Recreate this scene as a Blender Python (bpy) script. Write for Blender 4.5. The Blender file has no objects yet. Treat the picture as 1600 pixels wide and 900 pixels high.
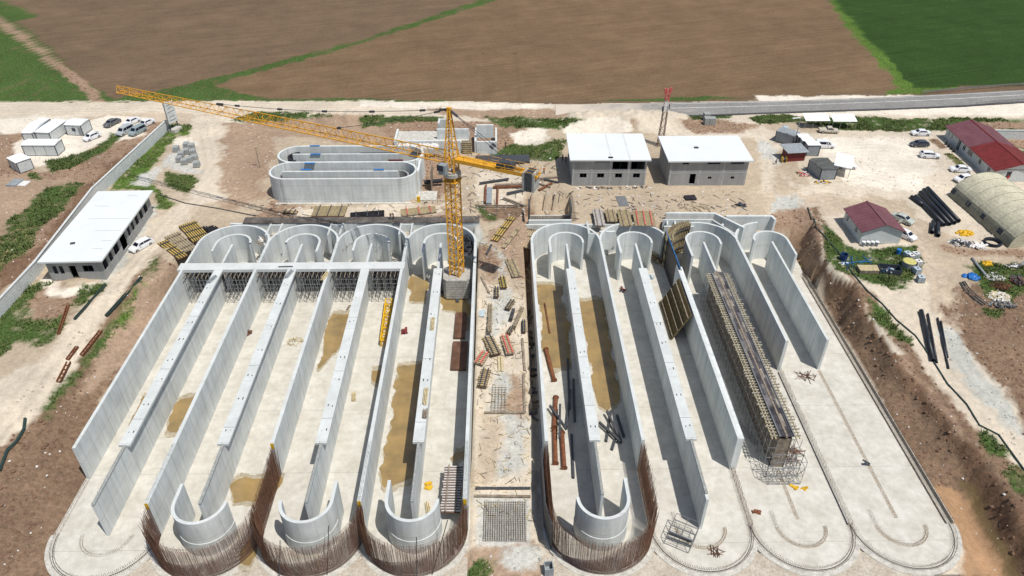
import bpy, math, random
import numpy as np
from mathutils import Vector, Matrix
random.seed(7); rng = np.random.default_rng(7)
PI = math.pi
# ------------------------------------------------------------------ camera
scene = bpy.context.scene
CAMZ = 82.0; FPX = 1151.5
pitch, yaw, roll = math.radians(35.9), math.radians(1.16), math.radians(.26)
cp, sp, cy_, sy_ = math.cos(pitch), math.sin(pitch), math.cos(yaw), math.sin(yaw)
F = np.array([sy_*cp, cy_*cp, -sp]); R0 = np.array([cy_, -sy_, 0.0]); U0 = np.cross(R0, F)
RR = R0*math.cos(roll)+U0*math.sin(roll); UU = U0*math.cos(roll)-R0*math.sin(roll)
cam = bpy.data.objects.new('camera', bpy.data.cameras.new('camera')); scene.collection.objects.link(cam)
cam.data.sensor_width = 36; cam.data.lens = FPX/1600*36; cam.data.clip_end = 8000; cam.data.clip_start = 1
cam.matrix_world = Matrix(((RR[0], UU[0], -F[0], 0), (RR[1], UU[1], -F[1], 0), (RR[2], UU[2], -F[2], CAMZ), (0, 0, 0, 1)))
scene.camera = cam
# ------------------------------------------------------------------ light
SUN = Vector((0.33, -0.30, 1.0)).normalized()          # direction towards the sun
elev = math.asin(SUN.z); azi = math.atan2(SUN.x, SUN.y)
w = bpy.data.worlds.new('World'); scene.world = w; w.use_nodes = True
nt = w.node_tree; bg = nt.nodes['Background']; sky = nt.nodes.new('ShaderNodeTexSky'); sky.sky_type = 'NISHITA'
sky.sun_disc = False; sky.sun_elevation = elev; sky.sun_rotation = azi; sky.dust_density = 1.5; sky.air_density = 1.2
nt.links.new(sky.outputs[0], bg.inputs[0]); bg.inputs[1].default_value = 0.088
sl = bpy.data.objects.new('sun', bpy.data.lights.new('sun', 'SUN')); scene.collection.objects.link(sl)
sl.data.energy = 4.4; sl.data.angle = math.radians(.5); sl.data.color = (1, .955, .88)
sl.rotation_euler = SUN.to_track_quat('Z', 'Y').to_euler()
scene.view_settings.view_transform = 'Standard'; scene.view_settings.look = 'None'
scene.view_settings.exposure = -0.03; scene.view_settings.gamma = 1
# ------------------------------------------------------------------ helpers
C = scene.collection
G = 5.5       # level of the site ground; the floor of the basins is z = 0
def W(u, v, z=G):
    """point at height z that the photograph shows at pixel (u, v)"""
    d = F*FPX+RR*(u-800)-UU*(v-450); t = (z-CAMZ)/d[2]
    return Vector((d[0]*t, d[1]*t, z))
def lin(c):
    return tuple((x/12.92 if x <= .04045 else ((x+.055)/1.055)**2.4) for x in c)
class MB:
    def __init__(s): s.v = []; s.f = []
    def add(s, vs, fs):
        o = len(s.v); s.v += [tuple(p) for p in vs]; s.f += [tuple(i+o for i in f) for f in fs]; return s
    def box(s, x0, x1, y0, y1, z0, z1):
        return s.add([(x0,y0,z0),(x1,y0,z0),(x1,y1,z0),(x0,y1,z0),(x0,y0,z1),(x1,y0,z1),(x1,y1,z1),(x0,y1,z1)],
                     [(0,3,2,1),(4,5,6,7),(0,1,5,4),(1,2,6,5),(2,3,7,6),(3,0,4,7)])
    def rbox(s, c, dx, dy, dz, rz=0, tilt=None):
        """box with base centre c"""
        M = Matrix.Rotation(rz, 3, 'Z')
        if tilt: M = M @ Matrix.Rotation(tilt[0], 3, 'X') @ Matrix.Rotation(tilt[1], 3, 'Y')
        c = Vector(c); P = []
        for z in (0, dz):
            for x, y in ((-dx/2,-dy/2),(dx/2,-dy/2),(dx/2,dy/2),(-dx/2,dy/2)): P.append(c+M@Vector((x,y,z)))
        return s.add(P, [(0,3,2,1),(4,5,6,7),(0,1,5,4),(1,2,6,5),(2,3,7,6),(3,0,4,7)])
    def bar(s, a, b, wd, ht=None):
        """rectangular bar from a to b"""
        a = Vector(a); b = Vector(b); d = (b-a)
        if d.length < 1e-6: return s
        d.normalize(); ht = ht or wd
        up = Vector((0,0,1)) if abs(d.z) < .95 else Vector((0,1,0))
        x = d.cross(up).normalized()*wd/2; y = x.normalized().cross(d).normalized()*ht/2
        return s.add([a-x-y,a+x-y,a+x+y,a-x+y,b-x-y,b+x-y,b+x+y,b-x+y], [(0,3,2,1),(4,5,6,7),(0,1,5,4),(1,2,6,5),(2,3,7,6),(3,0,4,7)])
    def tri(s, a, b, wd):
        """cheap three-sided thin bar"""
        a = Vector(a); b = Vector(b); d = (b-a)
        if d.length < 1e-6: return s
        d.normalize()
        up = Vector((0,0,1)) if abs(d.z) < .95 else Vector((0,1,0))
        x = d.cross(up).normalized()*wd/2; y = x.normalized().cross(d).normalized()*wd/2
        P = [-x-y*.6, x-y*.6, y]
        return s.add([a+p for p in P]+[b+p for p in P], [(0,1,4,3),(1,2,5,4),(2,0,3,5)])
    def tube(s, a, b, r, n=12, r2=None, hollow=False):
        a = Vector(a); b = Vector(b); d = (b-a).normalized(); r2 = r if r2 is None else r2
        up = Vector((0,0,1)) if abs(d.z) < .95 else Vector((0,1,0))
        x = d.cross(up).normalized(); y = x.cross(d).normalized(); P = []
        for c, q in ((a, r), (b, r2)):
            for i in range(n):
                t = 2*PI*i/n; P.append(c+x*math.cos(t)*q+y*math.sin(t)*q)
        fs = [(i, (i+1)%n, n+(i+1)%n, n+i) for i in range(n)]
        if hollow:
            for c, q in ((a, r*.86), (b, r2*.86)):
                for i in range(n):
                    t = 2*PI*i/n; P.append(c+x*math.cos(t)*q+y*math.sin(t)*q)
            fs += [(2*n+i, 3*n+i, 3*n+(i+1)%n, 2*n+(i+1)%n) for i in range(n)]
            fs += [(i, 2*n+i, 2*n+(i+1)%n, (i+1)%n) for i in range(n)]+[(n+i, n+(i+1)%n, 3*n+(i+1)%n, 3*n+i) for i in range(n)]
        else: fs += [tuple(range(n))[::-1], tuple(range(n, 2*n))]
        return s.add(P, fs)
    def prism(s, poly, z0, z1):
        n = len(poly)
        ar = sum(poly[i][0]*poly[(i+1)%n][1]-poly[(i+1)%n][0]*poly[i][1] for i in range(n))
        if ar < 0: poly = poly[::-1]
        return s.add([(p[0],p[1],z0) for p in poly]+[(p[0],p[1],z1) for p in poly],
                     [tuple(range(n))[::-1], tuple(range(n,2*n))]+[(i,(i+1)%n,n+(i+1)%n,n+i) for i in range(n)])
    def strip(s, left, right, z0, z1):
        """closed wall between two matching outlines"""
        n = len(left); P = []
        for z in (z0, z1):
            P += [(p[0],p[1],z) for p in left]+[(p[0],p[1],z) for p in right]
        fs = []
        for i in range(n-1):
            fs += [(i,i+1,n+i+1,n+i)[::-1], (2*n+i,2*n+i+1,3*n+i+1,3*n+i), (i,i+1,2*n+i+1,2*n+i), (n+i,3*n+i,3*n+i+1,n+i+1)]
        fs += [(0,2*n,3*n,n), (n-1,2*n-1,4*n-1,3*n-1)]
        return s.add(P, fs)
    def arc(s, cx, cy, r, t, a0, a1, z0, z1, n=36):
        A = [math.radians(a0+(a1-a0)*i/n) for i in range(n+1)]
        return s.strip([(cx+(r-t/2)*math.cos(a), cy+(r-t/2)*math.sin(a)) for a in A], [(cx+(r+t/2)*math.cos(a), cy+(r+t/2)*math.sin(a)) for a in A], z0, z1)
    def build(s, name, m, parent=None, smooth=False, world=False, fix=False):
        vs = s.v
        if world and parent:
            o = Vector((0,0,0)); p = parent
            while p: o = o+p.location; p = p.parent
            vs = [tuple(Vector(q)-o) for q in vs]
        me = bpy.data.meshes.new(name); me.from_pydata(vs, [], s.f); me.materials.append(m)
        if fix:
            import bmesh
            bm = bmesh.new(); bm.from_mesh(me); bmesh.ops.recalc_face_normals(bm, faces=bm.faces); bm.to_mesh(me); bm.free()
        if smooth: me.shade_smooth()
        ob = bpy.data.objects.new(name, me); C.objects.link(ob)
        if parent: ob.parent = parent
        return ob
def thing(name, label, cat, loc=(0,0,0), rz=0, group=None):
    o = bpy.data.objects.new(name, None); C.objects.link(o); o.location = loc; o.rotation_euler = (0,0,rz)
    o['label'] = label; o['category'] = cat; o.empty_display_size = .5
    if group: o['group'] = group
    return o
def tag(o, label, cat, group=None):
    o['label'] = label; o['category'] = cat
    if group: o['group'] = group
    return o
def struct(o, kind='structure'): o['kind'] = kind; return o
def copy_tree(o, parent=None):
    c = o.copy(); C.objects.link(c)
    if parent: c.parent = parent
    for ch in list(o.children): copy_tree(ch, c)
    return c
def up_centre(o):
    """move the origin of a single-mesh thing to the middle of its base"""
    me = o.data; n = len(me.vertices); co = np.empty(n*3); me.vertices.foreach_get('co', co); co = co.reshape(-1,3)
    c = np.array([(co[:,0].min()+co[:,0].max())/2, (co[:,1].min()+co[:,1].max())/2, co[:,2].min()])
    co -= c; me.vertices.foreach_set('co', co.ravel()); o.location = Vector(c); return o
# ------------------------------------------------------------------ materials
def mat(name, col, rough=.8, var=.12, scale=1.5, metal=0, bump=0, fine=0, col2=None, streak=False, space='Object', spec=.3):
    m = bpy.data.materials.new(name); m.use_nodes = True; t = m.node_tree; N = t.nodes; L = t.links
    b = N['Principled BSDF']; b.inputs['Roughness'].default_value = rough; b.inputs['Metallic'].default_value = metal
    b.inputs['Specular IOR Level'].default_value = spec
    if space == 'Object':
        tc = N.new('ShaderNodeTexCoord'); src = tc.outputs['Object']
    else:
        tc = N.new('ShaderNodeNewGeometry'); src = tc.outputs['Position']
    n1 = N.new('ShaderNodeTexNoise'); n1.inputs['Scale'].default_value = scale; n1.inputs['Detail'].default_value = 6; n1.inputs['Roughness'].default_value = .62
    if streak:
        mp = N.new('ShaderNodeMapping'); mp.inputs['Scale'].default_value = (1, 1, .16); L.new(src, mp.inputs[0]); L.new(mp.outputs[0], n1.inputs[0])
    else: L.new(src, n1.inputs[0])
    r = N.new('ShaderNodeMapRange'); r.inputs[1].default_value = .3; r.inputs[2].default_value = .7
    L.new(n1.outputs[0], r.inputs[0])
    mx = N.new('ShaderNodeMix'); mx.data_type = 'RGBA'
    c2 = col2 or tuple(max(0, c*(1-var*1.6)) for c in col); c1 = col if col2 else tuple(min(1, c*(1+var)) for c in col)
    mx.inputs[6].default_value = (*c2, 1); mx.inputs[7].default_value = (*c1, 1); L.new(r.outputs[0], mx.inputs[0])
    out = mx.outputs[2]
    if fine:
        n2 = N.new('ShaderNodeTexNoise'); n2.inputs['Scale'].default_value = fine; n2.inputs['Detail'].default_value = 3; L.new(src, n2.inputs[0])
        r2 = N.new('ShaderNodeMapRange'); r2.inputs[1].default_value = .3; r2.inputs[2].default_value = .7; r2.inputs[3].default_value = .78; r2.inputs[4].default_value = 1.12
        L.new(n2.outputs[0], r2.inputs[0])
        vm = N.new('ShaderNodeVectorMath'); vm.operation = 'SCALE'; L.new(out, vm.inputs[0]); L.new(r2.outputs[0], vm.inputs['Scale']); out = vm.outputs[0]
    L.new(out, b.inputs['Base Color'])
    if bump:
        bp = N.new('ShaderNodeBump'); bp.inputs['Strength'].default_value = bump; bp.inputs['Distance'].default_value = .1
        L.new(n1.outputs[0], bp.inputs['Height']); L.new(bp.outputs[0], b.inputs['Normal'])
    return m
def concrete_mat(name, col, dark, panel=(2.4, 3.15), streak=True, joint=.82, stain=.5):
    """cast concrete: shutter panel joints, water streaks, patches"""
    m = bpy.data.materials.new(name); m.use_nodes = True; t = m.node_tree; N = t.nodes; L = t.links
    b = N['Principled BSDF']; b.inputs['Roughness'].default_value = .88; b.inputs['Specular IOR Level'].default_value = .2
    g = N.new('ShaderNodeNewGeometry'); P = g.outputs['Position']
    def noise(sc, mp=None, det=5):
        n = N.new('ShaderNodeTexNoise'); n.inputs['Scale'].default_value = sc; n.inputs['Detail'].default_value = det; n.inputs['Roughness'].default_value = .6
        if mp:
            q = N.new('ShaderNodeMapping'); q.inputs['Scale'].default_value = mp; L.new(P, q.inputs[0]); L.new(q.outputs[0], n.inputs[0])
        else: L.new(P, n.inputs[0])
        return n.outputs[0]
    def rng_(x, a, b_, c, d):
        r = N.new('ShaderNodeMapRange'); r.inputs[1].default_value = a; r.inputs[2].default_value = b_; r.inputs[3].default_value = c; r.inputs[4].default_value = d
        L.new(x, r.inputs[0]); return r.outputs[0]
    def mul(a, b_):
        q = N.new('ShaderNodeMath'); q.operation = 'MULTIPLY'; L.new(a, q.inputs[0]); L.new(b_, q.inputs[1]); return q.outputs[0]
    f = rng_(noise(.35), .35, .65, 0, 1)
    mx = N.new('ShaderNodeMix'); mx.data_type = 'RGBA'; mx.inputs[6].default_value = (*dark, 1); mx.inputs[7].default_value = (*col, 1); L.new(f, mx.inputs[0])
    k = rng_(noise(1.3, (1, 1, .1)), .35, .62, 1-.28*stain, 1.03) if streak else rng_(noise(1.1), .3, .62, 1-.22*stain, 1.03)
    k = mul(k, rng_(noise(9, None, 3), .3, .7, .9, 1.06))
    s = N.new('ShaderNodeSeparateXYZ'); L.new(P, s.inputs[0])
    def line(axis, period, width, off=0):
        a = N.new('ShaderNodeMath'); a.operation = 'ADD'; a.inputs[1].default_value = off; L.new(s.outputs[axis], a.inputs[0])
        d = N.new('ShaderNodeMath'); d.operation = 'DIVIDE'; d.inputs[1].default_value = period; L.new(a.outputs[0], d.inputs[0])
        fr = N.new('ShaderNodeMath'); fr.operation = 'FRACT'; L.new(d.outputs[0], fr.inputs[0])
        c = N.new('ShaderNodeMath'); c.operation = 'LESS_THAN'; c.inputs[1].default_value = width/period; L.new(fr.outputs[0], c.inputs[0])
        return rng_(c.outputs[0], 0, 1, 1, joint)
    if panel:
        k = mul(k, line(1, panel[0], .14)); k = mul(k, line(2, panel[1], .12, .02))
    else:
        k = mul(k, line(1, 12.2, .12, 4))
    vm = N.new('ShaderNodeVectorMath'); vm.operation = 'SCALE'; L.new(mx.outputs[2], vm.inputs[0]); L.new(k, vm.inputs['Scale'])
    L.new(vm.outputs[0], b.inputs['Base Color'])
    return m
M = {}
M['wall'] = concrete_mat('cast_concrete', (.68,.71,.705), (.57,.605,.60), stain=.45, joint=.83)
M['cap'] = concrete_mat('cap_concrete', (.60,.625,.62), (.52,.545,.54), panel=None, streak=False, stain=.3)
M['floor'] = concrete_mat('floor_concrete', (.605,.585,.53), (.50,.475,.415), panel=None, streak=False, stain=.6)
M['kerb'] = mat('kerb_concrete', (.54,.52,.47), .9, .2, 1.2, fine=6)
M['blind'] = mat('blinding_concrete', (.52,.48,.41), .9, .2, .5, fine=4, col2=(.40,.34,.27))
M['rebar'] = mat('rusty_rebar', (.15,.075,.045), .8, .3, 2)
M['rebar_grey'] = mat('weathered_rebar', (.13,.105,.085), .7, .3, 2)
M['rust'] = mat('rusty_steel', (.20,.075,.035), .7, .35, 2.5, fine=12)
M['steel'] = mat('dark_steel', (.09,.095,.105), .5, .25, 3, metal=.4)
M['scaf'] = mat('galvanised_tube', (.33,.34,.35), .45, .2, 3, metal=.6)
M['timber'] = mat('timber_beam', (.54,.45,.27), .8, .25, 2, fine=10)
M['timber_y'] = mat('yellow_timber_beam', (.66,.52,.13), .7, .2, 2, fine=10)
M['timber_old'] = mat('weathered_timber', (.27,.22,.17), .85, .35, 2, fine=10)
M['ply'] = mat('formwork_plywood', (.14,.075,.05), .5, .3, 1, fine=8)
M['ply_black'] = mat('black_formwork_sheet', (.035,.033,.04), .45, .4, 1.2, fine=8)
M['water'] = mat('muddy_water', (.37,.25,.10), .06, .22, .30, col2=(.20,.145,.065), spec=.9, space='World')
M['crane'] = mat('yellow_crane_paint', (.74,.37,.03), .45, .12, 1.5, fine=9)
M['ballast'] = mat('ballast_concrete', (.42,.41,.38), .9, .2, 1.5, fine=6)
M['white'] = mat('white_sheet_metal', (.78,.80,.81), .5, .03, .8)
M['whitewall'] = mat('white_panel', (.60,.63,.63), .6, .07, 1, fine=4)
M['trim'] = mat('dark_trim', (.05,.06,.08), .5, .2, 2)
M['hole'] = mat('dark_opening', (.012,.012,.014), .9, .2, 2)
M['roofw'] = mat('white_roof_screed', (.64,.67,.675), .85, .03, .25)
M['block'] = mat('grey_render', (.34,.345,.34), .9, .14, .5, fine=5, streak=True)
M['redroof'] = mat('red_roof_sheet', (.18,.028,.026), .5, .15, .6, fine=5)
M['redroof_old'] = mat('faded_roof_sheet', (.20,.085,.10), .5, .3, .5, fine=5, col2=(.14,.055,.065))
M['canvas'] = mat('tent_canvas', (.55,.52,.39), .8, .12, .5, fine=3)
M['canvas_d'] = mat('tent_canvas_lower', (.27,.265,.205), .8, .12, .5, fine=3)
M['pipe'] = mat('black_plastic_pipe', (.022,.026,.034), .4, .2, 1)
M['blue'] = mat('blue_plastic', (.02,.16,.48), .45, .3, 3)
M['bluegrey'] = mat('blue_grey_plastic', (.42,.50,.55), .4, .12, 3)
M['yellow'] = mat('yellow_plastic', (.70,.42,.02), .5, .25, 3)
M['tank_y'] = mat('pale_yellow_plastic', (.52,.48,.16), .6, .15, 2)
M['red'] = mat('red_paint', (.50,.03,.03), .5, .2, 3)
M['pink'] = mat('red_edge_paint', (.60,.12,.12), .5, .2, 3)
M['maroon'] = mat('maroon_sheet', (.17,.03,.03), .6, .2, 2)
M['greysheet'] = mat('grey_corrugated_sheet', (.28,.31,.33), .6, .15, 1.5, fine=6)
M['darkroof'] = mat('dark_grey_roof', (.10,.105,.10), .8, .25, 1, fine=6)
M['sack'] = mat('white_sack', (.66,.65,.63), .8, .15, 3)
M['stone'] = mat('kerb_stone', (.36,.38,.37), .9, .15, 3, fine=8)
M['glass'] = mat('car_glass', (.010,.013,.03), .08, .2, 2, spec=.6)
M['tyre'] = mat('tyre_rubber', (.02,.02,.02), .8, .2, 3)
M['rim'] = mat('wheel_rim', (.45,.46,.48), .35, .1, 3, metal=.7)
M['lamp'] = mat('lamp_lens', (.65,.67,.70), .15, .1, 3)
M['lamp_r'] = mat('tail_lamp_lens', (.35,.01,.01), .2, .1, 3)
M['skin'] = mat('skin', (.32,.18,.12), .6, .1, 8)
M['hose'] = mat('dark_green_hose', (.03,.055,.05), .5, .2, 3)
# ground: the colour of the ground itself lives in a colour attribute, broken up by noise
def ground_mat():
    m = bpy.data.materials.new('site_ground'); m.use_nodes = True; t = m.node_tree; N = t.nodes; L = t.links
    b = N['Principled BSDF']; b.inputs['Roughness'].default_value = .95; b.inputs['Specular IOR Level'].default_value = .1
    at = N.new('ShaderNodeAttribute'); at.attribute_name = 'Col'
    at2 = N.new('ShaderNodeAttribute'); at2.attribute_name = 'Kind'     # r = plants, g = ploughed, b = loose clods
    sp2 = N.new('ShaderNodeSeparateColor'); L.new(at2.outputs['Color'], sp2.inputs[0])
    g = N.new('ShaderNodeNewGeometry')
    def noise(sc, det=6, ro=.65, mp=None, rot=0):
        n = N.new('ShaderNodeTexNoise'); n.inputs['Scale'].default_value = sc; n.inputs['Detail'].default_value = det; n.inputs['Roughness'].default_value = ro
        if mp:
            q = N.new('ShaderNodeMapping'); q.vector_type = 'TEXTURE'; q.inputs['Rotation'].default_value = (0,0,rot); q.inputs['Scale'].default_value = mp; L.new(g.outputs['Position'], q.inputs[0]); L.new(q.outputs[0], n.inputs[0])
        else: L.new(g.outputs['Position'], n.inputs[0])
        return n.outputs[0]
    def rg(x, a, b_, c, d):
        r = N.new('ShaderNodeMapRange'); r.inputs[1].default_value = a; r.inputs[2].default_value = b_; r.inputs[3].default_value = c; r.inputs[4].default_value = d
        L.new(x, r.inputs[0]); return r.outputs[0]
    def mul(a, b_, op='MULTIPLY'):
        q = N.new('ShaderNodeMath'); q.operation = op; L.new(a, q.inputs[0])
        if isinstance(b_, float): q.inputs[1].default_value = b_
        else: L.new(b_, q.inputs[1])
        return q.outputs[0]
    def lerp(fac, a, b_):
        q = N.new('ShaderNodeMix'); q.data_type = 'FLOAT'; L.new(fac, q.inputs[0])
        for i, x in ((2, a), (3, b_)):
            if isinstance(x, (int, float)): q.inputs[i].default_value = x
            else: L.new(x, q.inputs[i])
        return q.outputs[0]
    k = mul(rg(noise(.12), .3, .7, .86, 1.12), rg(noise(1.1), .3, .7, .86, 1.12))
    k = mul(k, rg(noise(5.5, 4), .3, .7, .84, 1.14))
    vg = rg(noise(2.2, 5, .75), .35, .65, .45, 1.5)
    k = mul(k, lerp(sp2.outputs[0], 1.0, vg))
    pl = mul(rg(noise(1.0, 4, .6, (.45, 30, 1), math.radians(-72)), .3, .7, .80, 1.14), rg(noise(2.4, 3), .3, .7, .93, 1.06))
    k = mul(k, lerp(sp2.outputs[1], 1.0, pl))
    cl = rg(noise(1.6, 5, .8), .36, .60, .62, 1.12)
    k = mul(k, lerp(sp2.outputs[2], 1.0, cl))
    vm = N.new('ShaderNodeVectorMath'); vm.operation = 'SCALE'; L.new(at.outputs['Color'], vm.inputs[0]); L.new(k, vm.inputs['Scale'])
    L.new(vm.outputs[0], b.inputs['Base Color'])
    bp = N.new('ShaderNodeBump'); bp.inputs['Strength'].default_value = .5; bp.inputs['Distance'].default_value = .25
    L.new(noise(1.8, 6, .7), bp.inputs['Height']); L.new(bp.outputs[0], b.inputs['Normal'])
    return m
M['ground'] = ground_mat()
# ------------------------------------------------------------------ ground
def sst(a, b, x): t = np.clip((x-a)/(b-a), 0, 1); return t*t*(3-2*t)
def vnoise(x, y, seed=0):
    xi = np.floor(x).astype(np.int64); yi = np.floor(y).astype(np.int64); fx = x-xi; fy = y-yi
    fx = fx*fx*(3-2*fx); fy = fy*fy*(3-2*fy)
    def h(a, b):
        n = (a*374761393+b*668265263+seed*974634777) & 0x7fffffff; n = ((n ^ (n >> 13))*1274126177) & 0x7fffffff
        return ((n ^ (n >> 16)) & 0xffff)/65535.0
    return (h(xi,yi)*(1-fx)+h(xi+1,yi)*fx)*(1-fy)+(h(xi,yi+1)*(1-fx)+h(xi+1,yi+1)*fx)*fy
def fbm(x, y, sc, seed=0, oc=4):
    s = 0; a = .5; t = 0
    for i in range(oc): s = s+a*vnoise(x/sc*2**i+31.7*i, y/sc*2**i+17.3*i, seed+i); t += a; a *= .55
    return s/t-.5
def gr(y): return G-2.6*(1-sst(80, 110, y))
def wcl(u, v):
    z = G
    for _ in range(8): z = float(gr(W(u, v, z).y))
    return W(u, v, z)
CL = [wcl(u, v) for u, v in ((1240,305),(1266,325),(1281,350),(1284,375),(1290,400),(1306,425),(1340,445),(1352,480),(1368,500),(1390,528),(1412,568),(1436,592),(1470,628),(1500,672),(1520,690),(1545,720),(1582,770),(1606,820),(1650,900))]
CLy = np.array([p.y for p in CL])[::-1]; CLx = np.array([p.x for p in CL])[::-1]
BUMPS = [(530,190,9,4.5,2.6),(455,187,6,3,1.4),(375,200,8,3,1.0),(950,190,12,4,2.2),(905,193,6,3,1.2),(1010,190,6,4,1.4),(720,205,0,0,0),
         (1045,185,4,3,1.3),(560,175,0,0,0),(118,445,2.5,2,.8),(858,232,4,3,.7),(800,215,4,3,1.0)]
BW = [(W(u,v,G), a, b, h) for u,v,a,b,h in BUMPS if a]
HOLE = (W(826,345,G), W(893,345,G), W(893,303,G))
def strip_z(y): return np.clip(.25+(y-62)/48.0*5.1, .25, 5.35)
def tz(x, y, detail=True):
    x = np.asarray(x, float); y = np.asarray(y, float)
    z = np.full(np.broadcast(x, y).shape, G)
    n1 = fbm(x, y, 6, 3); n2 = fbm(x, y, 1.8, 9)
    # left embankment
    back = sst(100, 112, y)
    wl = 13-11.3*back
    left = np.where(x < -59.2, sst(0, 1, (-59.2-x)/wl)*G, 0)+np.where(x < -59.2, n1*1.3*sst(0, 4, -59.2-x)*(1-sst(9, 13, -59.2-x)), 0)
    # right slope and cliff
    xc = np.interp(y, CLy, CLx)+fbm(y*0+3, y, 9, 21)*3.0+n2*.5
    t = np.clip((x-60.3)/np.maximum(xc-60.3, 2), 0, 1.2)
    GR = gr(y)
    top = (GR-1.0)*sst(63, 74, y)+.25-.8*sst(96, 108, y)*(1-sst(114, 124, y))+.3*sst(114, 124, y)
    right = top*t**1.15+n1*1.0*sst(0, 2, x-60.3)+n2*.35
    ditch = (1-sst(60, 80, y))*np.exp(-((x-xc+4.5)/2.2)**2)*1.6
    right = right-ditch
    right = np.where(x > xc, GR+n2*.3, np.where(x > xc-2.6, right+(GR-right)*sst(-2.6, 0, x-xc-n2*1.2), right))
    right = np.where(x < 60.3, 0, right)
    pit = np.where(x < -59.2, left, np.where(x > 60.3, right, -.32))
    front = (y < 127.8)
    z = np.where(front, pit, z)
    z = np.where((y >= 127.8) & (x < 60), G, z)
    rb = (y >= 118) & (x > 56) & (x < xc)            # dug ground behind the right-hand end
    z = np.where((y >= 127.8) & (x >= 56) & (x < xc), G-1.2*sst(0, 5, xc-x)*(1-sst(128, 137, y)), z)
    # strip between the two basins
    s = (x > -4.4) & (x < 4.6+n2*.8) & (y < 127.8)
    z = np.where(s, strip_z(y)+n2*.25, z)
    z = np.where((x >= -5) & (x <= 5.9) & (y > 121), 5.3, z)
    if True:
        for p, a, b, h in BW:
            z = z+h*np.exp(-(((x-p.x)/a)**2+((y-p.y)/b)**2)**1.2)*(1+n2*.9)
        a, b, c = HOLE
        z = np.where((x > a.x-.6+n2) & (x < b.x+.6+n2) & (y > a.y) & (y < c.y+n2), 1.6, z)
    out = (y > 129)|(x < -72)|(x > xc+.5)
    z = z+np.where(out, n1*.22+n2*.10, 0)
    # the bank of the paved road
    return z
def grid(x0, x1, y0, y1, st):
    xs = np.arange(x0, x1+st/2, st); ys = np.arange(y0, y1+st/2, st); return xs, ys
def PIX(x, y, z):
    d0 = x; d1 = y; d2 = z-CAMZ
    wz = np.maximum(d0*F[0]+d1*F[1]+d2*F[2], 1)
    return 800+FPX*(d0*RR[0]+d1*RR[1]+d2*RR[2])/wz, 450-FPX*(d0*UU[0]+d1*UU[1]+d2*UU[2])/wz
def inpoly(px, py, poly):
    c = np.zeros(px.shape, bool); n = len(poly)
    xs = [p[0] for p in poly]; ys = [p[1] for p in poly]
    bb = (px >= min(xs)) & (px <= max(xs)) & (py >= min(ys)) & (py <= max(ys))
    if not bb.any(): return c
    X = px[bb]; Y = py[bb]; r = np.zeros(X.shape, bool)
    for i in range(n):
        x1, y1 = poly[i]; x2, y2 = poly[(i+1) % n]
        if y1 == y2: continue
        k = ((y1 > Y) != (y2 > Y)) & (X < (x2-x1)*(Y-y1)/(y2-y1)+x1); r ^= k
    c[bb] = r; return c
K = dict(  # albedo, plants, ploughed, clods
    field=((.158,.108,.070),0,1,0), field2=((.172,.114,.068),0,1,0), green=((.062,.105,.028),1,0,0), dgreen=((.032,.066,.016),.4,1,0), grass=((.085,.150,.028),1,0,0),
    dry=((.20,.19,.085),1,0,0), cream=((.555,.485,.39),0,0,0), white=((.68,.62,.53),0,0,0), dirt=((.44,.36,.268),0,0,.3), brown=((.31,.215,.15),0,0,.7),
    red=((.36,.26,.185),0,0,.6), dark=((.19,.118,.075),0,0,1), soil=((.215,.145,.097),0,0,1), grey=((.46,.46,.42),0,0,.3), gravel=((.50,.49,.45),0,0,.6), wet=((.17,.12,.06),0,0,0), mud=((.36,.225,.13),0,0,.1), pinkd=((.49,.405,.31),0,0,.4))
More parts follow.
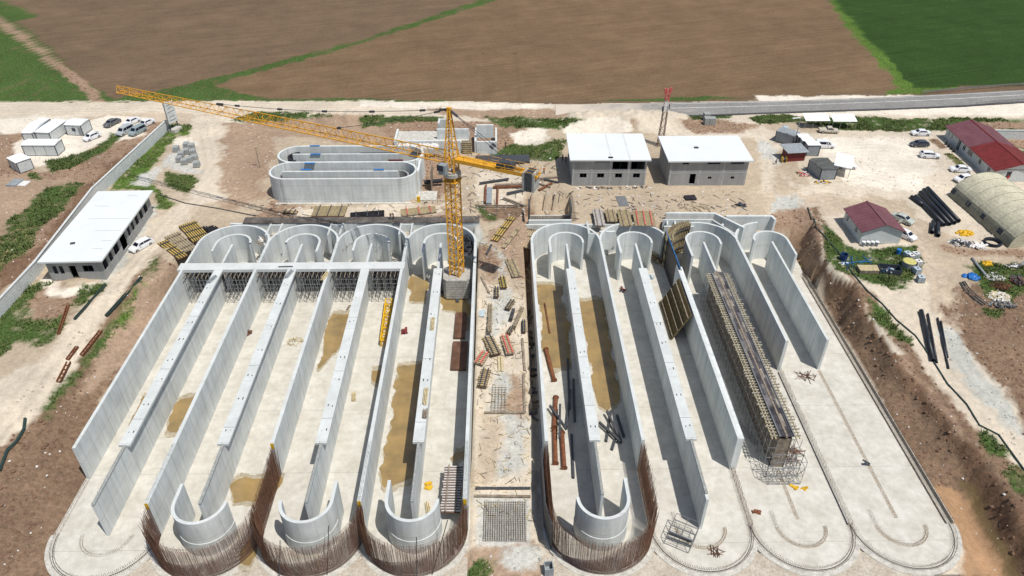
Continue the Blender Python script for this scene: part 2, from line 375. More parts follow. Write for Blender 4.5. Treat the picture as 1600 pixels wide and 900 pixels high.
PAINT = [
 ('field', [(-900,-900),(2500,-900),(2500,172),(-900,172)], 0),
 ('field2', [(320,130),(560,70),(800,-10),(820,-900),(1250,-900),(1290,-5),(1420,145),(1080,152),(850,160),(600,155),(320,150)], 1),
 ('green', [(772,-8),(803,-8),(640,44),(545,74),(410,112),(330,134),(420,154),(640,156),(850,160),(1000,156),(1090,150),(1160,152),(1090,160),(850,167),(600,163),(380,160),(200,164),(175,155),(230,145),(270,136),(390,108),(560,64)], 1),
 ('green', [(-900,-900),(-40,-40),(0,22),(45,50),(150,140),(175,155),(195,164),(-900,168)], 1),
 ('dgreen', [(1282,-30),(1290,-5),(1335,50),(1420,140),(1500,136),(2500,100),(2500,-900),(1200,-900)], .6),
 ('grass', [(1276,-30),(1300,-5),(1345,50),(1395,95),(1428,138),(1500,137),(1430,147),(1380,150),(1405,138),(1368,90),(1320,40)], 1.2),
 ('green', [(0,0),(60,25),(20,35),(-60,20)], 1),
 ('brown', [(-70,0),(-10,22),(30,48),(75,85),(130,122),(165,160),(185,170),(130,170),(143,160),(125,138),(60,85),(0,40),(-70,15)], .8),
 ('field', [(-900,168),(-900,900),(2500,900),(2500,150)], 0),
 ('cream', [(-900,160),(200,160),(380,158),(600,160),(720,158),(880,163),(1050,160),(1600,150),(2500,150),(2500,900),(-900,900)], 0),
 ('dirt', [(-900,240),(30,212),(160,182),(330,176),(430,215),(800,215),(900,190),(1200,205),(1240,300),(1200,350),(-100,900),(-900,900)], 2),
 ('cream', [(-900,160),(230,160),(330,170),(420,178),(640,182),(870,190),(880,178),(760,160),(400,158)], 1),
 ('white', [(560,158),(700,160),(860,162),(870,168),(700,172),(560,168)], 1.2),
 ('red', [(660,168),(760,172),(860,170),(900,175),(870,186),(760,186),(690,178)], 1.3),
 ('white', [(-100,195),(60,180),(120,182),(60,200),(-20,225),(-100,240)], 2),
 ('pinkd', [(160,178),(300,175),(330,200),(340,260),(330,310),(240,400),(160,480),(70,600),(0,700),(-80,760),(-100,700),(0,590),(90,490),(165,420),(235,330),(290,290),(300,250),(280,200)], 1),
 ('cream', [(300,178),(420,190),(350,220),(360,310),(310,320),(235,400),(150,505),(70,612),(-30,715),(-50,690),(60,560),(170,440),(235,345),(300,310),(315,250),(290,205)], 1),
 # left side
 ('brown', [(-100,225),(40,205),(30,240),(60,268),(100,255),(150,225),(200,215),(245,190),(262,188),(250,210),(160,300),(58,412),(0,470),(-100,540)], 1.5),
 ('red', [(-60,270),(50,275),(120,280),(90,310),(40,340),(0,370),(-60,400)], 2),
 ('white', [(20,225),(45,212),(130,195),(170,180),(245,185),(225,210),(180,222),(150,228),(90,252),(45,262),(20,240)], 1),
 ('green', [(75,252),(120,238),(150,232),(175,208),(188,212),(172,232),(140,248),(108,262),(80,268)], 1),
 ('green', [(-10,400),(0,372),(40,325),(60,300),(110,285),(130,295),(105,320),(75,350),(40,385),(10,425),(-20,440)], 1.5),
 ('dry', [(0,378),(35,345),(60,360),(30,395),(5,415),(-10,410)], 1.5),
 ('dark', [(75,375),(105,325),(160,265),(230,215),(240,218),(160,300),(65,405),(0,462),(0,420),(30,400)], 1.5),
 ('green', [(45,268),(60,272),(62,282),(48,280)], 1),
 ('grass', [(170,300),(200,260),(235,225),(262,195),(298,198),(300,210),(275,212),(250,240),(235,262),(215,280),(240,285),(250,300),(275,318),(265,325),(240,325),(240,300),(200,296)], 1),
 ('green', [(252,268),(300,275),(310,282),(295,302),(262,292)], 1),
 ('gravel', [(210,275),(240,265),(275,230),(300,225),(313,240),(315,272),(285,270),(250,262),(232,290),(212,288)], 1.2),
 ('white', [(270,215),(300,212),(308,228),(285,232),(268,225)], 1),
 ('dirt', [(-20,500),(60,420),(80,440),(160,445),(165,470),(110,530),(60,590),(-20,690)], 1),
 ('brown', [(40,450),(80,440),(140,450),(120,480),(90,510),(40,500)], 1.5),
 ('white', [(60,432),(100,450),(150,440),(160,455),(130,470),(85,460),(62,445)], 1.2),
 ('green', [(0,462),(35,455),(60,440),(75,445),(45,470),(30,500),(70,505),(100,490),(105,510),(60,540),(25,530),(0,560),(-30,560)], 1.2),
 ('green', [(115,470),(130,445),(170,440),(165,452),(140,468),(125,485)], 1),
 ('gravel', [(165,420),(215,345),(240,320),(250,330),(225,360),(200,400),(180,432),(160,445)], 1.2),
 ('cream', [(0,590),(60,560),(100,515),(165,455),(210,405),(245,402),(200,450),(150,520),(85,610),(30,680),(-60,760),(-60,640)], 1),
 ('soil', [(252,400),(290,420),(285,440),(240,500),(118,695),(148,755),(80,850),(85,905),(-200,905),(-60,760),(35,670),(90,610),(150,520),(210,440)], .8),
 ('red', [(255,400),(295,425),(250,490),(200,560),(150,610),(110,620),(150,560),(200,480),(235,420)], 1.2),
 ('green', [(60,640),(75,612),(100,590),(130,560),(165,520),(180,500),(178,530),(150,560),(115,590),(90,620),(65,660)], 1.2),
 ('green', [(0,735),(18,700),(42,695),(20,735),(0,760)], 1), ('green', [(235,410),(250,398),(250,415),(232,440)], 1), ('grass', [(175,510),(205,480),(225,440),(232,445),(212,485),(190,520)], 1.6),
 # behind the basins
 ('red', [(340,215),(430,205),(420,260),(410,310),(350,325),(340,260)], 2),
 ('red', [(355,190),(480,186),(520,178),(560,180),(640,200),(620,225),(560,225),(470,215),(350,215)], 1.6),
 ('green', [(360,186),(400,176),(470,176),(520,180),(470,187),(400,190)], 1.2), ('green', [(552,188),(575,181),(650,182),(690,182),(705,190),(640,196),(610,200),(560,200)], 1.2),
 ('brown', [(600,192),(790,188),(830,205),(850,232),(780,236),(610,232)], 1.2),
 ('green', [(755,183),(800,184),(930,186),(915,196),(870,202),(820,200),(780,196)], 1.2), ('green', [(770,240),(800,222),(835,225),(880,215),(880,245),(860,255),(830,250),(780,245)], 1.3),
 ('white', [(800,205),(850,200),(860,215),(835,225),(805,222)], 1.2), ('white', [(875,200),(930,182),(985,185),(1000,200),(960,212),(890,212)], 1.2),
 ('red', [(985,185),(1020,190),(1015,204),(990,200)], 1), ('cream', [(1000,182),(1060,180),(1100,205),(1200,205),(1215,230),(1200,330),(1010,325),(1020,300),(1190,300),(1180,215),(1040,215),(1000,205)], 1.5),
 ('green', [(1075,180),(1140,178),(1140,184),(1080,186)], 1), ('brown', [(1050,185),(1120,186),(1190,195),(1150,208),(1080,206)], 1.5),
 ('dirt', [(720,255),(890,255),(1010,295),(1190,295),(1200,340),(1100,340),(900,310),(740,330)], 2),
 ('brown', [(655,240),(700,240),(720,270),(690,310),(660,300)], 1.5), ('cream', [(740,270),(820,270),(830,310),(800,320),(750,318)], 1.2),
 ('brown', [(400,318),(520,318),(700,318),(730,335),(735,350),(400,350)], 2.5), ('cream', [(450,325),(560,318),(700,320),(700,335),(560,345),(450,340)], 1.8),
 ('soil', [(745,325),(830,322),(840,345),(820,360),(780,340),(755,345)], 1), ('green', [(742,318),(760,328),(775,342),(762,342),(745,330)], .8),
 ('red', [(815,340),(835,340),(840,370),(835,440),(800,430),(780,390),(765,370),(790,350)], 1.5),
 ('grey', [(720,340),(735,336),(745,350),(760,380),(740,390),(728,370)], 1.2), ('grey', [(765,380),(785,400),(790,430),(778,430),(765,400)], 1),
 ('brown', [(735,385),(765,380),(780,425),(770,440),(742,410)], 1.5),
 ('cream', [(742,440),(790,440),(820,460),(822,560),(825,700),(745,700)], 1.8), ('grey', [(768,455),(800,450),(805,500),(780,530),(768,500)], 1.5), ('grey', [(768,585),(792,585),(795,640),(768,640)], 1.2),
 ('red', [(795,590),(820,590),(822,650),(796,645)], 1.5), ('pinkd', [(742,640),(770,645),(775,760),(742,760)], 1.5), ('gravel', [(775,650),(825,650),(830,740),(778,740)], 1.5),
 ('gravel', [(742,775),(830,775),(832,850),(742,850)], .5), ('red', [(735,850),(840,848),(860,905),(700,905)], .8), ('green', [(728,905),(738,878),(762,864),(778,872),(768,895),(758,908)], 1), ('gravel', [(790,850),(838,855),(850,875),(830,895),(800,885)], 1.2),
 # right side
 ('green', [(1165,182),(1230,180),(1310,183),(1400,186),(1600,184),(1700,184),(1700,215),(1480,205),(1350,205),(1300,202),(1240,200),(1180,192)], 1.2),
 ('dirt', [(1180,196),(1250,190),(1300,200),(1240,215)], 1), ('brown', [(1530,190),(1700,190),(1700,206),(1530,203)], 1), ('white', [(1180,150),(1700,150),(1700,180),(1180,180)], 1),
 ('green', [(1550,215),(1700,215),(1700,260),(1590,250)], 1), ('brown', [(1570,218),(1700,218),(1700,235),(1580,232)], 1),
 ('cream', [(1215,205),(1480,206),(1480,290),(1500,400),(1400,340),(1280,310),(1230,290)], 1.5), ('white', [(1290,215),(1420,215),(1470,260),(1440,300),(1330,290),(1290,250)], 2),
 ('soil', [(1452,218),(1464,217),(1482,232),(1470,233)], .3), ('dry', [(1476,240),(1490,241),(1515,263),(1500,262)], .3),
 ('gravel', [(1180,225),(1200,222),(1225,240),(1215,260),(1190,245)], 1.2), ('dirt', [(1215,232),(1230,230),(1270,290),(1240,290),(1215,255)], 1),
 ('pinkd', [(1190,300),(1400,310),(1500,400),(1600,380),(1700,370),(1700,500),(1540,480),(1500,560),(1440,430),(1330,330),(1200,350)], 1.5),
 ('dirt', [(1290,310),(1420,340),(1470,420),(1490,560),(1600,640),(1700,700),(1700,420),(1560,400),(1470,360),(1400,310)], 2),
 ('brown', [(1470,385),(1600,392),(1700,400),(1700,410),(1600,402),(1480,395)], 1), ('soil', [(1500,440),(1600,450),(1700,430),(1700,760),(1600,700),(1560,640),(1545,600),(1500,560),(1480,500)], 2),
 ('grey', [(1205,310),(1240,305),(1255,330),(1240,352),(1215,350),(1200,330)], 1.5),
 ('cream', [(1380,480),(1440,470),(1490,520),(1540,580),(1590,640),(1600,680),(1700,760),(1700,800),(1590,700),(1530,640),(1480,580),(1420,520)], 1.2),
 ('grey', [(1460,510),(1490,520),(1530,580),(1580,640),(1600,690),(1560,660),(1500,590)], 1.4),
 ('dark', [(1205,335),(1262,330),(1282,352),(1284,400),(1300,430),(1345,450),(1352,490),(1412,570),(1470,628),(1518,690),(1535,720),(1610,900),(1560,905),(1500,850),(1440,740),(1330,540),(1240,400),(1210,360)], 0),
 ('soil', [(1240,400),(1262,395),(1280,430),(1320,470),(1350,500),(1390,560),(1440,640),(1500,720),(1560,860),(1560,905),(1500,905),(1500,850),(1440,740),(1330,540)], 1),
 ('brown', [(1205,330),(1255,322),(1275,355),(1280,400),(1262,440),(1235,390)], 1.5), ('brown', [(1400,560),(1440,600),(1490,680),(1510,690),(1540,720),(1560,715),(1590,740),(1545,690),(1480,620),(1420,560)], 1),
 ('soil', [(-200,690),(120,700),(150,757),(90,840),(85,870),(110,915),(-200,915)], .4),
 ('dark', [(1500,690),(1530,700),(1560,705),(1640,770),(1720,860),(1720,960),(1600,960),(1575,880),(1545,800)], .5),
 ('mud', [(1455,755),(1500,765),(1550,830),(1575,905),(1505,905),(1495,850)], .8), ('wet', [(1495,745),(1520,755),(1560,820),(1600,890),(1600,905),(1575,905),(1560,860),(1520,790)], .7),
 ('soil', [(1262,322),(1280,350),(1287,400),(1340,447),(1355,490),(1425,570),(1490,650),(1530,715),(1590,780),(1640,860),(1680,850),(1625,770),(1560,705),(1520,672),(1470,610),(1425,548),(1382,500),(1368,462),(1330,430),(1305,405),(1296,360),(1275,325)], .8),
 ('green', [(1282,345),(1300,360),(1320,380),(1345,390),(1420,380),(1435,395),(1438,415),(1425,440),(1400,453),(1360,442),(1335,430),(1300,420),(1290,395)], .8),
 ('green', [(1355,465),(1372,478),(1395,505),(1425,530),(1418,540),(1385,520),(1362,495)], .8), ('green', [(1525,680),(1545,678),(1570,700),(1572,715),(1545,712),(1528,698)], .8), ('green', [(1578,728),(1600,730),(1700,800),(1700,830),(1590,770)], .8),
 ('cream', [(1325,375),(1345,384),(1420,384),(1425,375),(1405,380),(1345,378)], .5),
 ('green', [(1510,415),(1530,408),(1600,412),(1700,420),(1700,470),(1600,460),(1560,470),(1530,460),(1515,440)], 1.3), ('green', [(1538,480),(1560,482),(1562,498),(1540,494)], 1),
]
TRK = [[(0,700),(60,612),(150,505),(235,400),(310,315),(345,255),(330,205),(280,180)], [(10,715),(75,618),(165,508),(248,402),(330,320),(400,300)], [(-20,172),(200,168),(400,170),(620,172),(860,176)], [(-20,180),(200,176),(420,182),(640,180),(860,182)],
 [(1030,190),(1060,215),(1190,215),(1230,300),(1400,330),(1470,430),(1500,540),(1600,640)], [(1210,290),(1300,300),(1420,335),(1500,400),(1600,395)], [(1470,390),(1530,398),(1620,402)], [(1290,240),(1380,235),(1440,250)], [(1250,290),(1330,270),(1450,290),(1480,290)], [(740,330),(900,312),(1100,318),(1220,305)], [(410,330),(560,322),(720,325),(800,312)],
 [(0,35),(50,68),(120,125),(165,165)], [(300,300),(260,300),(200,290),(160,300)], [(765,330),(775,420),(770,520),(778,640),(785,760)], [(360,240),(420,215),(600,222),(780,215)]]
def ruts(x, y):
    f = np.ones(x.shape); wob = fbm(x, y, 6, 12)*2.2
    for path in TRK:
        P = [W(u, v, G) for u, v in path]; dm = np.full(x.shape, 99.0)
        for a, b in zip(P[:-1], P[1:]):
            k = (x > min(a.x, b.x)-6) & (x < max(a.x, b.x)+6) & (y > min(a.y, b.y)-6) & (y < max(a.y, b.y)+6)
            if not k.any(): continue
            d = b-a; t = np.clip(((x[k]-a.x)*d.x+(y[k]-a.y)*d.y)/d.length_squared, 0, 1); q = np.hypot(x[k]-a.x-t*d.x, y[k]-a.y-t*d.y)
            s = np.sign((x[k]-a.x)*d.y-(y[k]-a.y)*d.x); dm[k] = np.where(q < np.abs(dm[k]), q*s, dm[k])
        dm = dm+wob
        for o in (-3.1, -1.4, .5, 2.1): f -= .10*np.exp(-((dm-o)/.35)**2)
        f += .05*np.exp(-(dm/3.5)**2)
    return f
def paint(x, y, z):
    a = paint1(x, y, z, 0); b = paint1(x, y, z, 100); c = paint1(x, y, z, 200)
    col = (a[0]+b[0]+c[0])/3; kd = (a[1]+b[1]+c[1])/3
    t = fbm(x, y, 14, 91)[..., None]; s = fbm(x, y, 3.0, 93)[..., None]
    pl = (1-kd[..., :1])*(1-kd[..., 1:2])
    return col*(1+.22*t+.16*s)*(1+(ruts(x, y)[..., None]-1)*pl), kd
def paint1(x, y, z, sd):
    jx = fbm(x, y, 5, 41)*3.0+fbm(x, y, 1.6, 55+sd)*2.6; jy = fbm(x, y, 5, 71)*3.0+fbm(x, y, 1.6, 85+sd)*2.6
    col = np.zeros(x.shape+(3,)); kd = np.zeros(x.shape+(3,))
    cache = {}
    for name, poly, j in PAINT:
        if j not in cache: cache[j] = PIX(x+jx*j, y+jy*j, z)
        u, v = cache[j]; k = inpoly(u, v, poly); c = K[name]
        if name in ('green', 'grass', 'dry') and j > .5:
            k = k & (fbm(x, y, 2.2, 5+sd, 4) > -.20)
        col[k] = c[0]; kd[k] = c[1:]
    return col, kd
def terrain(name, xs, ys, hole=None):
    X, Y = np.meshgrid(xs, ys); Z = tz(X, Y)
    nx, ny = len(xs), len(ys)
    co = np.stack([X, Y, Z], -1).reshape(-1, 3); I = np.arange(nx*ny).reshape(ny, nx)
    q = np.stack([I[:-1,:-1], I[:-1,1:], I[1:,1:], I[1:,:-1]], -1).reshape(-1, 4)
    if hole:
        cx = co[q].mean(1); k = ~((cx[:,0] > hole[0]) & (cx[:,0] < hole[1]) & (cx[:,1] > hole[2]) & (cx[:,1] < hole[3])); q = q[k]
    me = bpy.data.meshes.new(name); me.vertices.add(len(co)); me.vertices.foreach_set('co', co.ravel())
    me.loops.add(q.size); me.polygons.add(len(q)); me.loops.foreach_set('vertex_index', q.ravel().astype(np.int32))
    me.polygons.foreach_set('loop_start', np.arange(0, q.size, 4, dtype=np.int32)); me.polygons.foreach_set('loop_total', np.full(len(q), 4, np.int32))
    me.update()
    col, kd = paint(X, Y, Z)
    for nm, a in (('Col', col), ('Kind', kd)):
        at = me.attributes.new(nm, 'FLOAT_COLOR', 'POINT'); b = np.ones((nx*ny, 4)); b[:, :3] = a.reshape(-1, 3)
        at.data.foreach_set('color', b.ravel().astype(np.float32))
    me.materials.append(M['ground']); me.shade_smooth()
    o = bpy.data.objects.new(name, me); C.objects.link(o); struct(o)
    return X, Y, Z, col, kd
N0 = (-132, 132, 30, 232)
near = terrain('ground', *grid(*N0, .5))
terrain('far_fields', *grid(-460, 460, 0, 520, 2.0), hole=N0)
mb = MB(); 
for a in ((-6000,-460,-2000,7000),(460,6000,-2000,7000),(-460,460,520,7000),(-460,460,-2000,0)):
    mb.add([(a[0],a[2],G-.02),(a[1],a[2],G-.02),(a[1],a[3],G-.02),(a[0],a[3],G-.02)], [(0,1,2,3)])
M['farsoil'] = mat('distant_farmland', (.13,.12,.06), .95, .4, .01, space='World', col2=(.06,.09,.03))
struct(mb.build('distant_farmland', M['farsoil']))
def gz(x, y): return float(tz(np.array([x]), np.array([y]))[0])
def GP(u, v, it=7):
    z = G
    for _ in range(it):
        p = W(u, v, z); z2 = gz(p.x, p.y)
        z = z*.4+z2*.6
    p = W(u, v, z2); p.z = gz(p.x, p.y); return p
# paved road along the top right, its lines and its dark verge
def road_strip(name, a, b, z, m, kind=True):
    """a, b: two lists of pixels, the far and the near edge"""
    A = [W(u, v, z) for u, v in a]; B = [W(u, v, z) for u, v in b]; mb = MB()
    n = len(A); mb.add(A+B, [(n+i, n+i+1, i+1, i) for i in range(n-1)]); o = mb.build(name, m)
    if kind: struct(o)
    return o
M['asphalt'] = mat('worn_asphalt', (.24,.235,.225), .9, .10, .15, fine=2, space='World')
M['asphalt_d'] = mat('dark_asphalt', (.075,.075,.08), .9, .2, .5, fine=3, space='World')
M['paint'] = mat('road_paint', (.62,.62,.60), .8, .2, 1, space='World')
xs_ = [868,950,1050,1200,1300,1400,1500,1600,1750]
ft = [165,162.5,160.5,158,155,151,146,140.5,132]; nb = [181,183,181,175.5,172,169,164.5,158.5,149]
road_strip('asphalt_road', list(zip(xs_,ft)), list(zip(xs_,nb)), G+.16, M['asphalt'])
ma = M['asphalt'].node_tree; gN = ma.nodes.new('ShaderNodeNewGeometry'); sx_ = ma.nodes.new('ShaderNodeSeparateXYZ'); ma.links.new(gN.outputs['Position'], sx_.inputs[0])
nz = ma.nodes.new('ShaderNodeTexNoise'); nz.inputs['Scale'].default_value = .25; nz.inputs['Detail'].default_value = 6; ma.links.new(gN.outputs['Position'], nz.inputs[0])
ad = ma.nodes.new('ShaderNodeMath'); ad.operation = 'MULTIPLY_ADD'; ma.links.new(nz.outputs[0], ad.inputs[0]); ad.inputs[1].default_value = 40; ma.links.new(sx_.outputs[0], ad.inputs[2])
mr = ma.nodes.new('ShaderNodeMapRange'); mr.inputs[1].default_value = W(900,172).x+20; mr.inputs[2].default_value = W(1060,172).x+20; ma.links.new(ad.outputs[0], mr.inputs[0])
mm = ma.nodes.new('ShaderNodeMix'); mm.data_type = 'RGBA'; bs_ = ma.nodes['Principled BSDF']; src_ = bs_.inputs['Base Color'].links[0].from_socket
ma.links.new(mr.outputs[0], mm.inputs[0]); mm.inputs[6].default_value = (.54,.475,.395,1); ma.links.new(src_, mm.inputs[7]); ma.links.new(mm.outputs[2], bs_.inputs['Base Color'])
def mix_(k): return [f*(1-k)+n*k for f, n in zip(ft, nb)]
road_strip('road_line', list(zip(xs_,mix_(.40)))[2:], list(zip(xs_,mix_(.43)))[2:], G+.17, M['paint'])
road_strip('road_line', list(zip(xs_,mix_(.06)))[2:], list(zip(xs_,mix_(.085)))[2:], G+.17, M['paint'])
road_strip('road_shoulder', list(zip(xs_,[q+.1 for q in nb]))[1:], list(zip(xs_,[q+2.0 for q in nb]))[1:], G+.155, M['asphalt_d'])
# ------------------------------------------------------------------ the two basins
HW = 6.3; P_ = 6.605
LX = [-57.45+P_*k for k in range(9)]; RX = [6.2+P_*k for k in range(9)]
YC = 119.8; YF = 59.5
def wy(x, y0, y1, z1, t=.46, z0=0): return MB().box(x-t/2, x+t/2, y0, y1, z0, z1)
def half_disc(cx, cy, r, z0, z1, n=40, a0=180, a1=360):
    return MB().prism([(cx+r*math.cos(math.radians(a0+(a1-a0)*i/n)), cy+r*math.sin(math.radians(a0+(a1-a0)*i/n))) for i in range(n+1)], z0, z1)
def basin(X, label, fronts, side):
    t = thing('concrete_basin', label, 'basin', (X[4], 90, 0))
    xl, xr = X[0]-.5, X[8]+.5
    mb = MB().box(xl, xr, YF, 127.5, -.3, 0)
    for i in range(4):
        m2 = half_disc(X[2*i+1], YF, P_-.01, -.3, -.001-.001*i); mb.add(m2.v, m2.f)
    mb.build('floor_slab', M['floor'], t, world=True)
    mb = MB()
    for i in range(4): mb.arc(X[2*i+1], YF, P_+.42, .85, 180, 360, -.3, -.02-.012*(i % 2), 44)
    mb.build('slab_edge', M['kerb'], t, world=True)
    return t
def kerb_line(mb, cx, r, a0=180, a1=360, z=.10, t=.12): mb.arc(cx, YF, r, t, a0, a1, 0, z, 40)
def front_guide(t, x, yl, yr):
    g = MB(); r = 3.2; th = .42
    A = [math.radians(180+180*i/30) for i in range(31)]; cy = 59.55
    L_ = [(x-r-th/2, yl), (x-r-th/2, cy+.01)] if yl > cy else []
    inn = [(x+(r-th/2)*math.cos(a), cy+(r-th/2)*math.sin(a)) for a in A]; out = [(x+(r+th/2)*math.cos(a), cy+(r+th/2)*math.sin(a)) for a in A]
    inn = [(x-r+th/2, yl)]+inn+[(x+r-th/2, yr)]; out = [(x-r-th/2, yl)]+out+[(x+r+th/2, yr)]
    g.strip(out, inn, 0, HW-.02)
    o = g.build('guide_wall', M['wall'], t, world=True, fix=True)
    MB().strip(out, inn, HW-.018, HW+.015).build('wall_top', M['cap'], o, world=True, fix=True)
    g = MB(); o1 = [(x+(r+th/2+.07)*math.cos(a), cy+(r+th/2+.07)*math.sin(a)) for a in A]; o2 = [(x+(r+th/2)*math.cos(a), cy+(r+th/2)*math.sin(a)) for a in A]
    g.strip(o1, o2, 0, 2.45); g.build('lower_lift', M['wall'], o, world=True, fix=True)
    return o
def back_guide(t, x, yl, yr):
    g = MB(); r = 3.2; th = .42; A = [math.radians(180-180*i/30) for i in range(31)]
    inn = [(x-r+th/2, yl)]+[(x+(r-th/2)*math.cos(a), YC+(r-th/2)*math.sin(a)) for a in A]+[(x+r-th/2, yr)]
    out = [(x-r-th/2, yl)]+[(x+(r+th/2)*math.cos(a), YC+(r+th/2)*math.sin(a)) for a in A]+[(x+r+th/2, yr)]
    g.strip(out, inn, 0, HW-.02); o = g.build('guide_wall', M['wall'], t, world=True, fix=True)
    MB().strip(out, inn, HW-.018, HW+.015).build('wall_top', M['cap'], o, world=True, fix=True); return o
def lane_wall(t, name, x, y0, y1, capped=None, z1=HW-.015, th=.46):
    o = wy(x, y0, y1, (z1 if not capped else HW-.34), th).build(name, M['wall'], t, world=True)
    if capped:
        c0, c1, wd = capped
        cp_ = MB().box(x-wd/2, x+wd/2, c0, c1, HW-.338, HW+.03).build('walkway_cap', M['cap'], o, world=True)
        hm = MB(); yy = c0+2.5
        while yy < c1-1:
            for sx_ in (-.3, .32): hm.tube((x+sx_, yy+random.uniform(-.3,.3), HW+.031), (x+sx_, yy+random.uniform(-.3,.3), HW+.035), .07, 7)
            yy += random.uniform(4, 6.5)
        for k_ in range(int((c1-c0)/11)): y_ = c0+5+k_*11+random.uniform(-2,2); hm.box(x-wd/2, x+wd/2, y_, y_+.05, HW+.031, HW+.034)
        struct(hm.build('joints_and_holes', M['hole'], o, world=True), 'stuff')
    return o
def topstrip(o, x, y0, y1, th=.46, z=HW-.015):
    """the trowelled pale top of a wall"""
    MB().box(x-th/2+.01, x+th/2-.01, y0+.01, y1-.01, z, z+.03).build('wall_top', M['cap'], o, world=True)
def stubs(name, parent, pts, h=.9, rows=(0,), wd=.035, m='rebar_grey', z=0, jit=.05):
    h *= .8; wd *= .85
    mb = MB()
    for (x, y, nx, ny) in pts:
        for r in rows:
            a = Vector((x+nx*r, y+ny*r, z)); hh = h*(1+random.uniform(-.15,.15))
            mb.tri(a, a+Vector((random.gauss(0,jit)*.7, random.gauss(0,jit)*.7, hh)), wd)
    return struct(mb.build(name, M[m], parent, world=True), 'stuff')
def line_pts(x0, y0, x1, y1, st=.3):
    n = max(2, int(math.hypot(x1-x0, y1-y0)/st)); d = math.hypot(x1-x0, y1-y0); nx, ny = -(y1-y0)/d, (x1-x0)/d
    return [(x0+(x1-x0)*i/n, y0+(y1-y0)*i/n, nx, ny) for i in range(n+1)]
def arc_pts(cx, cy, r, a0, a1, st=.3):
    n = int(abs(math.radians(a1-a0))*r/st)
    return [(cx+r*math.cos(math.radians(a0+(a1-a0)*i/n)), cy+r*math.sin(math.radians(a0+(a1-a0)*i/n)), math.cos(math.radians(a0+(a1-a0)*i/n)), math.sin(math.radians(a0+(a1-a0)*i/n))) for i in range(n+1)]
# ---- left basin
LB = basin(LX, 'grey concrete basin of long parallel channels left of the central strip, with a crossing beam', (2,4,6,8), 0)
o = lane_wall(LB, 'outer_wall', LX[0], 68.6, YC); topstrip(o, LX[0], 68.6, YC)
for k in (1, 3, 5, 7):
    lane_wall(LB, 'baffle_wall', LX[k], 59.3, 110.79, (69, 110.78 if k < 7 else 110.78, 1.55), th=.36)
    o = lane_wall(LB, 'baffle_wall', LX[k], 113.01 if k < 7 else 110.8, 119.4, th=.42); topstrip(o, LX[k], 113.55 if k < 7 else 110.85, 119.4, .42)
    mb = wy(LX[k], 59.3, 68.98, HW-.04, .36, HW-.34); mb.build('wall_top', M['stone'], LB, world=True)
for k, y0 in ((2, 59.3), (4, 69), (6, 59.3), (8, 59.4)):
    o = lane_wall(LB, 'divider_wall' if k < 8 else 'outer_wall', LX[k], y0, YC, th=.52); topstrip(o, LX[k], max(69, y0), YC if k > 6 else 110.7, .52)
for i in range(4):
    x = LX[2*i+1]
    ce = MB().arc(x, YC, P_, .46, 0.5, 179.5, 0, HW+.002*i, 44).build('curved_end_wall', M['wall'], LB, world=True, fix=True)
    MB().arc(x, YC, P_, .44, 0.8, 179.2, HW+.003+.002*i, HW+.03+.003*i, 44).build('wall_top', M['cap'], ce, world=True, fix=True)
    yl, yr = [(117.1, 119.9), (119.9, 116.7), (117.0, 119.9), (116.0, 119.9)][i]
    back_guide(LB, x, yl, yr)
for i, (yl, yr) in ((1, (62.4, 59.56)), (2, (59.56, 62.6)), (3, (62.6, 59.56))): front_guide(LB, LX[2*i+1], yl, yr)
MB().box(LX[0]-.9, LX[6]+.45, 110.8, 113.0, HW-.55, HW+.04).build('cross_beam', M['cap'], LB, world=True)
MB().box(LX[0]-.5, LX[6]+.4, 113.0, 113.5, HW-.6, HW-.25).build('cross_beam_ledge', M['timber_old'], LB, world=True)
def infill(X, i, t, z=4.7, m='dirtfill'):
    x0, x1 = X[2*i+1], X[2*i+3]; R_ = P_+.24
    p = [(x0+R_*math.cos(math.radians(a)), YC+R_*math.sin(math.radians(a))) for a in range(4, 80, 6)]
    q = [(x1-R_*math.cos(math.radians(a)), YC+R_*math.sin(math.radians(a))) for a in range(4, 80, 6)]
    MB().prism(p+[(p[-1][0], 127.2), (q[-1][0], 127.2)]+q[::-1], 0, z).build('back_filling', M['blind'], t, world=True, fix=True)
for i in range(3): infill(LX, i, LB, 4.6 if i != 1 else 3.4); infill(RX, i, LB, 0) if False else None
for i, (k, xo) in enumerate(((2, 0), (4, -1.2), (6, -.6))):       # small inlet boxes between the curved ends
    x = LX[k]+xo; b = MB()
    b.box(x-1.3, x-.95, 122.6, 127.0, 2, HW+.05); b.box(x+.95, x+1.3, 122.6, 127.0, 2, HW+.05); b.box(x-.95, x+.95, 126.2, 126.6, 2, HW+.04)
    b.build('inlet_box', M['wall'], LB, world=True)
MB().box(LX[0]+4, LX[8]+.6, 127.0, 127.45, 0, HW-.05).build('back_wall', M['wall'], LB, world=True)
# the outer wall of the left basin's last bay is dark formwork near the crane
# ---- right basin
RB = basin(RX, 'grey concrete basin right of the central strip, its right end still bare floor', (1,), 1)
o = lane_wall(RB, 'outer_wall', RX[0], 69, YC, th=.5); topstrip(o, RX[0], 69, YC, .5)
for k in (1, 3):
    lane_wall(RB, 'baffle_wall', RX[k], 59.2 if k == 3 else 60.0, 110.4, (69, 110.4, 1.5), th=.36)
    o = lane_wall(RB, 'baffle_wall', RX[k], 110.41, 118.8, th=.42); topstrip(o, RX[k], 110.42, 118.8, .42)
    wy(RX[k], 60.02, 68.98, HW-.04, .36, HW-.34).build('wall_top', M['stone'], RB, world=True)
o = lane_wall(RB, 'divider_wall', RX[2], 69, YC, th=.5); topstrip(o, RX[2], 69, YC, .5)
o = lane_wall(RB, 'divider_wall', RX[4], 69, 111.5, th=.5); topstrip(o, RX[4], 69, 111.5, .5)
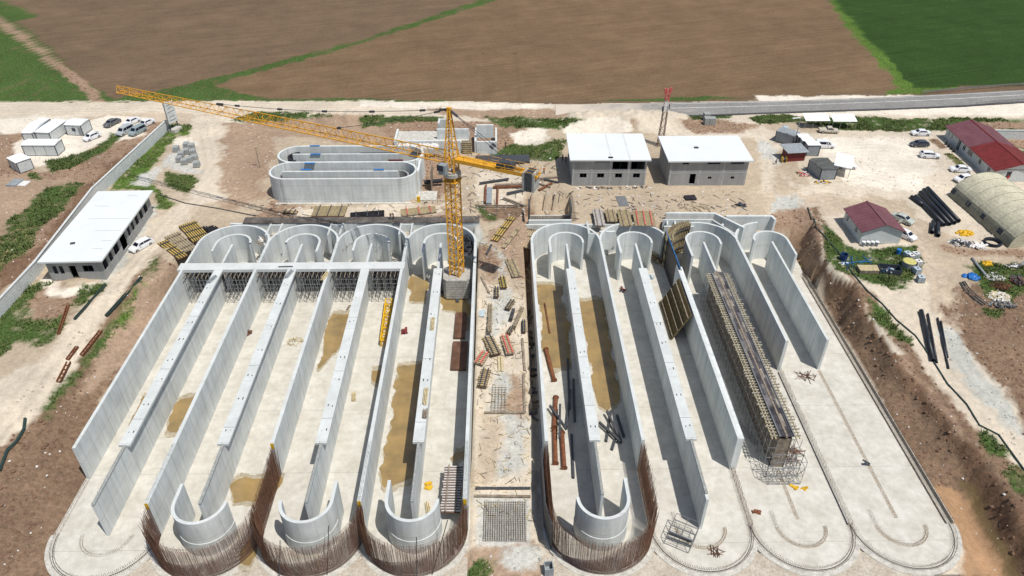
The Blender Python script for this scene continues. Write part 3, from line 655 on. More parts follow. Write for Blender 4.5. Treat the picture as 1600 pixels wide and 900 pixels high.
o2 = MB().box(RX[4]+.27, RX[4]+.72, 69.1, 111, 0, HW-.12).build('second_leaf', M['wall'], o, world=True)
o = lane_wall(RB, 'divider_wall', RX[6], 89.6, YC, th=.5); topstrip(o, RX[6], 89.6, YC-3, .5)
o = lane_wall(RB, 'baffle_wall', RX[7], 89.7, 119.2, th=.4); topstrip(o, RX[7], 89.7, 119.2, .4)
o = lane_wall(RB, 'baffle_wall', RX[5], 109.5, 119.2, th=.4); topstrip(o, RX[5], 109.5, 119.2, .4)
for i, (a0, a1) in enumerate(((.5, 179.5), (.5+22, 179.5), (.5, 100), (96, 179.5))):
    ce = MB().arc(RX[2*i+1], YC, P_, .46, a0, a1, 0, HW+.002*i, 44).build('curved_end_wall', M['wall'], RB, world=True, fix=True)
    MB().arc(RX[2*i+1], YC, P_, .44, a0+.3, a1-.3, HW+.003+.002*i, HW+.03+.003*i, 44).build('wall_top', M['cap'], ce, world=True, fix=True)
for i, (yl, yr) in enumerate(((116, 119.2), (115.5, 119.0), (114.3, 118.4), (119.6, 114.6))): back_guide(RB, RX[2*i+1], yl, yr)
front_guide(RB, RX[1], 59.56, 62.5)
for i in (0, 2): infill(RX, i, RB, 4.8)
MB().box(RX[0]-1, RX[2]+12, 127.0, 127.4, 0, 5.6).build('back_wall', M['wall'], RB, world=True)
b = MB(); x = RX[2]-.6
b.box(x-1.5, x-1.1, 122.3, 126.9, 1.8, HW+.05); b.box(x-1.1, x+.2, 122.3, 122.7, 1.8, HW+.04); b.box(x+.9, x+4, 123.6, 124, 1.8, HW-.3)
b.build('inlet_box', M['wall'], RB, world=True)
# the inlet channel behind the third and fourth bay
c = MB(); 
def pxw(u, v, z=HW): p = W(u, v, z); return (p.x, p.y)
def wallpath(mb, pts, t, z0, z1):
    P = [Vector(p) for p in pts]; Lh, Rh = [], []
    for i, p in enumerate(P):
        d1 = (P[i]-P[i-1]).normalized() if i else (P[1]-P[0]).normalized(); d2 = (P[i+1]-P[i]).normalized() if i < len(P)-1 else d1
        d = (d1+d2).normalized(); n = Vector((-d.y, d.x))*(t/2/max(.4, d.dot(d1))); Lh.append(p+n); Rh.append(p-n)
    return mb.strip([tuple(q) for q in Lh], [tuple(q) for q in Rh], z0, z1)
cb = MB(); wallpath(cb, [pxw(1040,337), pxw(1116,337.5), pxw(1162,360)], .45, 1, HW+.7); wallpath(cb, [pxw(1036,343), pxw(1113,343), pxw(1150,366)], .35, 1, HW)
wallpath(cb, [pxw(1038,350), pxw(1085,350)], .35, 1, HW-.5)
for u in (1043, 1055): wallpath(cb, [pxw(u,343.5), pxw(u,349.5)], .3, 1, HW-.2)
wallpath(cb, [pxw(1130,348), pxw(1127,356)], .4, 1, HW-.2)
cb.build('inlet_channel', M['wall'], RB, world=True, fix=True)
cb = MB(); wallpath(cb, [pxw(1134,340.5), pxw(1205,340.5), pxw(1211,346)], .5, 0, HW+.5); cb.build('return_wall', M['wall'], RB, world=True, fix=True)
# unfinished curved wall of the third bay: brown formwork and timber
fw = thing('curved_formwork', 'curved timber and plywood formwork at the unfinished back corner of the third right bay', 'formwork', (RX[5]-4, YC+4, 0))
b = MB(); b.arc(RX[5], YC, P_+.1, .12, 102, 178, 0, HW+.1, 24); b.arc(RX[5], YC, P_-.55, .10, 102, 178, 0, HW-.2, 24); b.build('plywood_sheet', M['ply'], fw, world=True, fix=True)
b = MB()
for a in range(102, 180, 4):
    r = math.radians(a); 
    for q in (.35, -.75): b.bar((RX[5]+(P_+q)*math.cos(r), YC+(P_+q)*math.sin(r), 0), (RX[5]+(P_+q)*math.cos(r), YC+(P_+q)*math.sin(r), HW+.5), .16, .16)
    b.bar((RX[5]+(P_-1.0)*math.cos(r), YC+(P_-1)*math.sin(r), HW), (RX[5]+(P_+.6)*math.cos(r), YC+(P_+.6)*math.sin(r), HW), .12, .18)
b.build('timber_beams', M['timber'], fw, world=True)
b = MB()
for q in (.55, -.95):
    for a in range(102, 178, 12):
        for z in (1.5, 3.5, 5.6):
            r1, r2 = math.radians(a), math.radians(a+12); R_ = P_+q
            b.bar((RX[5]+R_*math.cos(r1), YC+R_*math.sin(r1), z), (RX[5]+R_*math.cos(r2), YC+R_*math.sin(r2), z), .14, .2)
b.build('steel_walers', M['steel'], fw, world=True)
# dark formwork wall between bays two and three
fw = thing('formwork_wall', 'tall dark formwork wall with a blue top edge between the second and third right bays', 'formwork', (RX[4]-1.2, 116, 0))
a = W(1040, 362, HW+.3); b_ = W(1062, 420, HW+.3)
m1 = MB(); wallpath(m1, [(a.x, a.y), (b_.x, b_.y)], .16, 0, HW+.3); m1.build('plywood_sheet', M['ply_black'], fw, world=True, fix=True)
m1 = MB(); wallpath(m1, [(a.x+.12, a.y), (b_.x+.12, b_.y)], .2, HW+.31, HW+.45); m1.build('edge_strip', mat('blue_edge_paint', (.03,.12,.28), .6, .2, 2), fw, world=True, fix=True)
m1 = MB()
for i in range(13):
    k = i/12; x = a.x+(b_.x-a.x)*k+.28; y = a.y+(b_.y-a.y)*k; m1.bar((x, y, 0), (x, y, HW+.2), .16, .2)
m1.build('timber_beams', M['timber_old'], fw, world=True)
# leaning ribbed panel in the lane left of the fourth divider
def leaning(name, label, top0, top1, bot0, bot1, ribs, mats, cat='formwork panel', wal=3, rib_h=.2, group=None, t=.1):
    """a panel between a top edge and a bottom edge given as world points"""
    T0, T1, B0, B1 = map(Vector, (top0, top1, bot0, bot1)); n = (T1-T0).cross(B0-T0).normalized()
    if n.z < 0: n = -n
    org = (B0+B1)/2
    th = thing(name, label, cat, org, group=group)
    P = [T0, T1, B1, B0]; m1 = MB(); m1.add([p for p in P]+[p+n*t for p in P], [(3,2,1,0),(4,5,6,7),(0,1,5,4),(1,2,6,5),(2,3,7,6),(3,0,4,7)])
    m1.build('plywood_sheet', mats[0], th, world=True, fix=True)
    m1 = MB()
    for i in range(ribs+1):
        k = i/ribs; a = T0.lerp(T1, k)+n*(t+rib_h/2+.002); c = B0.lerp(B1, k)+n*(t+rib_h/2+.002); m1.bar(a, c, .12, rib_h)
    m1.build('timber_beams', mats[1], th, world=True)
    for i in range(wal):
        k = (i+.5)/wal; m1 = MB(); a = T0.lerp(B0, k)+n*(t+rib_h+.09); c = T1.lerp(B1, k)+n*(t+rib_h+.09); m1.bar(a, c, .18, .15); m1.build('waler', mats[2], th, world=True)
    return th
M['joist2'] = mat('dark_joist', (.22,.17,.08), .8, .3, 2, fine=10)
leaning('leaning_formwork_panel', 'long ribbed brown formwork panel leaning against the broken topped fourth divider wall', (RX[4]-.45, 96.5, 6.2), (RX[4]-.45, 107, 6.2), (RX[4]-2.9, 97.5, .05), (RX[4]-2.9, 108, .05), 22, (M['ply_black'], M['joist2'], M['timber_old']), wal=4)
# starter bars and low shutter lines where walls are still to come
def shutter(name, parent, path, z, m='timber_old', t=.1):
    mb = MB(); wallpath(mb, path, t, 0, z); return mb.build(name, M[m], parent, world=True, fix=True)
ap = lambda cx, r, a0, a1, n=36: [(cx+r*math.cos(math.radians(a0+(a1-a0)*i/n)), YF+r*math.sin(math.radians(a0+(a1-a0)*i/n))) for i in range(n+1)]
stubs('starter_bars', RB, line_pts(RX[8], YF, RX[8], 117, .22), 1.25, (-.25,.25), .055, 'timber_old')
shutter('low_shutter', RB, [(RX[8]-.42, YF), (RX[8]-.42, 116)], .22); shutter('low_shutter', RB, [(RX[8]+.42, YF), (RX[8]+.42, 116)], .5, 'kerb')
stubs('starter_bars', RB, arc_pts(RX[7], YF, P_-.1, 180, 360, .22), .8, (-.2,.25), .05, 'timber_old')
stubs('starter_bars', RB, arc_pts(RX[5], YF, P_-.1, 180, 360, .22), .7, (-.2,.25), .05, 'rebar')
stubs('starter_bars', RB, arc_pts(RX[3], YF, P_-.1, 180, 360, .22), .7, (-.2,.25), .05, 'rebar')
stubs('starter_bars', RB, line_pts(RX[6], YF, RX[6], 89.4, .22), 1.0, (-.22,.22), .05, 'rebar_grey')
stubs('starter_bars', RB, line_pts(RX[4], YF, RX[4], 68.9, .2), 1.1, (-.22,.22), .06, 'rebar')
for k in (6,): shutter('low_shutter', RB, [(RX[k]-.3, YF), (RX[k]-.3, 89)], .15, 'steel')
stubs('starter_bars', RB, line_pts(RX[7], YF+1, RX[7], 89.4, .25), .28, (-.12,.12), .05, 'rebar_grey')
stubs('starter_bars', RB, line_pts(RX[5], YF+1, RX[5], 68, .25), .3, (-.12,.12), .05, 'rebar_grey')
for k in (3, 5, 7): stubs('starter_bars', RB, arc_pts(RX[k], YF, 3.2, 185, 355, .2)+line_pts(RX[k]-3.2, YF, RX[k]-3.2, YF+2.2, .2), .55, (-.14,.14), .04, 'rebar_grey')
for k, y1_ in ((5, 68.8), (7, 89.5)): MB().box(RX[k]-.28, RX[k]+.28, YF+1, y1_, .0, .012).build('wall_base_strip', M['blind'], RB, world=True)
for k in (3, 5, 7): MB().arc(RX[k], YF, 3.2, .5, 182, 358, 0, .010, 30).build('wall_base_strip', M['blind'], RB, world=True, fix=True)
for i in range(4):
    shutter('slab_joint', RB, ap(RX[2*i+1], P_-.06, 180, 360), .06, 'steel', .07)
    shutter('slab_joint', LB, ap(LX[2*i+1], P_-.06, 180, 360), .06, 'steel', .07)
stubs('starter_bars', LB, arc_pts(LX[1], YF, P_-.1, 180, 360, .22), .6, (-.2,.25), .05, 'rebar_grey')
stubs('starter_bars', LB, arc_pts(LX[1], YF, 3.2, 185, 355, .2), .5, (-.14,.14), .04, 'rebar_grey')
stubs('starter_bars', LB, line_pts(LX[0], YF, LX[0], 68.3, .22), .5, (-.2,.2), .05, 'rebar')
for k, y0 in ((1, 59.4), (2, 59.4), (3, 59.4), (5, 59.4), (6, 59.4), (7, 59.4), (8, 59.5)): stubs('wall_top_bars', LB, line_pts(LX[k], y0, LX[k], 68.9, .3), .35, (-.1,.1), .035, 'rebar_grey', z=HW-.03)
for k in (1, 3): stubs('wall_top_bars', RB, line_pts(RX[k], 60.1, RX[k], 68.9, .3), .35, (-.1,.1), .035, 'rebar', z=HW-.03)
for k, y0 in ((2, 59.3), (6, 59.3), (8, 59.4), (4, 69.0)):
    MB().box(LX[k]-.2, LX[k]+.2, y0-.06, y0-.005, HW-1.0, HW+.1).build('yellow_end_cap', M['yellow'], LB, world=True)
# blinding slab under both front ends
b = MB(); b.box(-50.5, -2.5, 30, 55.5, -.4, -.10); o = b.build('blinding_slab', M['blind']); struct(o)
b = MB(); b.box(4.6, 53.5, 30, 55.5, -.4, -.10); o = b.build('blinding_slab', M['blind']); struct(o)
# ---- rebar cages
def cage(label, pts, heights, tops=None, lean=0, sp=.16):
    """pts: plan outline; heights along it"""
    c = thing('rebar_cage', label, 'rebar cage', (sum(p[0] for p in pts)/len(pts), sum(p[1] for p in pts)/len(pts), 0), group='curved rebar cages at the front of the basins')
    P = []; S = 0
    for i in range(len(pts)-1):
        a, b = Vector(pts[i]), Vector(pts[i+1]); n = max(1, int((b-a).length/sp))
        for j in range(n):
            k = j/n; P.append((a.lerp(b, k), heights[i]+(heights[i+1]-heights[i])*k))
    P.append((Vector(pts[-1]), heights[-1]))
    cen = Vector((sum(p[0].x for p in P)/len(P), sum(p[0].y for p in P)/len(P)))
    for off, nm in ((-.2, 'bar_mesh'), (.2, 'bar_mesh')):
        mb = MB(); Q = []
        for i, (p, h) in enumerate(P):
            d = (P[min(i+1, len(P)-1)][0]-P[max(i-1, 0)][0]).normalized(); n = Vector((-d.y, d.x)); q = p+n*off; Q.append((q, h))
            mb.tri((q.x, q.y, 0), (q.x+n.x*(off*.4+.35)*.5*(-1)+random.gauss(0,.12), q.y+random.gauss(0,.10)-.1, h-.2+.35*math.sin(i*.11+off*9)+random.uniform(-.3,.35)), .034)
        zs = np.arange(.2, max(heights), .22)
        for z in zs:
            for i in range(len(Q)-1):
                if Q[i][1] > z and Q[i+1][1] > z and (i % 1 == 0): mb.tri((Q[i][0].x, Q[i][0].y, z), (Q[i+1][0].x, Q[i+1][0].y, z), .036)
        mb.build(nm, M['rebar'], c, world=True)
    return c
def capt(X, a0=180, a1=360, n=30, r=P_-.02): return [(X+r*math.cos(math.radians(a0+(a1-a0)*i/n)), YF+r*math.sin(math.radians(a0+(a1-a0)*i/n))) for i in range(n+1)]
hh = 5.9
pp = capt(LX[3]); cage('brown rebar cage curving round the leftmost front guide wall of the left basin', [(LX[2], YF)]+pp+[(LX[4], 69.0)], [hh]*(len(pp)+1)+[hh])
pp = capt(LX[5]); cage('middle of the three brown rebar cages at the front of the left basin', pp, [hh]*len(pp))
pp = capt(LX[7]); cage('brown rebar cage at the right front corner of the left basin beside the central strip', pp, [hh]*len(pp))
pp = capt(RX[1]); cage('dark brown rebar cage curving round the only front guide wall of the right basin', [(RX[0], 69)]+pp+[(RX[2], 69)], [hh]+[hh]*len(pp)+[hh])
# dark shutter boards outside the last cage
sb = thing('shutter_boards', 'dark steel shutter boards standing on edge outside the right basin cage, by the central strip', 'shutter', (RX[0]-.8, 64, 0))
for a, b_ in (((RX[0]-.62, 69), (RX[0]-.62, 60)), ((RX[0]-.62, 59.9), (RX[0]+.1, 56.5))):
    m1 = MB(); wallpath(m1, [a, b_], .14, 0, 4.9); m1.build('board', M['steel'], sb, world=True, fix=True)
# slanting rebar props on the cages
pr_ = [(LX[5]-2.0, 54, LX[5]-2.6, 51.7), (LX[5]+3.4, 56, LX[5]+2.9, 53.2), (LX[7]+1.0, 54.2, LX[7]+.8, 52), (LX[7]+4.6, 56.6, LX[7]+2.6, 53)]
for i, (a, b_, c, d) in enumerate(pr_):
    o = MB().tube((a, b_, 6.0), (c, d, .1), .06, 6).build('slanting_prop', M['steel'])
    up_centre(o); tag(o, ['thin dark prop leaning on the middle left cage, front left of its guide wall', 'thin dark prop leaning on the middle left cage at the right of its guide wall', 'thin dark prop leaning on the front of the cage beside the central strip', 'long thin dark prop slanting across the right side of the cage beside the central strip'][i], 'prop', 'props leaning on the rebar cages')
# ---- puddles
M['damp'] = mat('damp_concrete', (.40,.35,.26), .7, .2, .8, space='World', fine=3)
def puddle(pts, z=.02, depth=None):
    P = [W(u, v, z) for u, v in pts]; Q = []
    n = len(P)
    for i in range(n):
        a, b = P[i], P[(i+1) % n]; L_ = (b-a).length; k = max(1, int(L_/.3)); nrm = Vector((-(b-a).y, (b-a).x, 0)).normalized()
        for j in range(k):
            q = a.lerp(b, j/k); s = fbm(np.array([q.x]), np.array([q.y]), 2.6, 77, 5)[0]*3.4*min(1, L_/6)*math.sin(PI*j/k)**.6; Q.append(q+nrm*s)
    return Q
PUD = [[(262,673),(281,624),(303,619),(290,650),(276,676)], [(198,665),(222,618),(230,620),(212,655)], [(497,577),(505,527),(520,490),(549,490),(545,525),(528,545),(512,562)],
       [(580,579),(599,577),(594,600),(583,596)], [(622,572),(662,567),(662,700),(643,747),(600,762),(595,740),(606,690),(614,622)], [(690,461),(733,461),(733,512),(716,506),(713,487),(690,484)],
       [(360,757),(378,747),(425,742),(443,748),(410,787),(365,786)], [(375,880),(385,850),(402,830),(402,855),(390,884)],
       [(839,445),(880,448),(893,572),(862,574),(853,562),(846,500)], [(905,470),(946,470),(968,625),(948,642),(935,634),(930,618),(915,530)],
       [(703,716),(712,706),(727,704),(727,716),(710,722)], [(640,430),(668,440),(664,470),(640,470)]]
for i, pl in enumerate(PUD):
    Q = puddle(pl, .02+.0005*i); Q = [(q.x, q.y) for q in Q]
    mb = MB(); n = len(Q); mb.add([(x, y, .02+.001*i) for x, y in Q], [tuple(range(n))])
    cxx = sum(x for x, y in Q)/n; cyy = sum(y for x, y in Q)/n; hb = MB(); dq = []
    for x, y in Q:
        q_ = Vector((x-cxx, y-cyy)); s_ = .25+.9*max(0, fbm(np.array([x]), np.array([y]), 1.5, 19)[0]+.25); q_ = q_+Vector((0, q_.y/max(1, abs(q_.y))*s_*2)) ; dq.append((q_.x+cxx, q_.y+cyy))
    hb.add([(x, y, .006+.001*i) for x, y in dq], [tuple(range(n))]); dm_ = hb.build('damp_patch', M['damp']); struct(dm_)
    if dm_.data.polygons[0].normal.z < 0: dm_.data.flip_normals()
    o = mb.build('puddle', M['water']); struct(o)
    if o.data.polygons[0].normal.z < 0: o.data.flip_normals()
# ---- long timber scaffold with working deck
sx = RX[5]; sy0, sy1 = 69.2, 109
sc = thing('formwork_scaffold', 'long scaffold with timber joists and a plank deck standing in the right basin', 'scaffold', (sx, 89, 0))
PM = (mat('grey_planks', (.15,.14,.14), .85, .4, .6, fine=9, space='World'), mat('dark_planks', (.075,.07,.08), .8, .4, .6, fine=9, space='World'), mat('worn_planks', (.26,.235,.20), .85, .4, .6, fine=9, space='World'))
for x0, x1 in ((-.95, -.56), (-.54, -.15), (.15, .54), (.56, .95)):
    y = sy0
    while y < sy1:
        L_ = random.uniform(1.8, 3.2); b = MB(); b.box(sx+x0+random.uniform(-.08,.08), sx+x1, y, min(y+L_-.05, sy1), HW+.02, HW+.07+random.uniform(0,.05)); b.build('plank', random.choice(PM), sc, world=True); y += L_
b = MB().box(sx-.13, sx+.13, sy0, sy1, HW-.2, HW+.18); b.build('centre_runner', M['timber_old'], sc, world=True)
for x in (-1.0, 1.0): MB().box(sx+x-.07, sx+x+.07, sy0, sy1, HW+.08, HW+.25).build('edge_rail', M['scaf'], sc, world=True)
M['joist'] = mat('pale_joist', (.38,.355,.29), .8, .3, 2, fine=10)
for s in (-1, 1):
    b = MB(); y = sy0+.4
    while y < sy1:
        e = random.uniform(1.9, 2.35); j = random.uniform(-.05,.05); b.bar((sx+s*1.08, y, HW-.12), (sx+s*e, y+j, HW-.12), .15, .2)
        y += .60
    struct(b.build('timber_joists', M['joist'], sc, world=True), 'stuff')
for x in (-1.9, -1.45, 1.45, 1.9):
    b = MB(); y = sy0
    while y < sy1: L_ = random.uniform(3, 4.2); b.bar((sx+x+random.uniform(-.06,.06), y, HW-.34), (sx+x, min(y+L_, sy1), HW-.34), .14, .2); y += L_+.02
    b.build('timber_stringer', M['timber'], sc, world=True)
b = MB(); b.box(sx-.9, sx-.75, sy0+.1, sy1, 0.0, HW-.45); b.box(sx+.75, sx+.9, sy0+.1, sy1, 0.0, HW-.45); b.box(sx-.745, sx+.745, sy0+.15, sy0+.25, 0, HW-.5); b.build('side_shutter', M['timber_old'], sc, world=True)
b = MB(); ys = np.arange(sy0-1.6, sy1, 1.5)
for i, y in enumerate(ys):
    for x in (-2.2, -1.1, 1.1, 2.2): b.tri((sx+x, y, 0), (sx+x, y, HW-.4 if i else 5.2), .09)
    for z in (.4, 2.3, 4.3): b.tri((sx-2.2, y, z), (sx-1.1, y, z), .07); b.tri((sx+1.1, y, z), (sx+2.2, y, z), .07)
    if i < len(ys)-1:
        for x in (-2.2, 2.2):
            for z in (.4, 2.3, 4.3): b.tri((sx+x, y, z), (sx+x, ys[i+1], z), .07)
            b.tri((sx+x, y, .4), (sx+x, ys[i+1], 2.3), .06); b.tri((sx+x, y, 4.3), (sx+x, ys[i+1], 2.3), .06)
b.build('tube_frame', M['scaf'], sc, world=True)
b = MB()
for y in (sy0-1.6, sy0-3.0):
    for x in (-2.2, -.7, .7, 2.2): b.tri((sx+x, y, 0), (sx+x, y, 4.6), .09)
    for z in (.3, 1.8, 3.3, 4.6): b.tri((sx-2.2, y, z), (sx+2.2, y, z), .08)
for x in (-2.2, -.7, .7, 2.2):
    for z in (.3, 1.8, 3.3, 4.6): b.tri((sx+x, sy0-1.6, z), (sx+x, sy0-3.0, z), .08)
    b.tri((sx+x, sy0-1.6, .3), (sx+x, sy0-3, 3.3), .07)
for x0, x1 in ((-2.2, -.7), (.7, 2.2)): b.tri((sx+x0, sy0-3, .3), (sx+x1, sy0-3, 3.3), .07); b.tri((sx+x0, sy0-3, 3.3), (sx+x1, sy0-3, .3), .07)
b.build('end_frame', M['scaf'], sc, world=True)
# small scaffold frame standing on the floor at the front of the second right bay
fr = thing('scaffold_frame', 'loose steel scaffold frame lying tilted on the bare front floor of the second right bay', 'scaffold', W(1062, 845, 0))
b = MB(); X0, Y0 = fr.location.x, fr.location.y
for i in range(4):
    for (u, v) in ((-1.7, -1.3), (1.5, -1.3)):
        p = Matrix.Rotation(-.5, 3, 'Z') @ Vector((u, v+i*1.0, 0)); b.tri((p.x, p.y, .05), (p.x+.5, p.y+.3, 2.2), .09)
    p = Matrix.Rotation(-.5, 3, 'Z') @ Vector((-1.7, -1.3+i, 0)); q = Matrix.Rotation(-.5, 3, 'Z') @ Vector((1.5, -1.3+i, 0))
    for z in (.1, 1.1, 2.2): k = z/2.2; b.tri((p.x+.5*k, p.y+.3*k, z), (q.x+.5*k, q.y+.3*k, z), .08)
for u in (-1.7, -.1, 1.5):
    p = Matrix.Rotation(-.5, 3, 'Z') @ Vector((u, -1.3, 0)); q = Matrix.Rotation(-.5, 3, 'Z') @ Vector((u, 1.7, 0))
    for z in (.1, 2.2): k = z/2.2; b.tri((p.x+.5*k, p.y+.3*k, z), (q.x+.5*k, q.y+.3*k, z), .08)
b.build('tube_frame', M['scaf'], fr)
b = MB(); b.bar((-1.6, .5, .15), (1.3, -1.0, .15), .3, .12); b.bar((-1.3, 1.1, .3), (1.5, -.3, .3), .3, .12); b.build('plank', M['steel'], fr)
# shoring below the cross beam, one tower per lane
lane_names = ['outermost left lane', 'second lane from the left', 'third lane from the left', 'fourth lane from the left', 'fifth lane from the left', 'sixth lane from the left']
for i in range(6):
    x0, x1 = LX[i]+.6, LX[i+1]-.6
    t = thing('shoring_tower', 'grey tube shoring under the cross beam in the '+lane_names[i], 'shoring', ((x0+x1)/2, 111.5, 0), group='shoring towers under the cross beam')
    b = MB(); xs = np.linspace(x0+.2, x1-.2, 5); ys = (109.2, 110.6, 112, 113.4)
    for x in xs:
        for y in ys: b.tri((x, y, 0), (x, y, HW-.7), .1)
        for z in (.5, 2.3, 4.1): b.tri((x, ys[0], z), (x, ys[-1], z), .07)
    for y in ys:
        for z in (.5, 2.3, 4.1): b.tri((xs[0], y, z), (xs[-1], y, z), .07)
        for j in range(0, 4, 2): b.tri((xs[j], y, .5 if j % 2 else 4.1), (xs[j+1], y, 4.1 if j % 2 else .5), .06)
    b.build('tube_frame', M['scaf'], t, world=True)
    b = MB()
    for x in np.arange(x0, x1, .8): b.box(x, x+.1, 109.0, 113.6, HW-.72, HW-.56)
    b.build('timber_joists', M['timber_old'], t, world=True)
    MB().box(x0, x1, 113.6, 113.75, .0, HW-.8).build('shutter_sheet', M['ply_black'], t, world=True)
# ---- tower crane
CX, CYY = -7.9, 111.9; CD = Vector((-.908, .418, 0)).normalized(); CN = Vector((CD.y, -CD.x, 0))
cr = thing('tower_crane', 'tall yellow tower crane standing in the left basin with its long jib over the site', 'crane', (CX, CYY, 0))
def lattice(mb, a, b, w0, h0, w1, h1, seg, side, upv, main=.16, br=.1, tri_=False):
    """square or triangular lattice between a and b"""
    a = Vector(a); b = Vector(b); side = Vector(side); upv = Vector(upv); rings = []
    for i in range(seg+1):
        k = i/seg; c = a.lerp(b, k); w_ = w0+(w1-w0)*k; h_ = h0+(h1-h0)*k
        rings.append([c-side*w_/2-upv*h_/2, c+side*w_/2-upv*h_/2, c+upv*h_/2] if tri_ else [c-side*w_/2-upv*h_/2, c+side*w_/2-upv*h_/2, c+side*w_/2+upv*h_/2, c-side*w_/2+upv*h_/2])
    n = len(rings[0])
    for j in range(n): mb.bar(rings[0][j], rings[-1][j], main)
    for i in range(seg+1):
        for j in range(n): mb.tri(rings[i][j], rings[i][(j+1) % n], br)
        if i < seg:
            for j in range(n):
                q = (i+j) % 2
                mb.tri(rings[i][j if q else (j+1) % n], rings[i+1][(j+1) % n if q else j], br)
b = MB(); lattice(b, (CX, CYY, 3.5), (CX, CYY, 24.6), 1.9, 1.9, 1.9, 1.9, 15, CN, CD, .24, .13)
b.build('mast', M['crane'], cr, world=True)
b = MB()
for i in range(8):
    z = .3+i*.52; sh = .12*(i == 7)
    b.prism([(CX-2.0+sh, CYY-2.3), (CX+2.0-sh, CYY-2.3), (CX+2.5, CYY-1.6), (CX+2.5, CYY+1.6), (CX+2.0, CYY+2.3), (CX-2.0, CYY+2.3), (CX-2.5, CYY+1.6), (CX-2.5, CYY-1.6)], z, z+.43)
b.build('base_ballast', M['ballast'], cr, world=True)
b = MB(); b.box(CX-3.2, CX+3.2, CYY-.3, CYY+.3, .02, .29); b.box(CX-.3, CX+.3, CYY-3.2, CYY+3.2, .0, .285); b.build('base_cross', M['steel'], cr, world=True)
b = MB(); b.tube((CX, CYY, 24.6), (CX, CYY, 25.2), 1.5, 20); b.tube((CX, CYY, 25.2), (CX, CYY, 25.5), 1.25, 20); b.build('slewing_ring', M['ballast'], cr, world=True)
b = MB(); lattice(b, (CX, CYY, 25.5), (CX, CYY, 29.0), 1.7, 1.7, 1.6, 1.6, 2, CN, CD, .26, .15); b.rbox((CX, CYY, 23.6), 2.5, 2.5, .12, math.atan2(CD.y, CD.x)); b.build('turntable', M['crane'], cr, world=True)
b = MB(); lattice(b, (CX, CYY, 29.0), Vector((CX, CYY, 36.0)), 1.6, 1.6, .35, .35, 6, CN, CD, .2, .11); b.rbox((CX, CYY, 35.8), .7, .5, .7, math.atan2(CD.y, CD.x)); b.build('tower_head', M['crane'], cr, world=True)
cb_ = Vector((CX, CYY, 25.6))+CN*(-1.9)+CD*.6
b = MB(); b.rbox(cb_, 1.3, 1.1, 1.7, math.atan2(CD.y, CD.x)); cab = b.build('operator_cab', M['greysheet'], cr, world=True)
b = MB(); b.rbox(cb_+CD*.28+Vector((0,0,.7)), 1.1, 1.34, .95, math.atan2(CD.y, CD.x)); b.build('cab_window', M['glass'], cab, world=True)
JZ = 28.0; jl = 74.5
a = Vector((CX, CYY, JZ))+CD*1.0; e = Vector((CX, CYY, JZ))+CD*jl
b = MB(); lattice(b, a, a+CD*(jl*.55), 1.5, 1.9, 1.4, 1.75, 24, CN, (0,0,1), .15, .085, True); m_ = a+CD*(jl*.55); lattice(b, m_, e, 1.4, 1.7, 1.2, 1.2, 19, CN, (0,0,1), .12, .075, True); b.build('jib', M['crane'], cr, world=True)
a = Vector((CX, CYY, JZ-.3))-CD*.9; e = Vector((CX, CYY, JZ-.3))-CD*15.6
b = MB()
for s in (-1, 1): b.bar(a+CN*s*.75, e+CN*s*.75, .26, .55)
for i in range(11): q = a.lerp(e, i/10); b.bar(q-CN*.75, q+CN*.75, .14, .2)
mid = a.lerp(e, .35); 
b2 = a.lerp(e, .33); b.rbox(b2+Vector((0,0,.15)), 9.5, 1.1, .10, math.atan2(CD.y, CD.x))
cj = b.build('counter_jib', M['crane'], cr, world=True)
b = MB()
for s in (-1, 1):
    for z in (.7, 1.3): b.tri(a+CN*s*.9+Vector((0,0,z)), e+CN*s*.9+Vector((0,0,z)), .06)
    for i in range(9): q = a.lerp(e, i/8)+CN*s*.9; b.tri(q, q+Vector((0,0,1.3)), .06)
b.build('hand_rail', M['crane'], cj, world=True)
for i in range(5):
    q = e+CD*(.5+i*.42); b = MB(); b.rbox(q+Vector((0,0,-2.6)), .36, 2.3, 3.2, math.atan2(CD.y, CD.x)); b.build('counterweight_block', M['ballast'] if i in (0, 4) else M['steel'], cr, world=True)
q = e+CD*5.2; b = MB(); b.rbox(q+Vector((0,0,.3)), 1.9, 1.3, 1.1, math.atan2(CD.y, CD.x)); b.tube(q+Vector((0,0,.9))-CN*.9+CD*1.4, q+Vector((0,0,.9))+CN*.9+CD*1.4, .45, 12); b.build('winch', M['steel'], cr, world=True)
top = Vector((CX, CYY, 36.2))
for nm, e2, zt in (('jib_tie', .66, 1.0), ('jib_tie', .30, 1.0)):
    p2 = Vector((CX, CYY, JZ+zt))+CD*(jl*e2); b = MB(); seg = 10
    P = [top.lerp(p2, i/seg)-Vector((0,0,1))*math.sin(PI*i/seg)*(.9 if e2 > .5 else .3) for i in range(seg+1)]
    for i in range(seg): b.tri(P[i], P[i+1], .10)
    for i in range(1, seg, 2 if e2 > .5 else 9): d = (P[i+1]-P[i]).normalized(); b.bar(P[i]-d*.5, P[i]+d*.5, .3, .3)
    b.bar(P[0], P[0].lerp(P[1], .35), .3, .3); b.bar(P[-1], P[-1].lerp(P[-2], .3), .35, .35)
    b.build(nm, M['steel'], cr, world=True)
for s in (-1, 1):
    p2 = e+CD*3.0+CN*s*.75+Vector((0,0,.4)); b = MB(); b.tri(top, p2, .10); k1 = top.lerp(p2, .12); b.bar(top, k1, .25, .25); k1, k2 = top.lerp(p2, .58), top.lerp(p2, .63); b.bar(k1, k2, .3, .3); b.build('counter_jib_tie', M['steel'], cr, world=True)
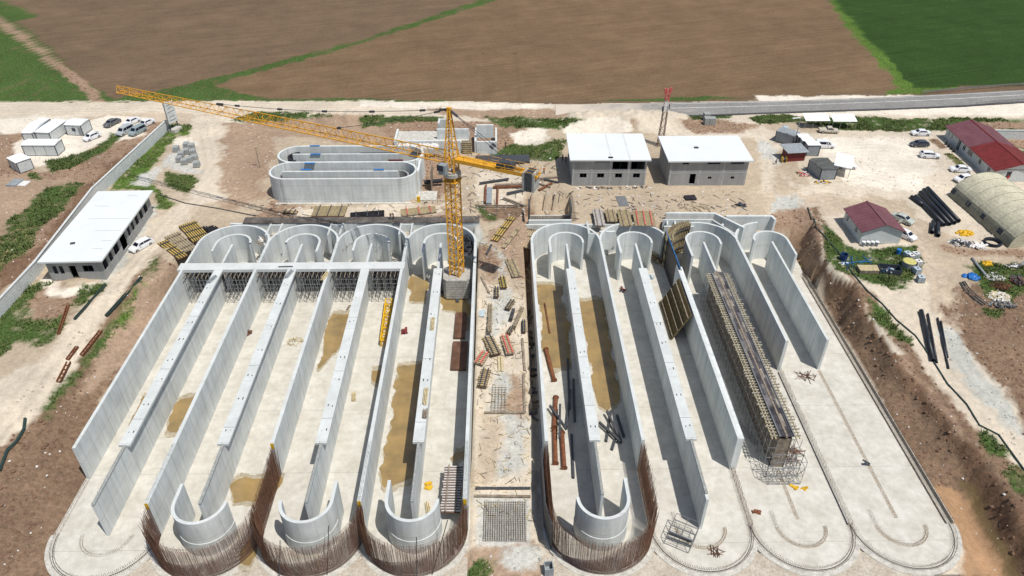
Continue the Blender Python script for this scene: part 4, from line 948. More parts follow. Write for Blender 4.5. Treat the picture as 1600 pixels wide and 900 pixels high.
tr = Vector((CX, CYY, JZ-1.15))+CD*7; b = MB(); b.rbox(tr, 1.6, 1.5, .3, math.atan2(CD.y, CD.x)); tro = b.build('trolley', M['steel'], cr, world=True)
b = MB(); b.tri(tr, tr-Vector((0,0,8)), .05); b.rbox(tr-Vector((0,0,9)), .6, .35, 1.0, 0); b.build('hook_block', M['yellow'], tro, world=True)
# a spare crane section and small yellow things on the floor
t = thing('crane_section', 'yellow lattice crane section lying on the lane floor beside the sixth wall', 'crane part', W(605, 510, 0))
b = MB(); p0, p1 = W(609, 476, 0), W(601, 541, 0); d = (p1-p0).normalized(); 
lattice(b, p0+Vector((0,0,.75)), p1+Vector((0,0,.75)), 1.2, 1.2, 1.2, 1.2, 7, (d.y, -d.x, 0), (0,0,1), .22, .14)
b.build('lattice', M['yellow'], t, world=True)
# ------------------------------------------------------------------ buildings
def bframe(p00, p10, p01):
    """local frame: origin p00, x towards p10, y towards p01"""
    return p00, (p10-p00).length, (p01-p00).length, math.atan2((p10-p00).y, (p10-p00).x)
def flat_building(name, label, loc, rz, L_, D_, H_, z0, roof_over, wins, wallm, roofm, cols=None, tilt=0, cat='building', thick=.3, extras=True):
    """walls with real openings: wins = list of (side, a0, a1, z0, z1); side f(ront), r(ight), l(eft)"""
    t = thing(name, label, cat, (loc[0], loc[1], z0), rz)
    T = .3
    def wallpanel(mb, side, L, dx0):
        ops = sorted([w_ for w_ in wins if w_[0] == side], key=lambda w_: w_[1])
        # split wall into columns by opening edges
        us = sorted(set([dx0, L-dx0]+[q for w_ in ops for q in (w_[1], w_[2])]))
        for a, b in zip(us[:-1], us[1:]):
            m_ = (a+b)/2; zs = [0]
            cov = sorted([(w_[3], w_[4]) for w_ in ops if w_[1] <= m_ <= w_[2]]); cur = 0
            for (za, zb) in cov+[(H_, H_)]:
                if za > cur+1e-4:
                    if side == 'f': mb.box(a, b, 0, T, cur, za)
                    if side == 'r': mb.box(L_-T, L_, a, b, cur, za)
                    if side == 'l': mb.box(0, T, a, b, cur, za)
                cur = zb
    mb = MB(); wallpanel(mb, 'f', L_, 0); wallpanel(mb, 'r', D_, T); wallpanel(mb, 'l', D_, T); mb.box(T, L_-T, D_-T, D_, 0, H_)
    mb.build('wall', wallm, t)
    MB().box(T+.01, L_-T-.01, T+.01, D_-T-.01, .02, .06).build('floor', M['hole'], t)
    for w_ in wins:
        s, a, b, za, zb = w_[:5]; f = MB(); e = .07
        def fb(u0, u1, v0, v1):
            if s == 'f': f.box(u0, u1, .10, .18, v0, v1)
            if s == 'r': f.box(L_-.18, L_-.10, u0, u1, v0, v1)
            if s == 'l': f.box(.10, .18, u0, u1, v0, v1)
        if za > .4 and b-a < 3.5:
            fb(a, a+e, za, zb); fb(b-e, b, za, zb); fb(a+e, b-e, zb-e, zb); fb(a+e, b-e, za, za+e); fb((a+b)/2-.03, (a+b)/2+.03, za+e, zb-e)
            f.build('window', M['trim'], t)
    r = MB(); o = roof_over
    r.add([(-o,-o,H_),(L_+o,-o,H_),(L_+o,D_+o,H_+tilt),(-o,D_+o,H_+tilt),(-o,-o,H_+thick),(L_+o,-o,H_+thick),(L_+o,D_+o,H_+thick+tilt),(-o,D_+o,H_+thick+tilt)],
          [(0,3,2,1),(4,5,6,7),(0,1,5,4),(1,2,6,5),(2,3,7,6),(3,0,4,7)])
    ro = r.build('roof', roofm, t)
    if cols:
        mb = MB()
        for c in cols: mb.box(c-.2, c+.2, -.035, 0, 0, H_-.02)
        mb.box(0, L_, -.03, 0, H_/2-.1, H_/2+.1); mb.build('facade_ribs', M['kerb_grey'], t)
    return t, ro
M['kerb_grey'] = mat('pale_render', (.40,.405,.40), .9, .1, 1, fine=5)
rz = math.atan2(0, 1)
a, b, c = W(57,410,10), W(156,410,10), W(237,299,10)
d = (c-b); rzl = math.atan2(d.y, d.x)-PI/2
L_ = (b-a).length-1.5; D_ = d.length-1.5
org = a+Vector((.8, .8, 0))
wins = [('f',.9,1.6,1.4,3.1),('f',2.0,2.7,1.4,3.1),('f',3.7,4.9,.0,3.1),('f',6.1,7.9,1.8,3.1)]
yy = .6
for w_, h0 in ((1.6,1.5),(1.2,1.5),(2.0,1.5),(2.6,.3),(1.0,1.5),(1.0,1.5),(1.3,1.5),(1.3,1.5),(1.6,1.5),(1.6,1.5)):
    if yy+w_ > D_-.4: break
    wins.append(('r', yy, yy+w_, h0, 3.4)); yy += w_+1.0
t, ro = flat_building('site_building', 'long single storey building with a white flat roof beside the left boundary wall', org, rzl, L_, D_, 4.2, G, .75, wins, M['block'], M['roofw'])
MB().rbox((2.8, 5.2, 4.5), .8, .6, .12, .2).build('roof_hatch', M['trim'], ro)
m_ = MB()
for y_, x0_, x1_ in ((3.4, 7, 9), (6, 7.5, 9.5), (9.5, 5, 9.8), (14, 2, 9.8), (19, 1, 4), (23, 6, 8)): m_.bar((x0_, y_, 4.51), (x1_, y_+random.uniform(-.3,.3), 4.51), .07, .02)
struct(m_.build('roof_cracks', M['stone'], ro), 'stuff')
a, b, c = W(891,250,12), W(1015,249,12), W(1007,219,12)
L_ = W(893,290,G); Rg = W(1007,290,G); wd = (Rg-L_).length; D_ = 11.5
wins = []
for i, cx in enumerate((2.4, 6.2, 10.1, 14.0)): wins.append(('f', cx-.75, cx+.75, 1.9, 3.2))
wins += [('f', 8.6, 11.9, 3.95, 5.9), ('f', 12.6, 15.6, 3.95, 5.9), ('f', 4.8, 8.0, 5.6, 5.95)]
t, ro = flat_building('block_building', 'grey two storey building with two big open bays upstairs, left of a similar one', (L_.x, L_.y), math.atan2(Rg.y-L_.y, Rg.x-L_.x), wd, D_, 6.2, G, .7, wins, M['block'], M['roofw'], cols=(.2, 4.2, 8.2, 12.2, wd-.2), tilt=.3)
MB().box(7.6, 8.6, .1, .7, 6.5, 6.62).build('roof_hatch', M['hole'], ro)
for x_ in (8.0, 12.0): MB().add([(x_,-.65,6.512),(x_+.35,-.65,6.512),(x_+.35,11.8,6.8),(x_,11.8,6.8)], [(0,1,2,3)]).build('roof_seam', M['cap'], ro)
L_ = W(1043,290,G); Rg = W(1163,289,G); wd = (Rg-L_).length
wins = [('f', 2.6, 4.0, 5.1, 5.6), ('f', 8.0, 10.8, 5.1, 5.6), ('f', 13.0, 16.0, 5.1, 5.6), ('f', 4.6, 5.9, .3, 2.8), ('f', 8.6, 9.4, 1.5, 2.1), ('f', 13.6, 14.4, 1.5, 2.1)]
t, ro = flat_building('block_building', 'grey flat roofed building with one doorway and small windows, right of the lattice mast', (L_.x, L_.y), math.atan2(Rg.y-L_.y, Rg.x-L_.x), wd, 11, 5.9, G, .7, wins, M['block'], M['roofw'], cols=(.2, 6.6, 11.8, wd-.2), tilt=.25)
MB().box(6.2, 7.1, 5.2, 5.9, 6.4, 6.5).build('roof_hatch', M['trim'], ro)
def gable(name, label, A, B, D, z0, H_, rise, mats, wins=(), over=.5, redfrom=None, cat='building'):
    """A front-left base corner, B front-right (gable side), D back-left: ridge runs from front to back"""
    A, B, D = map(Vector, (A, B, D)); wd = (B-A).length; dp = (D-A).length; rz = math.atan2((D-A).y, (D-A).x)-PI/2
    t = thing(name, label, cat, (A.x, A.y, z0), rz)
    m_ = MB(); m_.add([(0,0,0),(wd,0,0),(wd,0,H_),(wd/2,0,H_+rise*.96),(0,0,H_),(0,dp,0),(wd,dp,0),(wd,dp,H_),(wd/2,dp,H_+rise*.96),(0,dp,H_)],
                      [(0,1,2,3,4),(9,8,7,6,5),(0,4,9,5),(1,6,7,2)]); m_.build('wall', mats[0], t)
    def roofpart(y0, y1, m, nm='roof'):
        r = MB(); th = .12; k = rise/(wd/2); ov = over
        for s in (0, 1):
            xo, xi = (-ov, wd/2) if s == 0 else (wd+ov, wd/2); zo = H_-k*ov
            P = [(xo,y0,zo),(xi,y0,H_+rise),(xi,y1,H_+rise),(xo,y1,zo)]; P = P+[(x,y,z+th) for x,y,z in P]
            fs = [(0,3,2,1),(4,5,6,7),(0,1,5,4),(1,2,6,5),(2,3,7,6),(3,0,4,7)]; r.add(P, fs)
        # corrugation ribs
        n = int((y1-y0)/.9)
        for i in range(n):
            y = y0+.3+i*.9
            for s in (0, 1):
                xo = -ov if s == 0 else wd+ov; r.bar((xo, y, H_-k*ov+th), (wd/2, y, H_+rise+th), .06, .07)
        return r.build(nm, m, t, fix=True)
    if redfrom: roofpart(-over, redfrom, mats[1]); roofpart(redfrom+.01, dp+over, mats[2])
    else: roofpart(-over, dp+over, mats[1])
    MB().bar((wd/2, -over, H_+rise+.14), (wd/2, dp+over, H_+rise+.14), .35, .08).build('ridge_cap', mats[1], t)
    for w_ in wins:
        s, a, b_, za, zb = w_; f = MB()
        nm = 'door' if za < .3 else 'window'
        if s == 'l': f.box(-.04, 0, a, b_, za, zb); 
        else: f.box(a, b_, -.04, 0, za, zb)
        o = f.build(nm, M['glass'] if nm == 'window' else M['trim'], t)
        if s == 'l': MB().box(-.07, -.041, (a+b_)/2-.05, (a+b_)/2+.05, za, zb).build('frame', M['whitewall'], o)
    return t
A, B_, D_ = W(1549,284,G), W(1549,284,G)+Vector((10.2,0,0)), W(1475,215,G)
dd = (D_-A).normalized(); B_ = A+Vector((dd.y, -dd.x, 0))*10.2; dp = (D_-A).length
ws = [('l', 2+i*4.1, 2.8+i*4.1, 1.1, 2.2) for i in range(3)]+[('l', 2.9, 3.0, 1.1, 2.2)]+[('l', dp*.48, dp*.48+.9, 1.1, 2.2), ('l', dp*.58, dp*.58+.9, 1.1, 2.2), ('l', dp*.68, dp*.68+1.1, .05, 2.3), ('l', dp*.86, dp*.86+.3, 1.2, 2.2), ('l', dp*.93, dp*.93+.3, 1.2, 2.2), ('f', 2.6, 3.6, 1.2, 2.5)]
longb = gable('site_office', 'long white office building with a dark red roof, bright red at its near end', A, B_, D_, G, 2.9, 1.6, (M['whitewall'], M['redroof'], M['redroof_old']), ws, redfrom=11.5)
MB().box(1.9, 2.5, -.05, 0, .4, 1.3).build('red_emblem', M['red'], longb); MB().box(3.0, 3.4, -.06, -.042, .7, 1.6).build('red_emblem', M['red'], longb)
MB().box(.2, 10.0, -.06, -.001, 2.95, 3.02).build('fascia', M['maroon'], longb)
A, B_ = W(1342.5,381,G), W(1406,382.5,G); D_ = A+(W(1317.5,331,G+3)-W(1344,365.5,G+3))
smallb = gable('small_house', 'small white cabin with a dark red gable roof by the grass patch', A, B_, D_, G, 2.9, 1.5, (M['whitewall'], M['redroof_old']), [('l', 2.2, 3.0, 1.2, 2.1), ('l', 6.5, 7.2, 1.2, 2.1)], over=.45)
# arched canvas hall
A, D_ = W(1575,387.5,G), W(1482.5,306,G); dd = (D_-A).normalized(); nn = Vector((dd.y, -dd.x, 0)); dp = (D_-A).length; R_ = 6.6
th = thing('arched_tent', 'arched beige canvas hall beside the dirt yard at the right edge', 'tent', (A.x, A.y, G), math.atan2(dd.y, dd.x)-PI/2)
def shell(mb, a0, a1, r0, n=14, vert=False, y0=0, y1=None):
    y1 = dp if y1 is None else y1; A_ = [math.radians(a0+(a1-a0)*i/n) for i in range(n+1)]; ny = 10; P = []
    for j in range(ny+1):
        y = y0+(y1-y0)*j/ny
        for a in A_: P.append((R_-r0*math.cos(a), y, r0*.82*math.sin(a)))
    return mb.add(P, [(j*(n+1)+i, j*(n+1)+i+1, (j+1)*(n+1)+i+1, (j+1)*(n+1)+i)[::-1] for j in range(ny) for i in range(n)])
shell(MB(), 24, 156, R_, 18).build('canvas_cover', M['canvas'], th, smooth=False)
m_ = MB(); shell(m_, 156.1, 180, R_, 4); m_.build('canvas_skirt', M['canvas_d'], th); m_ = MB(); shell(m_, 0, 23.9, R_, 4); sk = m_.build('canvas_skirt', M['canvas_d'], th)
for y in (3.2, 8.8, 14, 19.5): m_ = MB(); m_.add([(R_-(R_+.04)*math.cos(.18), y, .9), (R_-(R_+.04)*math.cos(.18), y+1.4, .9), (R_-(R_+.04)*math.cos(.36), y+1.4, 1.9), (R_-(R_+.04)*math.cos(.36), y, 1.9)], [(0,1,2,3)]); m_.build('air_vent', M['trim'], sk)
for y in (0, dp): MB().add([(R_-R_*math.cos(math.radians(a)), y, R_*.82*math.sin(math.radians(a))) for a in range(0, 181, 10)], [tuple(range(19))]).build('end_panel', M['canvas'], th)
for i in range(8):
    y = dp*i/7; m_ = MB()
    for a in range(0, 180, 15): a1, a2 = math.radians(a), math.radians(a+15); q = R_+.05; m_.tri((R_-q*math.cos(a1), y, q*.82*math.sin(a1)), (R_-q*math.cos(a2), y, q*.82*math.sin(a2)), .12)
    m_.build('hoop', M['canvas_d'], th)
# prefabricated cabins
def cabin(name, label, corners, H_, roof_rise, group, z0=G, roofm='white', wallm='whitewall', panels=1.25, door=None, ridge='long'):
    """corners: base pixels front-left, front-right, back-right"""
    A, B, Cc = [W(u, v, z0) for u, v in corners]; ln = (B-A).length; dp = (Cc-B).length; rz = math.atan2((B-A).y, (B-A).x)
    t = thing(name, label, 'cabin', (A.x, A.y, z0), rz, group)
    MB().box(0, ln, 0, dp, .08, H_).build('wall', M[wallm], t)
    m_ = MB(); k = .07
    for x in (0, ln):
        for y in (0, dp): m_.box(x-k, x+k, y-k, y+k, 0, H_+.02)
    m_.box(-k, ln+k, -k, dp+k, 0, .079); n = max(1, round(ln/2.6))
    for i in range(1, n): m_.box(ln*i/n-.03, ln*i/n+.03, -.03, 0, .08, H_)
    m_.build('frame', M['trim'], t)
    m_ = MB(); o = .15; 
    m_.add([(-o,-o,H_+.02),(ln+o,-o,H_+.02),(ln+o,dp+o,H_+.02),(-o,dp+o,H_+.02),(-o,dp/2,H_+.02+roof_rise),(ln+o,dp/2,H_+.02+roof_rise)], [(0,1,5,4),(3,4,5,2),(0,4,3),(1,2,5),(0,3,2,1)])
    r = m_.build('roof', M[roofm], t)
    if door: MB().box(ln*door, ln*door+.9, -.045, -.001, .1, 2.1).build('door', M['greysheet'], t); MB().box(ln*door-1.5, ln*door-.6, -.04, -.001, 1.1, 1.9).build('window', M['trim'], t)
    return t
gcab = 'white prefabricated cabins at the upper left'
cabin('prefab_cabin', 'long white cabin in front, nearest of the cabin cluster at the upper left', ((40,243.5),(91,243.5),(98,234)), 2.7, .35, gcab)
cabin('prefab_cabin', 'white cabin with pitched roof at the left back of the cabin cluster', ((40,224),(56,224),(80,201)), 2.7, .6, gcab)
cabin('prefab_cabin', 'white roofed middle cabin slanting between the front and back cabins', ((60,222),(82,223),(105,203)), 2.6, .1, gcab)
cabin('prefab_cabin', 'white cabin with one window at the right back of the cabin cluster', ((106,211),(131,212),(142,202)), 2.7, .35, gcab, door=.75)
cabin('prefab_cabin', 'small white square cabin standing alone left of the cabin cluster', ((18,263),(32,271),(50,262)), 2.6, .08, gcab)
g2 = 'grey and white cabins by the sandy yard'
cabin('prefab_cabin', 'small grey cabin at the back end of the right hand cabin row', ((1237,229),(1246,223),(1241,211)), 2.7, .05, g2, wallm='greysheet', roofm='greysheet')
for i, (p, lb) in enumerate(((((1245,231),(1261,231),(1256,226)), 'white roofed cabin, furthest of the three joined side by side'), (((1251,237),(1268,237),(1261,231.5)), 'white roofed cabin in the middle of the three joined side by side'), (((1259,244),(1278,244),(1269,237.5)), 'white roofed cabin, nearest of the three joined side by side'))):
    cabin('prefab_cabin', lb, p, 2.8, .04, g2, wallm='greysheet')
cabin('prefab_cabin', 'dark roofed grey container cabin, nearest of the right hand row', ((1280,281),(1301,278),(1289,263)), 2.7, .12, g2, wallm='greysheet', roofm='darkroof')
cabin('prefab_cabin', 'second dark roofed container directly left of the open white canopy', ((1264,264),(1279,281),(1289,272)), 2.6, .1, g2, wallm='greysheet', roofm='darkroof')
t = thing('red_shed', 'dark red shed with a grey sheet roof beside the white cabins', 'shed', W(1229,253,G), .1)
MB().box(0, 4.2, 0, 3.0, 0, 2.3).build('wall', M['maroon'], t); m_ = MB(); m_.add([(-.4,-.5,2.35),(4.8,-.5,2.35),(4.3,3.4,2.9),(-.9,3.4,2.9),(-.4,-.5,2.45),(4.8,-.5,2.45),(4.3,3.4,3.0),(-.9,3.4,3.0)], [(0,3,2,1),(4,5,6,7),(0,1,5,4),(1,2,6,5),(2,3,7,6),(3,0,4,7)]); m_.build('roof', M['greysheet'], t)
t = thing('canopy', 'white sheet canopy on thin posts beside the dark container cabin', 'canopy', W(1300,275,G), -.45)
m_ = MB(); m_.add([(-.2,0,2.6),(3.6,0,2.5),(3.6,7,2.6),(-.2,7,2.7),(-.2,0,2.66),(3.6,0,2.56),(3.6,7,2.66),(-.2,7,2.76)], [(0,3,2,1),(4,5,6,7),(0,1,5,4),(1,2,6,5),(2,3,7,6),(3,0,4,7)]); m_.build('roof', M['white'], t)
for x, y in ((.1,.2),(3.3,.2),(.1,6.8),(3.3,6.8)): MB().tube((x,y,0),(x,y,2.55), .06, 6).build('post', M['scaf'], t)
def roofs(lb, u0, u1, v):
    a, b = W(u0, v, G), W(u1, v, G); t = thing('shelter', lb, 'shelter', a, math.atan2((b-a).y, (b-a).x)); ln = (b-a).length
    m_ = MB(); m_.add([(0,0,2.2),(ln,0,2.2),(ln,3.2,2.9),(0,3.2,2.9),(0,0,2.28),(ln,0,2.28),(ln,3.2,2.98),(0,3.2,2.98)], [(0,3,2,1),(4,5,6,7),(0,1,5,4),(1,2,6,5),(2,3,7,6),(3,0,4,7)]); m_.build('roof', M['white'], t)
    for i in range(4):
        for y in (.2, 3.0): x = .1+(ln-.2)*i/3; MB().tube((x,y,0),(x,y,2.2), .06, 6).build('post', M['scaf'], t)
roofs('white roofed open shelter at the yard edge, left of its twin', 1256, 1294, 202); roofs('white roofed open shelter at the yard edge, right of its twin', 1299, 1336, 203)
# street light beside the cabins, leaning lamp pole
t = thing('lamp_post', 'tall thin lamp pole with a long arm beside the small grey cabin', 'lamp post', W(1240,229,G))
MB().tube((0,0,0),(0,0,7.5), .12, 8, .07).build('pole', M['scaf'], t); MB().bar((0,0,7.4),(-1.9,0,7.2), .3, .12).build('lamp_head', M['white'], t)
t = thing('lamp_post', 'thin pole with a rusty double lamp head left of the pond tanks', 'lamp post', W(406,262,G))
MB().tube((0,0,0),(0,0,5), .09, 8, .06).build('pole', M['timber_old'], t); m_ = MB(); m_.bar((-.6,0,5),(.6,0,5.1), .3, .25); m_.build('lamp_head', M['timber'], t)
# lattice mast
p = W(1031,228,G); t = thing('lattice_mast', 'thin red and white lattice mast between the two grey buildings', 'mast', p)
hM = 14.2; m_ = MB(); lattice(m_, (0,0,0), (.2,0,hM*.62), 1.3, 1.3, .95, .95, 9, (1,0,0), (0,1,0), .13, .08); m_.build('lower_section', mat('brown_mast_paint', (.16,.09,.08), .6, .3, 3), t)
m_ = MB(); lattice(m_, (.2,0,hM*.62), (.25,0,hM*.8), .95, .95, .85, .85, 3, (1,0,0), (0,1,0), .12, .08); m_.build('middle_section', M['sack'], t)
m_ = MB(); lattice(m_, (.25,0,hM*.8), (.3,0,hM), .85, .85, .7, .7, 3, (1,0,0), (0,1,0), .12, .08); m_.build('top_section', M['pink'], t)
for s, z in ((-1,.62), (1,.66), (-1,.93), (1,.95)): MB().box(.25+s*.7-.15, .25+s*.7+.15, -.2, .2, hM*z, hM*z+1.1).build('antenna', M['trim'] if z < .8 else M['pink'], t)
# boundary walls
def bwall(name, label, path, h, m='whitewall', z0=G, t=.28):
    P = [W(u, v, z0) for u, v in path]; th = thing(name, label, 'wall', (P[0]+P[-1])/2)
    m_ = MB(); wallpath(m_, [(q.x, q.y) for q in P], t, z0-.8, z0+h); m_.build('wall_panel', M[m], th, world=True, fix=True)
    m_ = MB(); wallpath(m_, [(q.x, q.y) for q in P], t+.14, z0+h+.002, z0+h+.12); m_.build('coping', M['cap'], th, world=True, fix=True); return th
bwall('boundary_wall', 'long pale grey boundary wall running down the left side of the site', [(264,203),(150,311),(62,428),(-40,540)], 2.6)
bwall('boundary_wall', 'low grey boundary wall behind the red roofed office at the right edge', [(1534,217),(1640,218)], 2.3)
# billboard seen from the side
a = W(275,205,G); t = thing('billboard', 'tall narrow site sign with a pale face standing beside the boundary wall', 'sign', a, math.radians(-112))
m_ = MB(); m_.box(-1.5, 1.5, -.12, .12, 2.4, 7.6); pn = m_.build('sign_panel', M['whitewall'], t)
m_ = MB()
for x in (-1.3, 1.3): m_.box(x-.1, x+.1, -.4, -.13, 0, 7.7)
for z in (2.6, 4.2, 5.9, 7.5): m_.box(-1.6, 1.6, -.3, -.14, z-.07, z+.07)
m_.build('frame', M['trim'], t)
m_ = MB()
for z, l in ((6.9, 1.1), (6.2, .7), (5.2, 1.2), (4.0, .9), (3.1, 1.0)): m_.box(-l, l, .121, .13, z-.12, z+.12)
struct(m_.build('text_lines', M['greysheet'], pn), 'stuff')
MB().box(-1.4, 1.4, -.9, .9, 0, .9).build('footing', M['kerb'], t)
# guard rails along the road
def rail(label, px):
    P = [W(u, v, G+.1) for u, v in px]; t = thing('guard_rail', label, 'guard rail', P[0]); m_ = MB(); n = MB()
    for i in range(len(P)-1):
        a, b = P[i]+Vector((0,0,.65)), P[i+1]+Vector((0,0,.65)); m_.bar(a, b, .1, .32); k = int((b-a).length/4)
        for j in range(k): q = a.lerp(b, j/k); n.bar(q-Vector((0,0,.75)), q, .1, .1)
    m_.build('rail_beam', M['scaf'], t, world=True); struct(n.build('posts', M['scaf'], t, world=True), 'stuff')
rail('steel guard rail along the far side of the road at the top right', [(1440,146.5),(1510,140.5),(1570,135.5),(1700,128)])
rail('steel guard rail along the near side of the road at the right edge', [(1525,164.5),(1560,161),(1620,157),(1720,151)])
# ------------------------------------------------------------------ the joined pond tanks
t = thing('pond_tank', 'two joined oval concrete tanks with round left ends behind the left basin', 'tank', (-32, 143, G-.5))
def oval(mb, x0, x1, cy, r, z0, z1, th=.45, n=18, left=True, right=True):
    out, inn = [], []
    for i in range(n+1):
        a = math.radians(90+180*i/n); out.append((x0+(r+th/2)*math.cos(a), cy+(r+th/2)*math.sin(a))); inn.append((x0+(r-th/2)*math.cos(a), cy+(r-th/2)*math.sin(a)))
    for i in range(n+1):
        a = math.radians(-90+180*i/n); out.append((x1+(r+th/2)*math.cos(a), cy+(r+th/2)*math.sin(a))); inn.append((x1+(r-th/2)*math.cos(a), cy+(r-th/2)*math.sin(a)))
    return mb.strip(out+[out[0]], inn+[inn[0]], z0, z1)
TZ = G+5.5; ftop = W(540,279,TZ); yf = ftop.y; xa = W(423,265,TZ).x; xb = W(650,265,TZ).x
btop = W(540,253,TZ).y; r1 = (btop-yf)/2; c1 = (btop+yf)/2
oval(MB(), xa+r1, xb-r1, c1, r1, G-.6, TZ).build('front_oval_wall', M['wall'], t, world=True, fix=True)
top2 = W(540,228,TZ).y; r2 = (top2-btop)/2; c2 = (top2+btop)/2+.06; xa2 = W(437,238,TZ).x
oval(MB(), xa2+r2, xb-r2+.8, c2, r2, G-.6, TZ-.02).build('back_oval_wall', M['wall'], t, world=True, fix=True)
MB().box(xa+r1-1.5, xb-r1, c1-.2, c1+.2, G-.5, TZ-.25).build('middle_wall', M['wall'], t, world=True)
MB().box(xa2+r2-1, xb-r2, c2-.2, c2+.2, G-.5, TZ-.05).build('middle_wall', M['wall'], t, world=True)
MB().arc(xa+r1, c1, r1*.55, .3, 90, 270, G-.5, TZ-1.2, 16).build('guide_wall', M['block'], t, world=True, fix=True)
MB().arc(xb-r1, c1, r1*.55, .3, -90, 90, G-.5, TZ-1.2, 16).build('guide_wall', M['block'], t, world=True, fix=True)
MB().arc(xa2+r2, c2, r2*.5, .4, 90, 270, G-.5, TZ-.6, 16).build('guide_shutter', M['ply_black'], t, world=True, fix=True)
MB().box(xb-r2-9, xb-r2-1, c2+.8, c2+1.1, G-.4, TZ-.3).build('dark_shutter', M['ply_black'], t, world=True)
MB().box(xb-r2-2.6, xb-r2+.6, c2-1.9, c2-1.7, G, TZ-.6).build('red_shutter', M['maroon'], t, world=True)
MB().box(xa+r1*.6, xb-r1*.6, yf+.5, top2-.5, G-.55, G-.3).build('floor_slab', M['floor'], t, world=True)
m_ = MB(); m_.box(xa+1.2, xb-1, yf-1.0, yf-.3, G-.6, G+.12); m_.build('footing', M['kerb'], t, world=True)
ex = MB(); ex.box(xb-.2, xb+4.2, yf+.3, yf+4.2, G-.5, G+.25); ex.build('side_slab', M['kerb'], t, world=True)
MB().box(xb+.1, xb+.6, c1, top2, G-.5, TZ-.4).build('side_wall', M['wall'], t, world=True)
for k, (u, v) in enumerate(((493,241),(484,255),(478,265),(592,265),(492,228))):
    p = W(u, v, TZ); m_ = MB(); m_.rbox((p.x, p.y, TZ+.01), 2.2, .5, .06, 0); m_.build('blue_plank', M['blue'], t, world=True)
t2 = thing('pipe_stub', 'short dark pipe pushed through a standing sheet right of the pond tanks', 'pipe', W(676,291,G))
MB().tube((-1.8,0,1.0), (2.2,.3,1.2), .45, 14, hollow=True).build('pipe', M['pipe'], t2); MB().box(-.1, .06, -2.5, 2.0, -.3, 4.8).build('standing_sheet', M['timber_old'], t2)
# ------------------------------------------------------------------ the walled block behind the crane
t = thing('concrete_structure', 'half built stepped concrete structure behind the crane with white sacks on it', 'structure', W(700,240,G))
def cbx(name, u0, v0, u1, zt, depth, zb=G-1.2, m='wall', th=None):
    a, b = W(u0, v0, zb+1.2), W(u1, v0, zb+1.2); MB().box(a.x, b.x, a.y, a.y+(th or depth), zb, zt).build(name, M[m], t, world=True)
    return a, b
cbx('front_wall', 617, 241, 720, G+3.3, 6, th=.5); cbx('side_wall', 617, 240, 620, G+3.2, 7)
cbx('rear_wall', 684, 232, 733, G+4.9, .5, th=.5)
a = W(745,240,G); b_ = W(774,240,G)
MB().box(a.x, b_.x, a.y, a.y+.5, G-1, G+3.0).build('tower_wall', M['wall'], t, world=True); MB().box(a.x, b_.x-.4, a.y+2.2, a.y+2.7, G+3, G+6.2).build('tower_wall', M['wall'], t, world=True)
MB().box(b_.x, b_.x+.4, a.y, a.y+8, G-1, G+3.1).build('tower_wall', M['wall'], t, world=True); MB().box(a.x-.5, a.x-.01, a.y+.2, a.y+8, G-1, G+3.1).build('tower_wall', M['wall'], t, world=True)
a = W(617,236,G); b_ = W(733,236,G); MB().box(a.x+.4, b_.x, a.y-.5, a.y+6, G-1, G+2.4).build('upper_slab', M['kerb'], t, world=True)
a = W(722,240,G); b_ = W(738,240,G); m_ = MB(); m_.box(a.x, b_.x, a.y-.1, a.y+.1, G-1, G+3.3); m_.build('dark_shutter', M['timber_old'], t, world=True)
m_ = MB()
for i in range(8): m_.box(a.x+.1, b_.x-.1, a.y-.3, a.y-.11, G-.6+i*.5, G-.45+i*.5)
m_.build('shutter_rails', M['timber'], t, world=True)
a = W(685,214,G); b_ = W(700,214,G); m_ = MB(); m_.box(a.x, a.x+.5, a.y, a.y+3, G, G+3.6); m_.box(b_.x, b_.x+.5, a.y, a.y+3, G, G+3.6); m_.box(a.x+.5, b_.x, a.y+2.5, a.y+3, G, G+3.5); m_.build('rear_box', M['cap'], t, world=True)
def blob(r, sx=1, sy=1, sz=1, n=8, m_=6, seed=0, c=(0,0,0), rough=.2):
    rr = random.Random(seed); mb = MB(); P = [(c[0], c[1], c[2])]; P = []
    for j in range(m_+1):
        ph = PI/2*(1-j/m_)
        for i in range(n):
            a = 2*PI*i/n; q = r*(1+rr.uniform(-rough, rough)); P.append((c[0]+q*sx*math.cos(ph)*math.cos(a), c[1]+q*sy*math.cos(ph)*math.sin(a), c[2]+q*sz*math.sin(ph)))
    mb.add(P, [(j*n+i, (j+1)*n+i, (j+1)*n+(i+1)%n, j*n+(i+1)%n) for j in range(m_) for i in range(n)]); return mb
zs_ = G+2.4; base = [W(u, 231, zs_) for u in (624, 631, 637, 644, 650, 656, 663, 669, 676, 681)]
wh = ['leftmost', 'second from the left', 'third from the left', 'fourth from the left', 'fifth from the left', 'fifth from the right', 'fourth from the right', 'third from the right', 'second from the right', 'rightmost']
for i, p in enumerate(base):
    m_ = blob(.85, 1, .9, 1.25, 9, 5, i); o = m_.build('bulk_sack', M['sack'], smooth=True); o.location = (p.x, p.y+random.uniform(-.3,.3), zs_+.03); tag(o, 'round white bulk sack on the stepped structure, '+wh[i]+' in the row', 'sack', 'white sacks in a row on the stepped structure')
